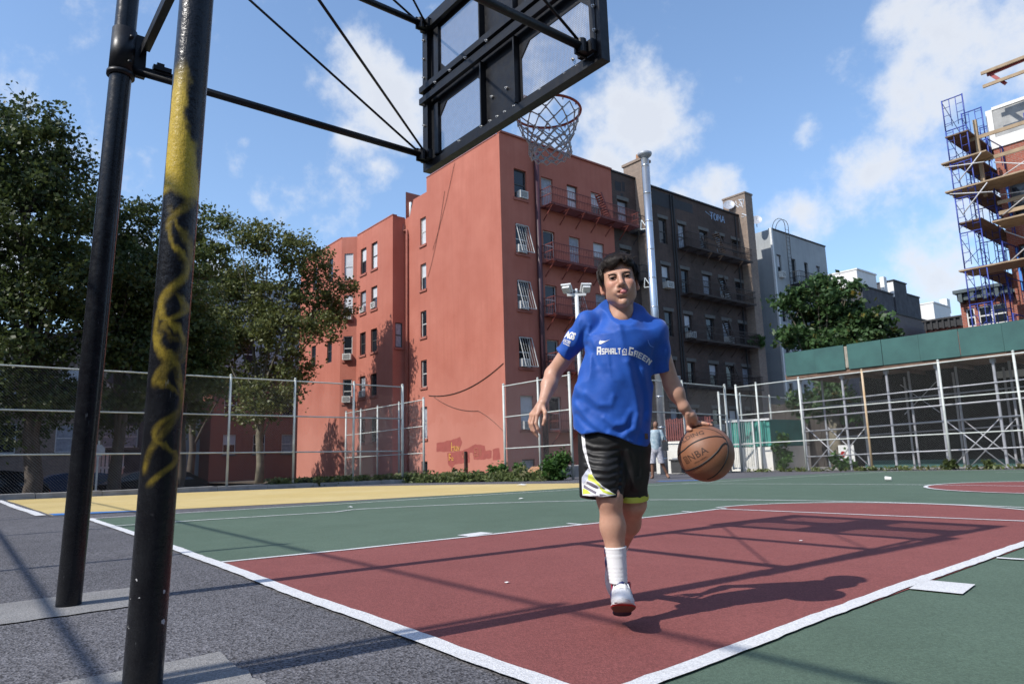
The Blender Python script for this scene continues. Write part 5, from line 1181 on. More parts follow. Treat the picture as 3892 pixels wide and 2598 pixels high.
for (x0, x1, z0, z1, k) in openings: link('perforated_sheet', perforated(x0, x1, z0, z1, 1.2005), goal, kind='stuff')
# channel rails across the back, centre posts, mounting plate
for z in (3.432, 3.528): m = MB(); m.box((X0+.0,Y0-.034,z-.024),(X1,Y0-.002,z+.024)); GT_(m, 'cross_rail', smooth=False)
m = MB(); m.box((X0+.056,Y0-.02,Z1-.12),(X1-.056,Y0+.012,Z1-.075)); GT_(m, 'cross_rail', smooth=False)
for x in (-.172, .196): m = MB(); m.box((x-.006,1.150,2.93),(x+.006,1.1955,3.40)); m.box((x-.006,1.150,3.56),(x+.006,1.1955,4.05)); GT_(m, 'stiffener', smooth=False)
for x in (-.895, .895): m = MB(); m.box((x-.022,1.16,2.95),(x+.022,1.1955,4.06)); GT_(m, 'side_rail', smooth=False)
for lo, hi in (((-.80,1.175,3.58),(-.74,1.1955,4.0)),((-.80,1.175,2.95),(-.75,1.1955,3.36)),((.86,1.178,2.95),(.873,1.1955,4.0))): m = MB(); m.box(lo, hi); GT_(m, 'inner_flange', smooth=False)
bolts = [(-.917,3.95),(-.917,3.79),(-.917,3.63),(-.917,3.41),(-.917,3.23),(-.90,3.0),(-.49,2.945),(-.216,2.945),(-.114,2.942),(-.035,2.940),(.048,2.938),(.147,2.935),(.409,2.930),(.632,2.928),(.733,2.928),(.07,3.10),(-.09,3.11),(.70,2.99),(.915,3.05),(.915,3.2),(.915,3.33),(.915,3.6),(.915,3.8),(-.5,3.48),(-.3,3.48),(-.05,3.48),(.3,3.48),(.62,3.48),(-.7,3.48),(-.6,4.06),(-.3,4.06),(0,4.06)]
hexm = None
for (x, z) in bolts:
    y = 1.128 if abs(z-3.48) < .01 else (1.16 if abs(x) > .88 else 1.194)
    if hexm is None:
        m = MB(); m.tube([(0,0,0),(0,-.010,0)], .0105, 6); m.tube([(0,-.010,0),(0,-.020,0)], .005, 6); hexm = m.mesh('bolt', MAT['bolt'])
    o = link('bolt', hexm, goal); o.location = (x, y, z)
for (x, z) in ((BLx,2.955),(BLx,4.045),(BRx,2.955),(BRx,4.045)):
    m = MB(); s = 1 if x > 0 else -1; m.box((x-.06,1.125,z-.035),(x+.06,1.158,z+.035)); m.tube([(x,1.10,z-.04),(x,1.10,z+.04)], .03, 10); m.box((x-.02,1.06,z-.05),(x-.008,1.15,z+.05)); GT_(m, 'arm_bracket', smooth=False)
# rim with its plate
m = MB(); RC = Vector((.01,1.60,3.082)); RR = .236
m.tube([RC+Vector((RR*math.cos(a),RR*math.sin(a),0)) for a in np.linspace(0, 2*PI, 49)[:-1]], .0095, 10, closed=True)
rim = GT_(m, 'rim', 'rim_orange')
m = MB(); m.add([(-.10,1.234,3.075),(.10,1.234,3.075),(.10,1.234,2.93),(-.10,1.234,2.93),(-.13,1.40,3.062),(.13,1.40,3.062),(.13,1.40,3.038),(-.13,1.40,3.038)], [(0,1,5,4),(1,2,6,5),(2,3,7,6),(3,0,4,7),(0,3,2,1)]); m.build('rim_bracket', MAT['rim_orange'], rim)
m = MB()
for k in range(12): a = 2*PI*(k+.5)/12; c = RC+Vector((RR*math.cos(a),RR*math.sin(a),-.011)); m.tube([c+Vector((-.006,0,0)), c+Vector((0,0,-.016)), c+Vector((.006,0,0))], .0028, 5)
m.build('net_hook', MAT['rim_orange'], rim)
# net: diamond cords narrowing to a ragged hem
net = MB(); rows = [(0,.229,-.018),(1,.215,-.075),(2,.190,-.125),(3,.168,-.172),(4,.152,-.215),(5,.144,-.252),(6,.148,-.285),(7,.140,-.312)]
def np_(k, i, half): 
    r, zz = rows[i][1], rows[i][2]; a = 2*PI*(k+.5*half)/12; w = .006*math.sin(k*2.3+i*1.7)
    sway = Vector((.010,.006,0))*(i/7)
    return RC+Vector(((r+w)*math.cos(a),(r+w)*math.sin(a),zz+.008*math.sin(k*3.1+i)))+sway
for i in range(len(rows)-1):
    for k in range(12):
        h = i % 2; a = np_(k, i, h)
        for dk in ((0, 1) if h == 0 else (1, 2)):
            b_ = np_(k+(dk-1 if h == 0 else dk-1), i+1, 1-h) if h == 0 else np_(k+dk-1, i+1, 0)
            sag = a.lerp(b_, .5)+(a-RC).cross(Vector((0,0,1))).normalized()*0+Vector((0,0,-.006 if i > 4 else 0))
            net.tube([a, sag, b_], .0044 if i < 5 else .0055, 6, cap=False)
            if i >= 3: net.tube([a+Vector((.006,.004,-.004)), sag+Vector((.005,-.004,-.008)), b_+Vector((-.004,.005,0))], .004, 5, cap=False)
    if True:
        for k in range(12):
            c = np_(k, i+1, (i+1) % 2); net.tube([c+Vector((0,0,.012)), c+Vector((0,0,-.012))], .0068, 6)
for k in range(12):
    a = np_(k, 7, 1); b_ = np_(k+1, 7, 1); net.tube([a, a.lerp(b_, .5)+Vector((0,0,-.030)), b_], .0055, 6, cap=False)
net.build('net', MAT['net_cord'], goal, smooth=True)
for c in goal.children:
    pass
_gi = goal.matrix_basis.inverted()
for c in list(goal.children): c.matrix_parent_inverse = _gi

# ------------------------------------------------------------------ sculpting kit: smooth blends of soft shapes on a grid
class Vol:
    def __init__(s, lo, hi, h):
        s.lo = np.array(lo, np.float32); s.h = h; s.n = np.ceil((np.array(hi)-np.array(lo))/h).astype(int)+1
        s.F = np.full(s.n, .2, np.float32); s.ax = [s.lo[i]+h*np.arange(s.n[i], dtype=np.float32) for i in range(3)]
    def _sl(s, lo, hi):
        a = np.clip(np.floor((np.array(lo)-s.lo)/s.h).astype(int), 0, s.n); b = np.clip(np.ceil((np.array(hi)-s.lo)/s.h).astype(int)+1, 0, s.n)
        return tuple(slice(int(x), int(y)) for x, y in zip(a, b))
    def _p(s, sl): return np.stack(np.meshgrid(*[s.ax[i][sl[i]] for i in range(3)], indexing='ij'), -1)
    def apply(s, fn, lo, hi, k=.01, op='u'):
        m = max(k*1.2, .012); sl = s._sl(np.array(lo)-m, np.array(hi)+m)
        if any(x.stop <= x.start for x in sl): return
        d = fn(s._p(sl)).astype(np.float32); A = s.F[sl]
        if op == 'u': hh = np.clip(.5+.5*(A-d)/k, 0, 1); s.F[sl] = A*(1-hh)+d*hh-k*hh*(1-hh)
        elif op == 's': hh = np.clip(.5-.5*(A+d)/k, 0, 1); s.F[sl] = A*(1-hh)-d*hh+k*hh*(1-hh)
        elif op == 'i': hh = np.clip(.5-.5*(A-d)/k, 0, 1); s.F[sl] = A*(1-hh)+d*hh+k*hh*(1-hh)
    def cone(s, a, b, ra, rb, k=.012, op='u', flat=None):
        a = np.array(a, np.float32); b = np.array(b, np.float32); r = max(ra, rb)
        s.apply(lambda p: cone(p, a, b, ra, rb), np.minimum(a, b)-r, np.maximum(a, b)+r, k, op)
    def chain(s, pts, rs, k=.012, op='u'):
        for i in range(len(pts)-1): s.cone(pts[i], pts[i+1], rs[i], rs[i+1], k, op)
    def ell(s, c, r, k=.012, op='u', R=None):
        c = np.array(c, np.float32); r = np.array(r, np.float32); m = float(r.max())
        s.apply(lambda p: ell(p, c, r, R), c-m, c+m, k, op)
    def mesh(s, smooth=0):
        V, Q = nets(s.F, s.lo, s.h)
        return V, Q
def cone(p, a, b, ra, rb):
    ba = b-a; pa = p-a; t = np.clip((pa@ba)/float(ba@ba), 0, 1)
    return np.sqrt(((pa-t[...,None]*ba)**2).sum(-1))-(ra+(rb-ra)*t)
def ell(p, c, r, R=None):
    q = p-c
    if R is not None: q = q@R
    k0 = np.sqrt(((q/r)**2).sum(-1)); k1 = np.sqrt(((q/(r*r))**2).sum(-1)); return k0*(k0-1)/np.maximum(k1, 1e-6)
def nets(F, lo, h):
    """surface nets: a quad mesh round F<0"""
    S = F < 0; n = np.array(F.shape)
    cnt = np.zeros(n-1, np.int8)
    for dx in (0,1):
        for dy in (0,1):
            for dz in (0,1): cnt += S[dx:n[0]-1+dx, dy:n[1]-1+dy, dz:n[2]-1+dz]
    I = np.argwhere((cnt > 0) & (cnt < 8)); idx = np.full(n-1, -1, np.int32); idx[tuple(I.T)] = np.arange(len(I))
    acc = np.zeros((len(I),3)); w = np.zeros(len(I)); C = [(a,b,c) for a in (0,1) for b in (0,1) for c in (0,1)]
    vals = {c: F[I[:,0]+c[0], I[:,1]+c[1], I[:,2]+c[2]] for c in C}
    for i, a in enumerate(C):
        for b in C[i+1:]:
            if sum(abs(x-y) for x, y in zip(a, b)) != 1: continue
            fa, fb = vals[a], vals[b]; m = (fa < 0) != (fb < 0); t = np.where(m, fa/np.where(m, fa-fb, 1), 0)
            acc += np.where(m[:,None], np.array(a)+t[:,None]*(np.array(b)-np.array(a)), 0); w += m
    V = (I+acc/w[:,None])*h+lo; Q = []
    for ax in range(3):
        u, v = [(1,2),(2,0),(0,1)][ax]; sl0 = [slice(None)]*3; sl1 = [slice(None)]*3; sl0[ax] = slice(0,-1); sl1[ax] = slice(1,None)
        E = np.argwhere(S[tuple(sl0)] != S[tuple(sl1)]); E = E[(E[:,u] > 0) & (E[:,v] > 0) & (E[:,u] < n[u]-1) & (E[:,v] < n[v]-1)]
        du = np.zeros(3, int); du[u] = 1; dv = np.zeros(3, int); dv[v] = 1
        q = np.stack([idx[tuple((E-du-dv).T)], idx[tuple((E-dv).T)], idx[tuple(E.T)], idx[tuple((E-du).T)]], 1)
        ins = S[tuple(E.T)]; q[~ins] = q[~ins][:, ::-1]; Q.append(q)
    return V, np.concatenate(Q)
def relax(V, Q, it=2, lam=.5):
    E = np.concatenate([Q[:, [0,1]], Q[:, [1,2]], Q[:, [2,3]], Q[:, [3,0]]])
    for _ in range(it):
        for l in (lam, -lam*1.04):
            s = np.zeros_like(V); c = np.zeros(len(V))
            np.add.at(s, E[:,0], V[E[:,1]]); np.add.at(c, E[:,0], 1); np.add.at(s, E[:,1], V[E[:,0]]); np.add.at(c, E[:,1], 1)
            V = V+l*(s/np.maximum(c, 1)[:,None]-V)
    return V
def arr(*a): return np.array(a, np.float32)

def text_mesh(txt, size=1.0, bold=.02, spacing=1.0):
    cu = bpy.data.curves.new('txt', 'FONT'); cu.body = txt; cu.size = size; cu.offset = bold*size; cu.space_character = spacing; cu.resolution_u = 2
    o = bpy.data.objects.new('txt', cu); COL.objects.link(o); bpy.context.view_layer.update()
    me = bpy.data.meshes.new_from_object(o.evaluated_get(bpy.context.evaluated_depsgraph_get()))
    bm = bmesh.new(); bm.from_mesh(me); bpy.data.objects.remove(o); bpy.data.curves.remove(cu); bpy.data.meshes.remove(me); return bm
def poly_bm(polys):
    bm = bmesh.new()
    for P in polys: bm.faces.new([bm.verts.new((x, y, 0)) for x, y in P])
    bmesh.ops.triangulate(bm, faces=bm.faces[:]); return bm
def refine(bm, L):
    for _ in range(6):
        E = [e for e in bm.edges if e.calc_length() > L]
        if not E: break
        bmesh.ops.subdivide_edges(bm, edges=E, cuts=1); bmesh.ops.triangulate(bm, faces=[f for f in bm.faces if len(f.verts) > 3])
def decal(name, bm, mat, parent, bvh, place, L=.005, off=.0012, d=(0,1,0), start=-1.2, axis='y'):
    """lay a flat print onto a surface: place(x,y) -> (X,Z) seen along +y, then pressed on the mesh below"""
    for v in bm.verts: X, Z = place(v.co.x, v.co.y); v.co = (X, 0, Z)
    refine(bm, L); bad = []
    for v in bm.verts:
        hit = bvh.ray_cast(Vector((v.co.x, start, v.co.z)), Vector((0,1,0)))
        if hit[0] is None: bad.append(v)
        else: nrm = hit[1] if hit[1].y < 0 else -hit[1]; v.co = hit[0]+nrm*off
    if bad: bmesh.ops.delete(bm, geom=bad, context='VERTS')
    bm.normal_update()
    me = bpy.data.meshes.new(name); bm.to_mesh(me); bm.free(); me.materials.append(mat); return link(name, me, parent)
def bez(P):
    P = np.array(P, float)
    def f(t):
        if len(P) == 3: q = (1-t)**2*P[0]+2*t*(1-t)*P[1]+t*t*P[2]; d = 2*(1-t)*(P[1]-P[0])+2*t*(P[2]-P[1])
        else: q = (1-t)*P[0]+t*P[1]; d = P[1]-P[0]
        return q, d/np.linalg.norm(d)
    return f
def on_curve(P, W, H0=1.0):
    f = bez(P)
    def place(x, y): q, d = f(x/W); return (q[0]-d[1]*y*H0, q[1]+d[0]*y*H0)
    return place

# ------------------------------------------------------------------ the boy (own axes: x across the picture, y away from the front, z up)
boy_loc, boy_rot = Vector((1.372, .721, 0)), R_(42.10)
def skin_mat():
    t = NT('skin'); at = t.n.new('ShaderNodeAttribute'); at.attribute_name = 'tint'; v = t.tc('Object')
    n = t.noise(v, 38, 4, .6); base = t.mix(t.ramp(n, .3, .7), (.47,.262,.182), (.53,.305,.215))
    t.color(t.mix(1.0, base, at.outputs['Color'], 'MULTIPLY')); t.rough(t.ramp(t.noise(v, 120, 3), .3, .7, .40, .56)); t.b.inputs['Specular IOR Level'].default_value = .4
    t.b.inputs['Subsurface Weight'].default_value = .08; t.b.inputs['Subsurface Radius'].default_value = (.012,.005,.003); t.b.inputs['Subsurface Scale'].default_value = .6
    t.bump(t.noise(v, 420, 3), .12, .001); return t.m
MAT['skin'] = skin_mat()
Hc = arr(*(0.0101,-0.062,1.4373))+arr(0,.080,-.004)
HR = np.array((Matrix.Rotation(R_(-6.0), 3, 'Y') @ Matrix.Rotation(R_(3.5), 3, 'X') @ Matrix.Rotation(R_(3), 3, 'Z')).to_3x3())   # tilt, pitch, turn
def hp(x, y, z): return Hc+HR@np.array([x*(1-.55*max(0, min(1, (-.02-z)/.5))), y, z*1.10 if z < 0 else z])
HRf = HR.astype(np.float32)
B = Vol((-.44,-.22,.10), (.46,.56,1.62), .0031)
SHL, SHR = arr(*(-0.1384,0.045,1.2497)), arr(*(0.1486,0.065,1.2137)); NB = arr(*(0.0115,0.055,1.2858))
ELB, WRL = arr(*(-0.3064,0.125,1.0539)), arr(*(-0.3434,0.03,0.9191)); ERB, WRR = arr(*(0.2139,0.125,0.9840)), arr(*(0.2577,0.125,0.8871))
# trunk under the clothes
B.cone(NB+arr(0,.01,-.05), arr(*(-0.0122,0.07,1.0880)), .06, .085, .03); B.cone(arr(*(-0.0122,0.07,1.0880)), arr(*(-0.0386,0.075,0.7956)), .085, .085, .03)
B.cone(NB+arr(0,.01,-.03), SHL, .03, .038, .03); B.cone(NB+arr(0,.01,-.03), SHR, .03, .038, .03)
# arms
B.chain([SHL, ELB], [.043, .034], .02); B.chain([ELB, ELB*.62+WRL*.38, WRL], [.034, .0335, .0215], .02)
B.chain([SHR, ERB], [.043, .034], .02); B.chain([ERB, ERB*.62+WRR*.38, WRR], [.034, .0335, .0225], .02)
# hanging hand
K1, K2, K3, K4 = arr(*(-0.3661,0,0.8691)), arr(*(-0.3798,0.018,0.8687)), arr(*(-0.3917,0.036,0.8701)), arr(*(-0.3998,0.054,0.8733))
PL = (WRL+K2)/2
for kk in (K1, K2, K3, K4): B.cone(WRL, kk, .017, .0105, .010)
B.ell(PL+arr(.002,.006,0), (.019,.026,.024), .012)
def finger(vol, P, r=.0078, k=.004): vol.chain(P, [r*1.12, r*1.02, r*.95, r*.80][:len(P)], k)
finger(B, [K1, arr(*(-0.3732,-0.006,0.8318)), arr(*(-0.3658,-0.004,0.8075)), arr(*(-0.3579,0.004,0.7909))], .0076)
finger(B, [K2, arr(*(-0.3920,0.014,0.8296)), arr(*(-0.3837,0.016,0.7995)), arr(*(-0.3722,0.024,0.7769))], .0080)
finger(B, [K3, arr(*(-0.4031,0.034,0.8326)), arr(*(-0.3960,0.038,0.8043)), arr(*(-0.3843,0.046,0.7853))], .0076)
finger(B, [K4, arr(*(-0.4095,0.054,0.8413)), arr(*(-0.4062,0.06,0.8186)), arr(*(-0.3962,0.068,0.8033))], .0066)
finger(B, [arr(*(-0.3400,0.012,0.8989)), arr(*(-0.3311,-0.008,0.8730)), arr(*(-0.3332,-0.014,0.8468)), arr(*(-0.3414,-0.014,0.8249))], .0086, .007)
# hand spread on the ball
BC = arr(*(0.3430,0.18,0.6838)); BRD = .1205
def onball(x, y, z, lift=.0085): u = np.array([x, y, z], float); u /= np.linalg.norm(u); return (BC+u*(BRD+lift)).astype(np.float32)
PK = arr(*(0.2904,0.155,0.8403))
B.cone(WRR, PK, .0235, .021, .014); B.ell(arr(*(0.2849,0.15,0.8478)), (.024,.034,.021), .014)
kn = [onball(-.26,-.10,.95,.014), onball(-.20,.12,.97,.014), onball(-.22,.33,.92,.013), onball(-.30,.50,.84,.012)]
for q in kn: B.cone(PK, q, .019, .0125, .010)
for q, m_, e_, r in ((kn[0], (-.02,-.16,.98), (.14,-.20,.97), .0080), (kn[1], (.04,.12,.99), (.27,.12,.955), .0082), (kn[2], (.02,.40,.91), (.24,.46,.86), .0078), (kn[3], (-.12,.62,.78), (.06,.72,.69), .0070)):
    u = np.array(q-BC); u /= np.linalg.norm(u); h1 = (u+np.array(m_))/2; h1 /= np.linalg.norm(h1)
    finger(B, [q, onball(*h1, .0135), onball(*m_, .0105), onball(*e_, .0078)], r, .005)
finger(B, [arr(*(0.2718,0.12,0.8561)), onball(-.50,-.14,.86,.016), onball(-.52,-.26,.80,.011), onball(-.47,-.36,.80,.0085)], .0090, .007)
# legs
HL, KL, AL = arr(*(-0.0953,0.07,0.7414)), arr(*(-0.0768,-0.008,0.5165)), arr(*(-0.0575,0.015,0.2042))
B.chain([HL, KL], [.062, .048], .03); B.ell(KL+arr(0,-.016,.004), (.034,.026,.034), .03)
CL = KL*.62+AL*.38; B.chain([KL, CL+arr(0,.010,0), AL], [.0475, .0480, .031], .03)
HR_, KR, AR = arr(*(0.0214,0.075,0.7380)), arr(*(0.0207,0.125,0.4826)), arr(*(-0.0577,0.42,0.2460))
B.chain([HR_, KR], [.062, .051], .03); CR_ = KR*.66+AR*.34; B.chain([KR, CR_+arr(0,-.004,-.012), AR], [.050, .050, .031], .03)
# neck and head
B.cone(hp(0,.030,-.055), NB, .047, .052, .03); B.cone(hp(.0,.012,-.085), NB+arr(0,-.02,-.012), .036, .040, .03)
def H(kind, *a, k=.012, op='u'):
    if kind == 'e': c, r = a; B.ell(hp(*c), r, k, op, HRf)
    elif kind == 's': c, r = a; B.ell(hp(*c), (r,r,r), k, op)
    else: p, q, ra, rb = a; B.cone(hp(*p), hp(*q), ra, rb, k, op)
H('e', (0,.016,.034), (.0725,.090,.080), k=.02)
H('e', (0,-.026,-.012), (.0605,.056,.066), k=.03); H('e', (0,-.034,-.055), (.046,.045,.045), k=.03)
H('s', (0,-.062,-.090), .0215, k=.03)
for s in (-1, 1):
    H('s', (s*.043,-.002,-.056), .019, k=.035); H('s', (s*.0365,-.0615,-.021), .0225, k=.022)
    H('e', (s*.0790,.016,-.012), (.0090,.019,.029), k=.008); H('e', (s*.0850,.012,-.010), (.0055,.012,.019), k=.006, op='s'); H('s', (s*.0775,.006,-.036), .0085, k=.008)
for s in (-1, 1): H('e', (s*.031,-.044,-.050), (.025,.030,.034), k=.03)
H('e', (0,-.0755,.026), (.050,.012,.0095), k=.014)
for s in (-1, 1):
    H('e', (s*.0315,-.090,.006), (.0165,.015,.0115), k=.012, op='s')
    H('s', (s*.0315,-.0715,.005), .0142, k=.003)
    H('e', (s*.0315,-.087,.0042), (.0140,.0125,.0034), k=.0012, op='s')
    H('c', (s*.019,-.0855,.0135), (s*.044,-.080,.0125), .0024, .0018, k=.005)
H('c', (0,-.084,.014), (0,-.1035,-.021), .0085, .0108, k=.012); H('s', (0,-.1065,-.0245), .0098, k=.007)
for s in (-1, 1):
    H('s', (s*.0125,-.094,-.0285), .0078, k=.006); H('e', (s*.0068,-.1015,-.0345), (.0042,.0062,.0032), k=.003, op='s')
H('e', (0,-.083,-.050), (.034,.013,.019), k=.014)
for s in (-1, 1): H('c', (s*.003,-.0935,-.0455), (s*.0265,-.0835,-.0520), .0046, .0026, k=.005)
H('c', (-.016,-.0885,-.0640), (.016,-.0885,-.0640), .0058, .0058, k=.006)
H('e', (.001,-.098,-.0550), (.0250,.016,.0054), k=.003, op='s')
H('e', (0,-.084,-.078), (.018,.008,.005), k=.008, op='s'); H('s', (0,-.079,-.094), .0125, k=.014)
V, Q = B.mesh(); V = relax(V, Q, 1, .4); del B
# skin tint: lips, cheeks, ears, nails, knuckles, eye hollows; shade painted into mouth, nostrils
L = (V-Hc)@HRf; tint = np.ones((len(V),4), np.float32)
def blob(c, r, col, P=None, pw=1.0):
    d = np.sqrt((((P if P is not None else L)-np.array(c))/np.array(r))**2 @ np.ones(3)); w = np.clip(1.25-d, 0, 1)[:,None]**pw; tint[:, :3] = tint[:, :3]*(1-w)+tint[:, :3]*np.array(col)*w
for s in (-1, 1): blob((s*.040,-.070,-.020), (.026,.03,.022), (1.06,.86,.86)); blob((s*.080,.014,-.012), (.02,.03,.04), (1.08,.86,.84)); blob((s*.0315,-.084,.004), (.020,.016,.0085), (.80,.76,.76)); blob((s*.0315,-.083,.0098), (.015,.012,.0020), (.30,.28,.28))
blob((0,-.106,-.022), (.012,.012,.012), (1.05,.88,.86)); blob((0,-.095,-.0465), (.023,.012,.0058), (.86,.58,.60)); blob((0,-.092,-.0640), (.020,.012,.0066), (.98,.60,.62))
blob((.001,-.088,-.0550), (.0255,.012,.0058), (.10,.07,.07));  # mouth cavity painted near-black for its inner shade
for s in (-1, 1): blob((s*.0068,-.101,-.035), (.005,.007,.004), (.35,.28,.28))  # nostril holes painted dark in place of shade
for q in ((-0.3573,-0.002,0.7888), (-0.3715,0.018,0.7749), (-0.3408,-0.02,0.8228)): blob(q, (.006,.006,.007), (1.25,1.25,1.25), V)
u_ = onball(.15,-.21,.965,.012); blob(u_, (.010,.010,.008), (1.15,.72,.70), V)
person = np_mesh('person', V, Q, MAT['skin'], smooth=True)
ca = person.color_attributes.new('tint', 'FLOAT_COLOR', 'POINT'); ca.data.foreach_set('color', tint.ravel())
boy = link('person', person, label='boy in a blue football shirt and black shorts dribbling a basketball, tongue out', cat='person')
boy.location = boy_loc; boy.rotation_euler = (0, 0, boy_rot)
def child(name, me, par=None): return link(name, me, par or boy)

# eyes, brows, tongue
def eye_mat():
    t = NT('eyeball'); sp = t.n.new('ShaderNodeSeparateXYZ'); t.l.new(t.tc('Object'), sp.inputs[0])
    r = t.math('SQRT', t.math('ADD', t.math('POWER', sp.outputs[0], 2.0), t.math('POWER', sp.outputs[2], 2.0)))
    c = t.mix(t.ramp(r, .0064, .0072), (.022,.011,.007), (.34,.30,.28)); c = t.mix(t.ramp(r, .0028, .0034), (.004,.004,.004), c)
    t.color(c); t.rough(.08); return t.m
MAT['eyeball'] = eye_mat(); MAT['hair'] = M('hair', (.024,.016,.012), .46, .5, 60, spec=.4); MAT['brow'] = M('brow', (.045,.026,.018), .7, .3, 60, spec=.2); MAT['tongue'] = M('tongue', (.48,.15,.15), .35, .15, 200, bump=.2, bscale=600)
Hm4 = Matrix(HR.tolist()).to_4x4()
bm = bmesh.new(); bmesh.ops.create_uvsphere(bm, u_segments=24, v_segments=16, radius=.0127); em = bpy.data.meshes.new('eye'); bm.to_mesh(em); bm.free(); em.materials.append(MAT['eyeball']); em.polygons.foreach_set('use_smooth', [True]*len(em.polygons))
for s in (-1, 1): o = child('eye', em); o.matrix_local = Matrix.Translation(hp(s*.0315,-.0720,.0045).tolist()) @ Hm4
for s in (-1, 1):
    m = MB()
    for row in range(3): m.tube([hp(s*x, -.0868+.0035*((x-.014)/.034)**2*4-.0003*row, z-.0062+.0018*(row-1)) for x, z in ((.0125,.0215),(.021,.0240),(.031,.0258),(.040,.0240),(.0475,.0185))], [.0008,.0015,.0016,.0012,.0005], 6)
    child('eyebrow', m.mesh('eyebrow', MAT['brow'], True))
    m = MB(); m.tube([hp(s*x, y, z) for x, y, z in ((.0180,-.0830,.0048),(.0240,-.0862,.0078),(.0315,-.0872,.0088),(.0390,-.0850,.0074),(.0455,-.0800,.0042))], [.0006,.0012,.0014,.0013,.0008], 6); child('eyelashes', m.mesh('eyelashes', MAT['hair'], True))
T = Vol(np.array(hp(0,-.1,-.055))-.04, np.array(hp(0,-.1,-.055))+.04, .0018)
T.ell(hp(.005,-.086,-.0570), (.0160,.0130,.0075), .004); T.ell(hp(.006,-.0945,-.0530), (.0145,.0058,.0105), .006)
TV, TQ = T.mesh(); child('tongue', np_mesh('tongue', TV, TQ, MAT['tongue'], smooth=True))

# hair: a close cap plus several hundred combed locks
HC = Vol(np.array(Hc)-.14, np.array(Hc)+.15, .0028)
HC.ell(hp(0,.022,.046), (.0835,.099,.0775), .01, R=HRf); HC.ell(hp(0,-.045,.075), (.062,.045,.036), .03, R=HRf)
for s in (-1, 1): HC.ell(hp(s*.0700,.000,.028), (.0150,.036,.036), .014, R=HRf)
def facebox(p):
    q = (p-Hc)@HRf; x, y, z = q[...,0], q[...,1], q[...,2]
    hl = .060+.006*np.sin(x*95+.6)+.016*np.exp(-((x-.018)/.014)**2)-.006*np.exp(-((x+.036)/.016)**2)-.75*np.maximum(0, np.abs(x)-.052)
    return np.maximum(np.maximum(np.abs(x)-.0665, y+.030), z-hl)
HC.apply(facebox, np.array(Hc)-.13, np.array(Hc)+.13, .006, 's')
def underbox(p):
    q = (p-Hc)@HRf; return np.maximum(q[...,2]+.006, q[...,1]-.045)
HC.apply(underbox, np.array(Hc)-.13, np.array(Hc)+.14, .01, 's')
def neckcut(p): q = (p-Hc)@HRf; return q[...,2]+.055
HC.apply(neckcut, np.array(Hc)-.13, np.array(Hc)+.14, .01, 's')
hv, hq = HC.mesh(); hv = relax(hv, hq, 1)
capbvh = BVHTree.FromPolygons([tuple(v) for v in hv], [tuple(map(int, q)) for q in hq])
rng = np.random.default_rng(5); m = MB()
whorl = np.array([.012,.085,.105]); HRT = HR.T
def lock(root, d, n=6, step=.010, r=.0021, lift=.0):
    P = []; p = np.array(root); d = np.array(d, float)
    for i in range(n):
        w = hp(*p); hit = capbvh.find_nearest(Vector(w.tolist()))
        if hit[0] is None: break
        nl = HRT@np.array(hit[1]); pl = HRT@(np.array(hit[0])-Hc)
        p = pl+nl*(.0016+lift*(i/n)); P.append(hp(*p)); d = d-nl*(d@nl); d /= max(np.linalg.norm(d), 1e-6); d += rng.normal(size=3)*.10+np.array([0,0,-.06]); p = p+d*step
    if len(P) > 2: m.tube([Vector(q.tolist()) for q in P], [r*(.75 if i == 0 else 1)*(1-.85*(i/(len(P)-1))**1.6) for i in range(len(P))], 4, cap=False)
for _ in range(1700):
    a = rng.uniform(0, 2*PI); e = rng.uniform(-.15, 1.5); root = np.array([.084*math.cos(e)*math.cos(a), .022+.1*math.cos(e)*math.sin(a), .046+.078*math.sin(e)])
    if root[1] < -.03 and root[2] < .045: continue
    d = root-whorl; d[0] += .25*(root[1] < 0)*.06; lock(root, d/np.linalg.norm(d), rng.integers(5, 8), .0105, rng.uniform(.0009,.0018), rng.uniform(0,.006))
# the fringe, swept forward and aside with ragged points
for _ in range(260):
    x = rng.uniform(-.066, .066); root = np.array([x*.85-.010, -.036+.02*rng.uniform(), .110-.9*x*x/.07+rng.uniform(-.014,.006)])
    tip = np.array([x*1.05+.004, -.084+.45*abs(x)**1.5*4, .058+.008*math.sin(x*95+.6)+.014*math.exp(-((x-.018)/.014)**2)-.006*math.exp(-((x+.036)/.016)**2)-.70*max(0, abs(x)-.052)+rng.uniform(-.009,.007)])
    mid = (root+tip)/2+np.array([-.003,-.0165,.010]); P = [hp(*((1-t)**2*root+2*t*(1-t)*mid+t*t*tip)) for t in np.linspace(0, 1, 7)]
    m.tube([Vector(q.tolist()) for q in P], [.0010,.0016,.0017,.0016,.0013,.0009,.0002], 5, cap=False)
# loose tufts that break the outline on top
for _ in range(150):
    a = rng.uniform(0, 2*PI); e = rng.uniform(.55, 1.5); root = np.array([.080*math.cos(e)*math.cos(a), .022+.095*math.cos(e)*math.sin(a), .046+.076*math.sin(e)]); nrm = (root-np.array([0,.022,.03])); nrm /= np.linalg.norm(nrm); fw = np.array([rng.normal()*.5+.3, -1.0, .1])
    P = [hp(*(root+nrm*(.0055*math.sin(PI*.62*t)+.002)+fw*.024*t)) for t in np.linspace(0, 1, 5)]; m.tube([Vector(q.tolist()) for q in P], [.0013,.0018,.0016,.0011,.0003], 4, cap=False)
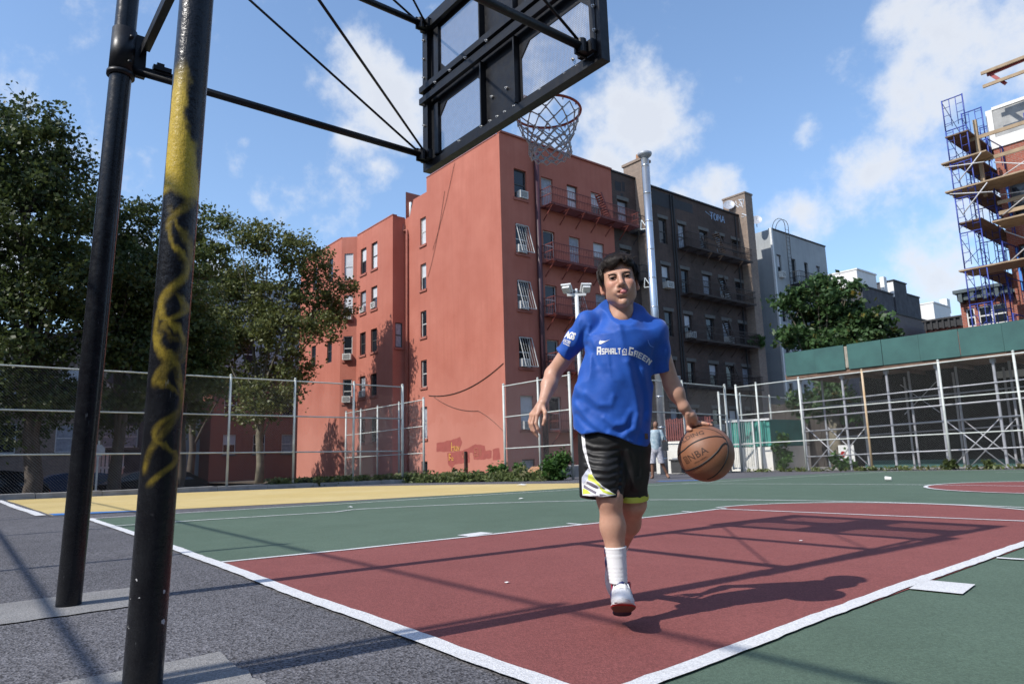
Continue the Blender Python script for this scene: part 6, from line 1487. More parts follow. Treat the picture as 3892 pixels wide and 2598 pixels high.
# a few side locks by the ears
for s in (-1, 1):
    for _ in range(70):
        y = rng.uniform(-.040, .03); root = np.array([s*.084, y, .036+rng.uniform(-.01,.03)]); tip = np.array([s*(.0745+.004*rng.uniform()), y-.004, .002+rng.uniform(-.010,.012)-(.018 if y < -.022 else 0)])
        P = [hp(*(root+(tip-root)*t+np.array([s*.006*math.sin(PI*t),0,0]))) for t in np.linspace(0, 1, 5)]; m.tube([Vector(q.tolist()) for q in P], [.0010,.0015,.0014,.0010,.0003], 5, cap=False)
b0 = len(m.v); m.v += [tuple(v) for v in hv]; m.f += [tuple(int(i)+b0 for i in q) for q in hq]; m.m += [0]*len(hq)
child('hair', m.mesh('hair', MAT['hair'], True))

# ------------------------------------------------------------------ clothes
def cloth(name, c1, c2, rough=.62, weave=900, sheen=.25, spec=.35):
    t = NT(name); v = t.tc('Object'); t.color(t.mix(t.ramp(t.noise(v, 12, 4), .3, .7), c1, c2)); t.rough(rough); t.b.inputs['Specular IOR Level'].default_value = spec
    t.b.inputs['Sheen Weight'].default_value = sheen; t.b.inputs['Sheen Roughness'].default_value = .4
    t.bump(t.math('ADD', t.math('MULTIPLY', t.noise(v, 55, 4, .6), 1.0), t.math('MULTIPLY', t.voro(v, weave), .25)), .22, .004); return t.m
MAT['shirt_blue'] = cloth('shirt_blue', (.009,.068,.34), (.013,.092,.43)); MAT['print_white'] = cloth('print_white', (.72,.72,.72), (.78,.78,.78), .6, 900, 0)
MAT['shorts_black'] = cloth('shorts_black', (.006,.006,.0065), (.010,.010,.0105), .5, 700, .06); MAT['trim_white'] = cloth('trim_white', (.66,.66,.68), (.74,.74,.75), .6, 900, 0)
MAT['trim_lime'] = cloth('trim_lime', (.52,.58,.06), (.60,.64,.10), .6, 900, 0); MAT['trim_grey'] = cloth('trim_grey', (.13,.12,.15), (.18,.16,.20), .6, 900, 0); MAT['trim_pale'] = cloth('trim_pale', (.42,.44,.52), (.50,.52,.60), .6, 900, 0)
MAT['sock_white'] = cloth('sock_white', (.70,.70,.71), (.78,.78,.78), .9, 600, 0); MAT['tag_brown'] = cloth('tag_brown', (.10,.06,.05), (.14,.08,.06), .7, 900, 0)
def folds(S, lines, ysplit):
    """raise or sink the cloth along creases given in the front plane"""
    sl = tuple(slice(None) for _ in range(3)); X = S.ax[0][:,None,None]; Y = S.ax[1][None,:,None]; Z = S.ax[2][None,None,:]
    D = np.zeros((len(S.ax[0]), len(S.ax[2])), np.float32); X2 = S.ax[0][:,None]; Z2 = S.ax[2][None,:]
    for pts, amp, wd in lines:
        best = np.full(D.shape, 9., np.float32)
        for (a, b_) in zip(pts[:-1], pts[1:]):
            ax, az = a[0], a[2]; bx, bz = b_[0], b_[2]; L2 = (bx-ax)**2+(bz-az)**2+1e-9
            t = np.clip(((X2-ax)*(bx-ax)+(Z2-az)*(bz-az))/L2, 0, 1); best = np.minimum(best, (X2-ax-t*(bx-ax))**2+(Z2-az-t*(bz-az))**2)
        D += amp*np.exp(-best/(wd*wd)).astype(np.float32)
    wy = np.clip((ysplit-Y)/.03+.5, 0, 1); S.F -= D[:,None,:]*wy
def fieldnoise(S, sc, amp, seed=0, st=(1,1,1), ridge=False):
    """smooth value noise on the grid, for soft cloth undulation"""
    r = np.random.default_rng(seed); g = r.normal(size=(24,24,24)).astype(np.float32); idx = []
    for i in range(3):
        u = (S.ax[i]-S.ax[i][0])/(sc*st[i]); i0 = np.floor(u).astype(int) % 23; f = (u-np.floor(u)).astype(np.float32); f = f*f*(3-2*f); idx.append((i0, f))
    out = 0
    for a in (0,1):
        for b_ in (0,1):
            for c in (0,1):
                w = (idx[0][1] if a else 1-idx[0][1])[:,None,None]*(idx[1][1] if b_ else 1-idx[1][1])[None,:,None]*(idx[2][1] if c else 1-idx[2][1])[None,None,:]
                out = out+w*g[np.ix_((idx[0][0]+a), (idx[1][0]+b_), (idx[2][0]+c))]
    S.F -= amp*(out if not ridge else (1-2.2*np.abs(out)))
# ---- shirt
S = Vol((-.33,-.16,.70), (.28,.27,1.46), .0042)
rows = [((0.0121,0.05,1.1897),.135,.096),((0.0021,0.05,1.1421),.150,.105),((-0.0235,0.05,1.0459),.160,.110),((-0.0395,0.052,0.9539),.168,.113),((-0.0470,0.054,0.8791),.171,.115),((-0.0504,0.056,0.8140),.166,.117),((-0.0519,0.06,0.7492),.158,.119),((-0.0557,0.062,0.6755),.155,.120)]
zz = np.array([r[0][2] for r in rows])[::-1]
CT, ST = math.cos(R_(16)), math.sin(R_(16))
def trunk(p):
    z = p[...,2]; cx = np.interp(z, zz, [r[0][0] for r in rows][::-1]); cy = np.interp(z, zz, [r[0][1] for r in rows][::-1]); a = np.interp(z, zz, [r[1] for r in rows][::-1]); b_ = np.interp(z, zz, [r[2] for r in rows][::-1])
    dx = p[...,0]-cx; dy = p[...,1]-cy; q = np.sqrt(((dx*CT+dy*ST)/(a*1.015))**2+((dy*CT-dx*ST)/b_)**2); d = (q-1)*np.minimum(a, b_); return np.maximum(d, z-zz[-1])
S.apply(trunk, (-.33,-.16,.70), (.28,.27,1.36), .02)
S.ell(arr(*(0.0046,0.052,1.1905)), (.148,.100,.095), .05)
NL, NR = arr(*(-0.0459,0.06,1.3178)), arr(*(0.0636,0.062,1.3036)); SL0, SR0 = arr(*(-0.1363,0.045,1.2535)), arr(*(0.1468,0.066,1.2139))
S.cone(NL, SL0, .036, .050, .04); S.cone(NR, SR0, .036, .052, .04); S.cone(NL, NR, .036, .036, .05); S.cone(arr(*(0.0089,0.018,1.2325)), arr(*(0.0116,0.056,1.3606)), .072, .0560, .035)
SL1, SR1 = arr(*(-0.2545,0.088,1.1375)), arr(*(0.1773,0.108,1.0413))
S.chain([SL0, SL0*.5+SL1*.5, SL1*1.15-SL0*.15], [.056, .052, .0445], .022); S.chain([SR0, SR0*.5+SR1*.5, SR1*1.15-SR0*.15], [.057, .051, .0435], .022)
fieldnoise(S, .085, .0030, 3, (1,1,1.3)); fieldnoise(S, .045, .0012, 4, (1,1,1.6)); fieldnoise(S, .075, .0034, 14, (.8,1.2,2.4), True)
CR = [([(-0.1362,0,1.1609),(-0.1138,0,1.1179),(-0.1033,0,1.0645)],-0.0048,0.0145),([(-0.1224,0,1.1755),(-0.0910,0,1.1282),(-0.0751,0,1.0726)],0.0048,0.0159),([(-0.0916,0,1.1929),(-0.0515,0,1.1375),(-0.0423,0,1.0616)],-0.0032,0.0145),
 ([(-0.0043,0,1.2262),(0.0104,0,1.1532),(0.0284,0,1.0769)],0.0040,0.0174),([(0.0176,0,1.2192),(0.0600,0,1.1505),(0.0905,0,1.1076)],-0.0032,0.0174),([(0.0550,0,1.2266),(0.1062,0,1.1575)],0.0032,0.0174),
 ([(0.0279,0,1.0676),(0.0452,0,0.9830),(0.0582,0,0.8903),(0.0561,0,0.7901)],0.0056,0.0174),([(0.0576,0,1.0755),(0.0778,0,0.9815),(0.0860,0,0.8709)],-0.0048,0.0159),([(0.0919,0,1.0365),(0.1064,0,0.9434),(0.1018,0,0.8339)],0.0048,0.0145),
 ([(-0.0571,0,1.0248),(-0.0054,0,0.9573),(0.0189,0,0.9010),(0.0263,0,0.8366)],-0.0048,0.0188),([(-0.0855,0,1.0111),(-0.0429,0,0.9404),(-0.0194,0,0.8657)],0.0032,0.0174),
 ([(-0.1981,0,0.9001),(-0.1578,0,0.8468),(-0.0995,0,0.7952),(-0.0165,0,0.7471)],0.0056,0.0145),([(-0.1941,0,0.8629),(-0.1502,0,0.8097),(-0.0883,0,0.7639)],-0.0040,0.0130),([(-0.1820,0,0.9274),(-0.1285,0,0.8827),(-0.0708,0,0.8584)],-0.0040,0.0145),
 ([(-0.1534,0,0.9449),(-0.1002,0,0.8964),(-0.0507,0,0.8945),(-0.0381,0,0.9272)],0.0048,0.0130),([(-0.0791,0,0.8403),(-0.0404,0,0.8115),(-0.0002,0,0.8156),(0.0278,0,0.8640)],0.0064,0.0130),([(-0.0685,0,0.7942),(-0.0146,0,0.7834),(0.0320,0,0.8091)],-0.0048,0.0130),
 ([(-0.0065,0,0.7649),(0.0346,0,0.7908),(0.0556,0,0.8447)],0.0048,0.0130),([(0.0495,0,0.7361),(0.0674,0,0.7988),(0.0777,0,0.8530)],-0.0040,0.0116),([(-0.2020,0,0.9843),(-0.1812,0,0.9460),(-0.1559,0,0.8892)],0.0040,0.0145),
 ([(-0.1673,0,1.2683),(-0.2037,0,1.2125),(-0.2291,0,1.1467)],0.0032,0.0101),([(-0.1404,0,1.2340),(-0.1710,0,1.1819),(-0.1962,0,1.1221)],-0.0040,0.0101),([(-0.1269,0,1.2409),(-0.1403,0,1.1956),(-0.1576,0,1.1430)],0.0040,0.0101)]
folds(S, CR, .05)
# hem: rises at the left hip, sags to the right
hemx = [(-0.2061,0,0.7987),(-0.1794,0,0.7758),(-0.1111,0,0.7828),(-0.0606,0,0.7703),(-0.0161,0,0.7544),(0.0366,0,0.7293),(0.0842,0,0.7171),(0.1163,0,0.7180)]
def hem(p): z = np.interp(p[...,0], [h[0] for h in hemx], [h[2] for h in hemx])+.10*(p[...,1]-.05)*(p[...,1] > .05); return z-p[...,2]
S.apply(hem, (-.33,-.16,.70), (.28,.27,1.0), .004, 'i') if False else S.apply(lambda p: -hem(p)*1.0, (-.33,-.16,.70), (.28,.27,1.0), .003, 's')
for (a, b_, sp) in ((SL0, SL1, 1), (SR0, SR1, -1)):
    ax = (b_-a)/np.linalg.norm(b_-a)
    S.apply(lambda p, b_=b_, ax=ax: np.maximum(-(p-b_)@ax, np.sqrt(((p-b_)**2).sum(-1))-.085), b_-.085, b_+.085, .003, 's')
    S.cone(b_-ax*.03, b_+ax*.03, .0365, .0365, .004, 's')
hz_ = (-0.0585,0,0.8121)[2]
def inner(p): return np.maximum(trunk(p)+.014, p[...,2]-hz_)
S.apply(inner, (-.30,-.13,.70), (.25,.24,.90), .004, 's')
DN = None
pc, pl, pr = arr(*(0.0139,-0.076,1.2115)), arr(*(-0.0482,0.045,1.3403)), arr(*(0.0681,0.05,1.3204)); pn = np.cross(pr-pl, pc-pl); pn = pn/np.linalg.norm(pn); pn = (pn if pn[2] > 0 else -pn).astype(np.float32)
ctr = (pl+pr)/2
X_ = S._p(tuple(slice(None) for _ in range(3))) if False else None
def ribband(p):
    d = (p-pc)@pn; return np.where((d > -.016) & (d < .02), 1.0, 0.0)
sl_ = S._sl(ctr-.14, ctr+.14); S.F[sl_] -= .0016*np.clip((.013-np.abs((S._p(sl_)-pc)@pn))/.003, 0, 1).astype(np.float32)*(np.sqrt(((S._p(sl_)-ctr)**2)[...,:2].sum(-1)) < .075)
S.apply(lambda p: np.maximum(-(p-pc)@pn, np.sqrt(((p-ctr)**2)[...,:2].sum(-1))-.105), ctr-.16, ctr+.16, .004, 's')
S.cone(arr(*(0.0107,0.022,1.2659)), arr(*(0.0133,0.072,1.3958)), .0490, .0520, .004, 's')
SV, SQ = S.mesh(); SV = relax(SV, SQ, 1, .4); del S
sh_bvh = BVHTree.FromPolygons([tuple(v) for v in SV], [tuple(map(int, q)) for q in SQ])
shirt = child('shirt', np_mesh('shirt', SV, SQ, MAT['shirt_blue'], smooth=True))
# prints
def big(txt, p0, p1, h, mid=None, bold=.035, name='chest_print', par=shirt, bvh=sh_bvh, mat='print_white', L=.005, sp=1.0, off=.0012):
    bm = text_mesh(txt, 1.0, bold, sp); W = max(v.co.x for v in bm.verts)
    P = [(p0[0],p0[2]),(mid[0],mid[2]),(p1[0],p1[2])] if mid else [(p0[0],p0[2]),(p1[0],p1[2])]
    return decal(name, bm, MAT[mat], par, bvh, on_curve(P, W, h/.72), L, off)
GL = {'A':[(0,0,1.6,7),(3.4,0,5,7),(1.6,5.5,3.4,7),(1.6,2.2,3.4,3.7)],'S':[(0,5.6,5,7),(0,4.2,1.6,5.6),(0,2.8,5,4.2),(3.4,1.4,5,2.8),(0,0,5,1.4)],'P':[(0,0,1.6,7),(1.6,5.6,5,7),(3.4,3.4,5,5.6),(1.6,2.2,5,3.4)],'H':[(0,0,1.6,7),(3.4,0,5,7),(1.6,2.8,3.4,4.2)],'L':[(0,0,1.6,7),(1.6,0,4.8,1.5)],
 'T':[(0,5.5,5,7),(1.7,0,3.3,5.5)],'G':[(0,0,1.6,7),(1.6,5.6,5,7),(1.6,0,5,1.4),(3.4,1.4,5,3.6),(2.5,2.6,3.4,3.6)],'R':[(0,0,1.6,7),(1.6,5.6,5,7),(3.4,4.0,5,5.6),(1.6,2.8,4.6,4.0),(3.4,0,5,2.8)],'E':[(0,0,1.6,7),(1.6,5.6,5,7),(1.6,2.9,4.4,4.2),(1.6,0,5,1.4)],'N':[(0,0,1.6,7),(3.4,0,5,7),(1.6,4.2,2.5,6.6),(2.5,2.2,3.4,4.8)]}
def block(txt, p0, p1, h, mid=None):
    polys = []
    for i, chh in enumerate(txt):
        for (x0, y0, x1, y1) in GL[chh]: polys.append([(i*5.75+x0,y0),(i*5.75+x1,y0),(i*5.75+x1,y1),(i*5.75+x0,y1)])
    P = [(p0[0],p0[2]),(mid[0],mid[2]),(p1[0],p1[2])] if mid else [(p0[0],p0[2]),(p1[0],p1[2])]
    decal('chest_print', poly_bm(polys), MAT['print_white'], shirt, sh_bvh, on_curve(P, len(txt)*5.75-.75, h/7))
block('A', (-0.0984,-0.07,1.1073), (-0.0812,-0.07,1.1064), .034); block('SPHALT', (-0.0784,-0.07,1.1070), (0.0009,-0.07,1.1041), .0255)
block('G', (0.0313,-0.07,1.0998), (0.0490,-0.07,1.0962), .034); block('REEN', (0.0525,-0.07,1.0951), (0.1165,-0.07,1.0618), .0255, (0.0842,-0.07,1.0871))
z0 = (0.0167,-0.07,1.1125); q = .0019
logo = [[(-5,-7),(5,-7),(5,-5),(-5,-5)],[(-5,-4),(-2,-4),(-2,-3),(-5,-3)],[(2,-4),(5,-4),(5,-3),(2,-3)],[(-5,-2),(-3.4,-2),(-3.4,3),(-5,1)],[(3.4,-2),(5,-2),(5,7),(3.4,6)],[(-5,1),(-3.4,3),(0,6),(3.4,3.4),(3.4,5.4),(0,8),(-5,3.4)],[(-2,-1.5),(2,-1.5),(2,0),(-2,0)],[(-2,0),(-.7,0),(-.7,3),(-2,2)]]
decal('chest_emblem', poly_bm(logo), MAT['print_white'], shirt, sh_bvh, lambda x, y: (z0[0]+x*q, z0[2]+y*q))
sw = [(-0.0814,-0.07,1.1701), (-0.0869,-0.07,1.1617), (-0.0878,-0.07,1.1540), (-0.0842,-0.07,1.1509), (-0.0777,-0.07,1.1518), (-0.0612,-0.07,1.1591), (-0.0385,-0.07,1.1692), (-0.0587,-0.07,1.1632), (-0.0716,-0.07,1.1590), (-0.0774,-0.07,1.1586), (-0.0800,-0.07,1.1616), (-0.0802,-0.07,1.1668)]
decal('chest_tick', poly_bm([[(p[0], p[2]) for p in sw]]), MAT['print_white'], shirt, sh_bvh, lambda x, y: (x, y))
crest = [(0.1147,-0.05,1.1642), (0.1180,-0.05,1.1633), (0.1208,-0.05,1.1525), (0.1270,-0.05,1.1416), (0.1404,-0.05,1.1369), (0.1391,-0.05,1.1340), (0.1245,-0.05,1.1382), (0.1168,-0.05,1.1504)]
MAT['print_pale'] = cloth('print_pale', (.10,.22,.62), (.14,.28,.70), .6, 900, 0)
decal('chest_crest', poly_bm([[(p[0], p[2]) for p in crest]]), MAT['print_pale'], shirt, sh_bvh, lambda x, y: (x, y))
big('AGS', (-0.2392,0,1.2048), (-0.1966,0,1.1854), .030, bold=.05, name='sleeve_print', sp=.85); big('SOCCER', (-0.2478,0,1.1872), (-0.2149,0,1.1683), .013, bold=.03, name='sleeve_print')
decal('sleeve_print', poly_bm([[(p[0], p[2]) for p in P] for P in ([(-0.2438,0,1.1801),(-0.2386,0,1.1769),(-0.2402,0,1.1736),(-0.2453,0,1.1768)],[(-0.2372,0,1.1759),(-0.2329,0,1.1732),(-0.2345,0,1.1699),(-0.2388,0,1.1725)],[(-0.2315,0,1.1721),(-0.2268,0,1.1692),(-0.2284,0,1.1659),(-0.2331,0,1.1688)],[(-0.2254,0,1.1684),(-0.2170,0,1.1631),(-0.2186,0,1.1598),(-0.2270,0,1.1651)])]), MAT['print_white'], shirt, sh_bvh, lambda x, y: (x, y))
tg = (0.0812,-0.05,0.7504); decal('hem_tag', poly_bm([[(0,0),(.013,0),(.013,.024),(0,.024)]]), MAT['tag_brown'], shirt, sh_bvh, lambda x, y: (tg[0]+x, tg[2]+y))
# ---- shorts
S = Vol((-.20,-.17,.36), (.20,.30,.90), .0042)
WC = arr(*(-0.0514,0.062,0.7956))
S.ell(WC+arr(.0,.0,-.02), (.150,.108,.12), .03)
TL0, TL1 = arr(*(-0.0906,0.055,0.7133)), arr(*(-0.1061,0.002,0.5110)); TR0, TR1 = arr(*(0.0162,0.075,0.7104)), arr(*(0.0161,0.115,0.5017))
S.chain([TL0, TL0*.5+TL1*.5, TL1*1.25-TL0*.25], [.094, .089, .0830], .035); S.chain([TR0, TR0*.5+TR1*.5, TR1*1.25-TR0*.25], [.090, .076, .0640], .022)
# a flare of cloth on the outer left leg
S.cone(arr(*(-0.1532,0.03,0.6967)), arr(*(-0.1593,0.02,0.4715)), .045, .034, .05)
fieldnoise(S, .06, .0015, 11, (1,1,1.3)); fieldnoise(S, .07, .0020, 15, (1,1,1.6), True)
z_top, z_bot = (-0.0619,0,0.7449)[2], (-0.0709,0,0.5655)[2]
CR = [([(xa[0], 0, zc-.0), (xb[0], 0, zc-.013-.005*math.sin(i*2.1)), (xc[0], 0, zc-.008), (xd[0], 0, zc+.005)], .0030*(1 if i % 2 else -1)*(.5+.8*((i*7) % 5)/4), .0060+.0015*(i % 3)) for i, zc in enumerate(np.linspace(z_top, z_bot, 13)) for xa, xb, xc, xd in (((-0.0302,0,0.6574), (-0.0753,0,0.6586), (-0.1351,0,0.6601), (-0.1643,0,0.6608)),)]
CR += [([(-0.0211,0,0.6931),(-0.0285,0,0.6216),(-0.0398,0,0.5418)],-.006,.008),([(0.0081,0,0.7013),(0.0226,0,0.6382),(0.0266,0,0.5494)],.005,.010),([(0.0534,0,0.7090),(0.0491,0,0.6020)],-.004,.009)]
folds(S, CR, .06)
for (a, b_, r, tl) in ((TL0, TL1, .073, (.05,0)), (TR0, TR1, .0555, (.0,0))):
    ax = (b_-a)/np.linalg.norm(b_-a); ax = ax+np.array([0,.10,0], np.float32) if r > .07 else ax; ax = ax/np.linalg.norm(ax)
    ax = ax.astype(np.float32); S.apply(lambda p, b_=b_, ax=ax: np.maximum(-(p-b_)@ax, np.sqrt(((p-b_)**2).sum(-1))-.135), b_-.135, b_+.135, .003, 's') if r > .07 else S.apply(lambda p, b_=b_, ax=ax: np.maximum(np.maximum(-(p-b_)@ax, np.sqrt(((p-b_)**2).sum(-1))-.12), np.minimum(-(p[...,0]-(b_[0]-.041)), .055-p[...,1])), b_-.12, b_+.12, .003, 's')
    S.cone(b_-ax*.03, b_+ax*.03, r, r, .004, 's')
S.cone(arr(*(-0.1567,0.02,0.5699)), arr(*(-0.1615,0.02,0.4627)), .030, .030, .02, 's')
PV, PQ = S.mesh(); PV = relax(PV, PQ, 1, .4); del S
so_bvh = BVHTree.FromPolygons([tuple(v) for v in PV], [tuple(map(int, q)) for q in PQ])
shorts = child('shorts', np_mesh('shorts', PV, PQ, MAT['shorts_black'], smooth=True))
def panel(name, polys, mat, off=.0013): decal(name, poly_bm([[(p[0], p[2]) for p in P] for P in polys]), MAT[mat], shorts, so_bvh, lambda x, y: (x, y), .006, off)
panel('side_stripe', [[(-0.1815,0,0.7769),(-0.1666,0,0.7750),(-0.1630,0,0.7145),(-0.1518,0,0.6529),(-0.1394,0,0.6166),(-0.1437,0,0.6153),(-0.1588,0,0.6531),(-0.1766,0,0.7149)]], 'trim_white')
panel('hem_panel', [[(-0.1850,0,0.6010),(-0.1552,0,0.6391),(-0.1423,0,0.6153),(-0.1240,0,0.5887),(-0.1000,0,0.5662),(-0.0652,0,0.5409),(-0.0492,0,0.5297),(-0.0631,0,0.5272),(-0.1020,0,0.5238),(-0.1848,0,0.5289),(-0.1864,0,0.5679)]], 'trim_white')
panel('hem_panel', [[(-0.1844,0,0.6010),(-0.1567,0,0.6364),(-0.1488,0,0.6251),(-0.1600,0,0.5950),(-0.1792,0,0.5733),(-0.1841,0,0.5817)]], 'trim_pale', .0019)
panel('hem_panel', [[(-0.1577,0,0.6142),(-0.1410,0,0.6125),(-0.1319,0,0.5971),(-0.1081,0,0.5705),(-0.1112,0,0.5637),(-0.1355,0,0.5807),(-0.1588,0,0.5894)],[(-0.1084,0,0.5650),(-0.0898,0,0.5468),(-0.0654,0,0.5382),(-0.0506,0,0.5303),(-0.0794,0,0.5330),(-0.1012,0,0.5416),(-0.1130,0,0.5555)],[(-0.1819,0,0.5568),(-0.1648,0,0.5510),(-0.1487,0,0.5370),(-0.1829,0,0.5335)]], 'trim_lime', .0019)
panel('hem_panel', [[(-0.1632,0,0.5854),(-0.1439,0,0.5795),(-0.1249,0,0.5694),(-0.1170,0,0.5597),(-0.1215,0,0.5529),(-0.1446,0,0.5657),(-0.1649,0,0.5799)],[(-0.1764,0,0.5719),(-0.1588,0,0.5605),(-0.1261,0,0.5434),(-0.1293,0,0.5344),(-0.1565,0,0.5481),(-0.1784,0,0.5595)],[(-0.1043,0,0.5635),(-0.0921,0,0.5564),(-0.0896,0,0.5509),(-0.1006,0,0.5525)],[(-0.1140,0,0.5350),(-0.0961,0,0.5327),(-0.0852,0,0.5290),(-0.1129,0,0.5287)]], 'trim_grey', .0022)
m = MB(); c = TR1; ax = (TR1-TR0)/np.linalg.norm(TR1-TR0); A = Vector(ax.tolist()); Xr = A.cross(Vector((0,1,0))).normalized(); Yr = A.cross(Xr)
for k in range(24):
    pass
m.tube([Vector(c.tolist())-A*.022, Vector(c.tolist())-A*.012, Vector(c.tolist())+A*.002], [.0690,.0712,.0700], 28, cap=False); child('hem_trim', m.mesh('hem_trim', MAT['trim_lime'], True), shorts)
# ---- socks
def sock(a, b_, ra, rb, name='sock'):
    a = Vector(a.tolist()); b_ = Vector(b_.tolist()); P = []; R = []
    for i in range(26):
        t = i/25; P.append(a.lerp(b_, t)); r = ra+(rb-ra)*(t**.8); r += .0018*(1 if t < .05 else 0)+.0010*math.sin(t*60)*(t > .55)+(.0012 if .10 < t < .16 or .22 < t < .26 else 0); R.append(r)
    n = 40; m = MB(); m.tube(P, R, n)
    for i in range(26):
        for k in range(n):
            if k % 2: v = Vector(m.v[i*n+k]); m.v[i*n+k] = tuple(v+(P[i]-v).normalized()*.0011)
    child(name, m.mesh(name, MAT['sock_white'], True))
sock(KL*.36+AL*.64+arr(.002,.004,0), AL+arr(0,-.004,-.03), .0435, .0365); sock(KR*.44+AR*.56+arr(0,0,-.004), AR, .041, .037)
# ---- shoes (own axes: x heel to toe, y across, z up)
def shoe_mat():
    t = NT('shoe_upper'); sp = t.n.new('ShaderNodeSeparateXYZ'); v = t.tc('Object'); t.l.new(v, sp.inputs[0]); x, y, z = sp.outputs; ay = t.math('ABSOLUTE', y)
    c = t.mix(t.ramp(t.noise(v, 30, 4), .3, .7), (.62,.62,.63), (.72,.72,.73))
    band = t.math('ABSOLUTE', t.math('SUBTRACT', t.math('ADD', x, t.math('MULTIPLY', z, .9)), .175)); side = t.ramp(ay, .026, .030)
    c = t.mix(t.math('MULTIPLY', t.ramp(band, .020, .016), side), c, (.03,.045,.16))
    heel = t.math('MULTIPLY', t.ramp(x, .075, .06), t.ramp(z, .02, .03)); c = t.mix(heel, c, (.03,.05,.20))
    red = t.math('MULTIPLY', t.ramp(t.math('ABSOLUTE', t.math('SUBTRACT', x, .072)), .008, .005), t.ramp(z, .03, .04)); c = t.mix(red, c, (.50,.02,.03))
    rim = t.math('MULTIPLY', t.ramp(z, .108, .112), t.ramp(x, .09, .05)); c = t.mix(rim, c, (.50,.02,.03))
    t.color(c); t.rough(.5); t.bump(t.noise(v, 220, 3), .2, .002); return t.m
def sole_mat():
    t = NT('shoe_sole'); sp = t.n.new('ShaderNodeSeparateXYZ'); v = t.tc('Object'); t.l.new(v, sp.inputs[0]); x, y, z = sp.outputs
    tread = t.math('SINE', t.math('MULTIPLY', t.math('ADD', x, t.math('MULTIPLY', t.math('ABSOLUTE', y), .6)), 520)); bot = t.mix(t.ramp(tread, -.2, .4), (.10,.055,.035), (.19,.115,.08))
    c = t.mix(t.ramp(z, .006, .009), bot, (.62,.62,.63)); c = t.mix(t.math('MULTIPLY', t.ramp(x, .13, .11), t.ramp(z, .012, .009)), c, (.02,.025,.07)); c = t.mix(t.math('MULTIPLY', t.ramp(t.math('ABSOLUTE', t.math('SUBTRACT', z, .0075)), .003, .002), t.ramp(x, .10, .16)), c, (.42,.02,.02))
    t.color(c); t.rough(.7); t.bump(tread, .5, .003); return t.m
MAT['shoe_upper'] = shoe_mat(); MAT['shoe_sole'] = sole_mat(); MAT['lace'] = M('lace', (.66,.66,.66), .8, .1, 20); MAT['shoe_navy'] = M('shoe_navy', (.02,.03,.12), .5, .2, 20)
U = Vol((-.02,-.07,-.01), (.30,.07,.17), .003)
U.chain([arr(.055,0,.050), arr(.105,0,.062), arr(.160,.001,.042), arr(.215,.002,.027), arr(.247,.003,.021)], [.037,.040,.038,.031,.020], .02); U.ell(arr(.195,.002,.026), (.075,.0445,.027), .015); U.ell(arr(.05,0,.040), (.040,.034,.042), .015)
U.chain([arr(.062,0,.05), arr(.058,0,.122)], [.0375,.0410], .02); U.apply(lambda p: .012-p[...,2], (-.02,-.07,-.01), (.30,.07,.03), .003, 's') if False else U.apply(lambda p: p[...,2]-.010, (-.02,-.07,-.01), (.30,.07,.02), .003, 's')
U.apply(lambda p: .126-p[...,2]-.35*(p[...,0]-.06), (-.02,-.07,.09), (.12,.07,.17), .004, 's'); U.cone(arr(.060,0,.095), arr(.056,0,.16), .0355, .0375, .003, 's')
uv, uq = U.mesh(); uv = relax(uv, uq, 1); up_me = np_mesh('shoe', uv, uq, MAT['shoe_upper'], smooth=True)
U = Vol((-.02,-.07,-.012), (.30,.07,.04), .0028)
U.ell(arr(.055,0,.008), (.058,.0385,.016), .01); U.ell(arr(.185,.003,.010), (.088,.0490,.016), .01); U.ell(arr(.12,0,.010), (.07,.0385,.015), .012)
U.apply(lambda p: p[...,2]+.0005, (-.02,-.07,-.012), (.30,.07,.01), .003, 's')
uv, uq = U.mesh(); uv = relax(uv, uq, 1); uv[:,2] += np.maximum(0, uv[:,0]-.20)**2*3.2; sole_me = np_mesh('sole', uv, uq, MAT['shoe_sole'], smooth=True)
m = MB()
for i, x in enumerate((.105,.122,.139,.156,.172)):
    zt = .1065-.42*(x-.105); w = .023-.004*(i/4)
    m.tube([(x,-w,zt-.010),(x+.006,-w*.5,zt+.002),(x+.010,0,zt+.004),(x+.012,w*.5,zt+.002),(x+.016,w,zt-.010)], .0027, 6); m.tube([(x+.012,-w,zt-.012),(x+.008,-w*.4,zt+.002),(x+.002,w*.4,zt+.003),(x,w,zt-.010)], .0027, 6)
m.tube([(.102,0,.110),(.096,.014,.118),(.100,.028,.108),(.112,.034,.088)], .0025, 6); m.tube([(.102,0,.110),(.094,-.014,.117),(.100,-.028,.106),(.114,-.034,.084)], .0025, 6); m.tube([(.102,0,.111),(.116,.012,.103),(.134,.024,.082)], .0023, 6)
lace_me = m.mesh('lace', MAT['lace'], True)
m = MB(); m.tube([(.122,0,.090),(.106,0,.106),(.094,0,.128),(.088,0,.140)], [.016,.018,.017,.008], 12); tong_me = m.mesh('shoe_tongue', MAT['shoe_navy'], True)
def shoe(heel, fwd, up):
    f = Vector(fwd).normalized(); u = Vector(up); u = (u-f*u.dot(f)).normalized(); s = u.cross(f)
    o = child('shoe', up_me); mt = Matrix((f, s, u)).transposed().to_4x4(); mt.translation = Vector(heel)-f*.02; o.matrix_local = mt
    child('sole', sole_me, o); child('lace', lace_me, o); child('shoe_tongue', tong_me, o); return o
shoe(Vector((-0.0503,0.03,0.0414)), (.035,-.93,.35), (0,.35,.93)); shoe(Vector((-0.0884,0.5,0.2698)), (.02,-.10,-.95), (.10,-.95,.1))

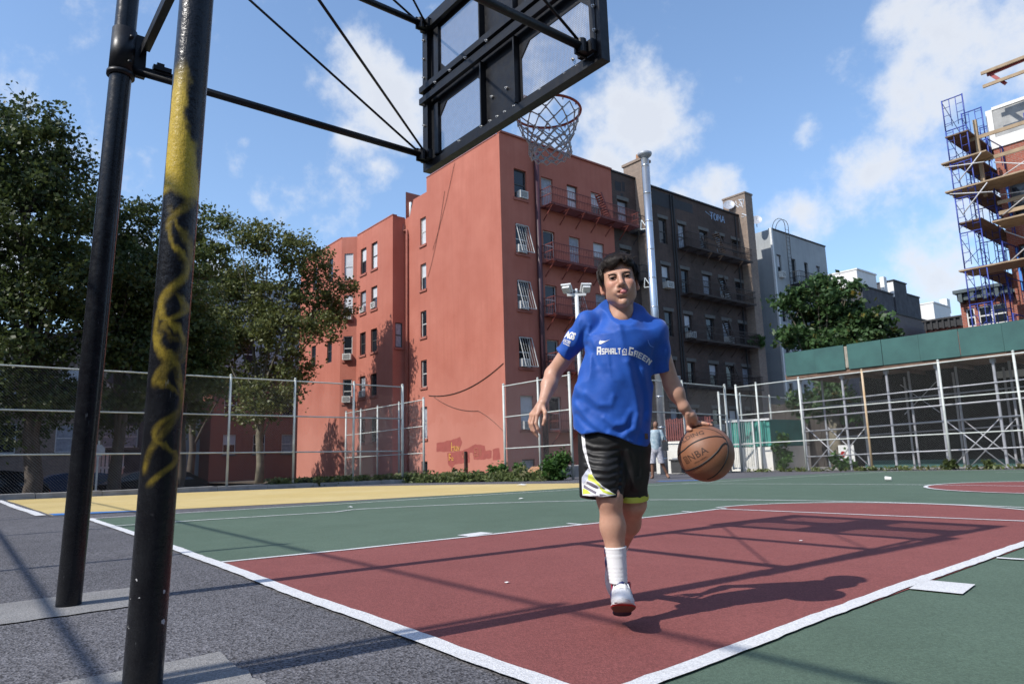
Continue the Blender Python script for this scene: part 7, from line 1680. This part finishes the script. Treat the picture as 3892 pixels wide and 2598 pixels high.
# ------------------------------------------------------------------ the basketball
def leather():
    t = NT('ball_leather'); v = t.tc('Object'); c = t.mix(t.ramp(t.noise(v, 9, 5, .6), .3, .7), (.20,.082,.040), (.275,.122,.064)); c = t.mix(t.ramp(t.noise(v, 40, 4, .7), .58, .75, 0.0, .5), c, (.20,.08,.04))
    t.color(c); t.rough(.52); t.bump(t.voro(v, 330), .30, .0015); return t.m
MAT['ball_leather'] = leather(); MAT['ball_seam'] = M('ball_seam', (.016,.014,.014), .6, .2, 30); MAT['ball_print'] = M('ball_print', (.045,.020,.012), .6, .3, 60)
bm = bmesh.new(); bmesh.ops.create_icosphere(bm, subdivisions=5, radius=BRD); me = bpy.data.meshes.new('basketball'); bm.to_mesh(me); me.materials.append(MAT['ball_leather']); me.polygons.foreach_set('use_smooth', [True]*len(me.polygons)); bm.free()
Mb = Matrix.Translation(boy_loc) @ Matrix.Rotation(boy_rot, 4, 'Z')
ball = link('basketball', me, label='worn brown leather basketball under the boy\'s hand', cat='basketball'); ball.matrix_world = Mb @ Matrix.Translation(BC.tolist())
b_bvh = BVHTree.FromPolygons([tuple(v.co+Vector(BC.tolist())) for v in me.vertices], [tuple(p.vertices) for p in me.polygons])
def bdec(name, bm, place, mat='ball_print', off=.0006):
    o = decal(name, bm, MAT[mat], ball, b_bvh, place, .005, off)
    for v in o.data.vertices: v.co -= Vector(BC.tolist())
    return o
def seam(pts, r=.0042, mirror=True):
    P = []
    for q in pts:
        x, z = q[0]-BC[0], q[2]-BC[2]; rr = math.hypot(x, z); k = min(1.0, .9995*BRD/rr) if rr > BRD*.9995 else 1.0; x *= k; z *= k
        P.append(Vector((x, -math.sqrt(max(0, BRD*BRD-x*x-z*z)), z)))
    C = [P[0]]
    for a, b_ in zip(P[:-1], P[1:]):
        for i in range(1, 6): C.append(a.lerp(b_, i/5).normalized()*BRD*1.0)
    C = [(C[max(i-1,0)]+C[i]*2+C[min(i+1,len(C)-1)]).normalized()*(BRD+.0004-r*.55) for i in range(len(C))]
    for sg in ((1, -1) if mirror else (1,)):
        m = MB(); m.tube([c*sg for c in C], r, 8); link('seam', m.mesh('seam', MAT['ball_seam'], True), ball)
seam([(0.2162,0,0.6553),(0.2231,0,0.6723),(0.2468,0,0.6999),(0.2801,0,0.7272),(0.3175,0,0.7433),(0.3519,0,0.7521),(0.3833,0,0.7541),(0.4093,0,0.7503),(0.4228,0,0.7389)])
seam([(0.2353,0,0.6181),(0.2482,0,0.6134),(0.2703,0,0.6185),(0.3050,0,0.6347),(0.3453,0,0.6617),(0.3786,0,0.6913),(0.3996,0,0.7163),(0.4171,0,0.7268),(0.4301,0,0.7106)], .0042)
seam([(0.4226,0,0.7364),(0.4262,0,0.7156),(0.4245,0,0.6839),(0.4111,0,0.6479),(0.3870,0,0.6122),(0.3589,0,0.5862),(0.3343,0,0.5759)])
seam([(0.2594,0,0.7798),(0.2819,0,0.7877),(0.3160,0,0.7908),(0.3497,0,0.7879),(0.3802,0,0.7783),(0.4099,0,0.7577),(0.4231,0,0.7376)], .0022)
def btext(txt, P, h, bold=.012, sp=1.0): bm = text_mesh(txt, 1.0, bold, sp); W = max(v.co.x for v in bm.verts); bdec('ball_lettering', bm, on_curve([(p[0], p[2]) for p in P], W, h/.72))
btext('SPALDING', ((0.2172,0,0.7007),(0.2552,0,0.7527),(0.3335,0,0.7650)), .0165); btext('NBA', ((0.2677,0,0.6515),(0.2978,0,0.6678),(0.3426,0,0.6898)), .030, .005, 1.1); btext('OFFICIAL GAME BALL', ((0.2839,0,0.6413),(0.3088,0,0.6541),(0.3364,0,0.6712)), .0060)
lg = [[(0,0),(.014,0),(.014,.003),(0,.003)],[(0,.003),(.003,.003),(.003,.028),(0,.028)],[(.011,.003),(.014,.003),(.014,.028),(.011,.028)],[(0,.028),(.014,.028),(.014,.031),(0,.031)],[(.005,.006),(.009,.008),(.008,.017),(.0095,.022),(.006,.024),(.005,.015)]]
o0 = (0.2538,0,0.6421); ca_, sa_ = math.cos(R_(27)), math.sin(R_(27)); bdec('ball_emblem', poly_bm(lg), lambda x, y: (o0[0]+x*ca_-y*sa_, o0[2]+x*sa_+y*ca_))

# ------------------------------------------------------------------ a passer-by far behind the boy
def passer():
    V_ = Vol((-.40,-.55,-.02), (.45,.50,1.80), .011)
    A = arr
    V_.cone(A(0,0,.95), A(.02,0,1.38), .13, .15, .05); V_.cone(A(.02,0,1.40), A(.03,0,1.52), .055, .05, .03); V_.ell(A(.04,-.01,1.64), (.075,.09,.11), .02)
    V_.chain([A(-.16,0,1.40), A(-.22,.05,1.14), A(-.18,-.06,.92)], [.055,.042,.032], .03); V_.ell(A(-.175,-.07,.86), (.03,.025,.05), .02)
    V_.chain([A(.19,0,1.40), A(.27,-.02,1.15), A(.30,-.05,.93)], [.055,.042,.032], .03); V_.ell(A(.305,-.06,.87), (.03,.025,.05), .02)
    V_.chain([A(-.08,0,.92), A(-.12,-.03,.48), A(-.14,.02,.09)], [.09,.06,.042], .04); V_.chain([A(.09,0,.92), A(.16,.02,.49), A(.30,.10,.14)], [.09,.06,.042], .04)
    V_.cone(A(-.14,.02,.05), A(-.17,-.12,.035), .045, .04, .02); V_.cone(A(.30,.10,.10), A(.34,-.02,.04), .045, .04, .02)
    v, q = V_.mesh(); return np_mesh('person', v, q, MAT['skin_far'], smooth=True)
MAT['skin_far'] = M('skin_far', (.20,.105,.07), .6, .1, 5)
px_, py_ = -10.70, 15.45
walker = link('person', passer(), label='distant walker in a washed blue top and grey patterned shorts half hidden behind the boy', cat='person')
walker.location = (px_, py_, gz(px_, py_)); walker.rotation_euler = (0, 0, R_(38))
def wpart(name, prims, mat):
    V_ = Vol((-.45,-.4,.3), (.45,.4,1.6), .011)
    for p in prims:
        if p[0] == 'c': V_.cone(arr(*p[1]), arr(*p[2]), p[3], p[4], .03)
    if len(prims[-1]) == 2: z0, z1 = prims[-1]; V_.apply(lambda p: np.maximum(p[...,2]-z1, z0-p[...,2]), (-.45,-.4,.3), (.45,.4,1.6), .004, 'i')
    v, q = V_.mesh(); me = np_mesh(name, v, q, mat, smooth=True); return link(name, me, walker)
MAT['far_top'] = M('far_top', (.20,.30,.36), .8, .5, 14, c2=(.42,.50,.55)); MAT['far_shorts'] = M('far_shorts', (.22,.22,.26), .8, .6, 30, c2=(.55,.55,.60)); MAT['far_bag'] = M('far_bag', (.02,.025,.03), .7, .3, 10)
wpart('shirt', [('c',(0,0,.92),(.02,0,1.38),.155,.165),('c',(-.15,0,1.41),(-.21,.03,1.18),.075,.065),('c',(.18,0,1.41),(.26,-.01,1.19),.075,.065),('c',(0,0,1.38),(.03,0,1.48),.12,.07),(.88,1.49)], MAT['far_top'])
wpart('shorts', [('c',(0,0,.95),(0,0,.86),.15,.15),('c',(-.08,0,.90),(-.125,-.02,.44),.115,.10),('c',(.09,0,.90),(.16,.02,.44),.115,.10),(.46,.96)], MAT['far_shorts'])
m = MB(); m.obox((.30,-.10,.98), (.09,0,0), (0,.05,0), (0,0,.14)); m.tube([(.22,-.10,1.1),(.26,-.08,1.25),(.33,-.08,1.25),(.38,-.10,1.1)], .012, 6)
bag = m.build('shoulder_bag', MAT['far_bag']); tag(bag, 'dark shoulder bag at the side of the distant walker', 'bag'); bag.matrix_world = Matrix.Translation((px_, py_, gz(px_, py_))) @ Matrix.Rotation(R_(38), 4, 'Z')
hm = MB(); hm.tube([(.04,.01,1.62),(.04,.01,1.70),(.04,.01,1.755)], [.085,.078,.03], 14); link('hair', hm.mesh('hair', MAT['far_bag'], True), walker)

# ------------------------------------------------------------------ small litter on the court
MAT['paper'] = M('paper_white', (.72,.72,.70), .8, .1, 20)
def scrap(x, y, r, label, group=None, cup=False):
    z = gz(x, y)+.013; m = MB()
    if cup: m.tube([(x,y,z+.045),(x+.11,y+.03,z+.040)], [.045,.034], 12)
    else:
        n = 7; V = [(x,y,z+r*.35)]+[(x+r*math.cos(2*PI*k/n)*random.uniform(.6,1.2), y+r*math.sin(2*PI*k/n)*random.uniform(.6,1.2), z+r*random.uniform(0,.25)) for k in range(n)]; m.add(V, [(0,k+1,(k+1) % n+1) for k in range(n)])
    return tag(m.build('paper_cup' if cup else 'paper_scrap', MAT['paper']), label, 'litter', group)
scrap(-2.9, 13.0, .05, 'white paper cup lying on the far green court left of the red circle', cup=True)
scrap(-10.3, 9.7, .13, 'crumpled white paper at the weedy edge of the yellow paint')
for (x, y, r, wh) in ((.25,.95,.016,'near the baseline on the red key'),(2.35,3.05,.02,'on the green right of the white lane block'),(.55,3.5,.018,'among the backboard shadow on the red key'),(-5.3,5.6,.05,'on the green left of the red key'),(-6.2,3.1,.05,'on the green beside the left sideline'),(3.6,6.5,.03,'far out on the green at the right')):
    scrap(x, y, r, 'tiny white paper scrap '+wh, 'paper scraps on the court')
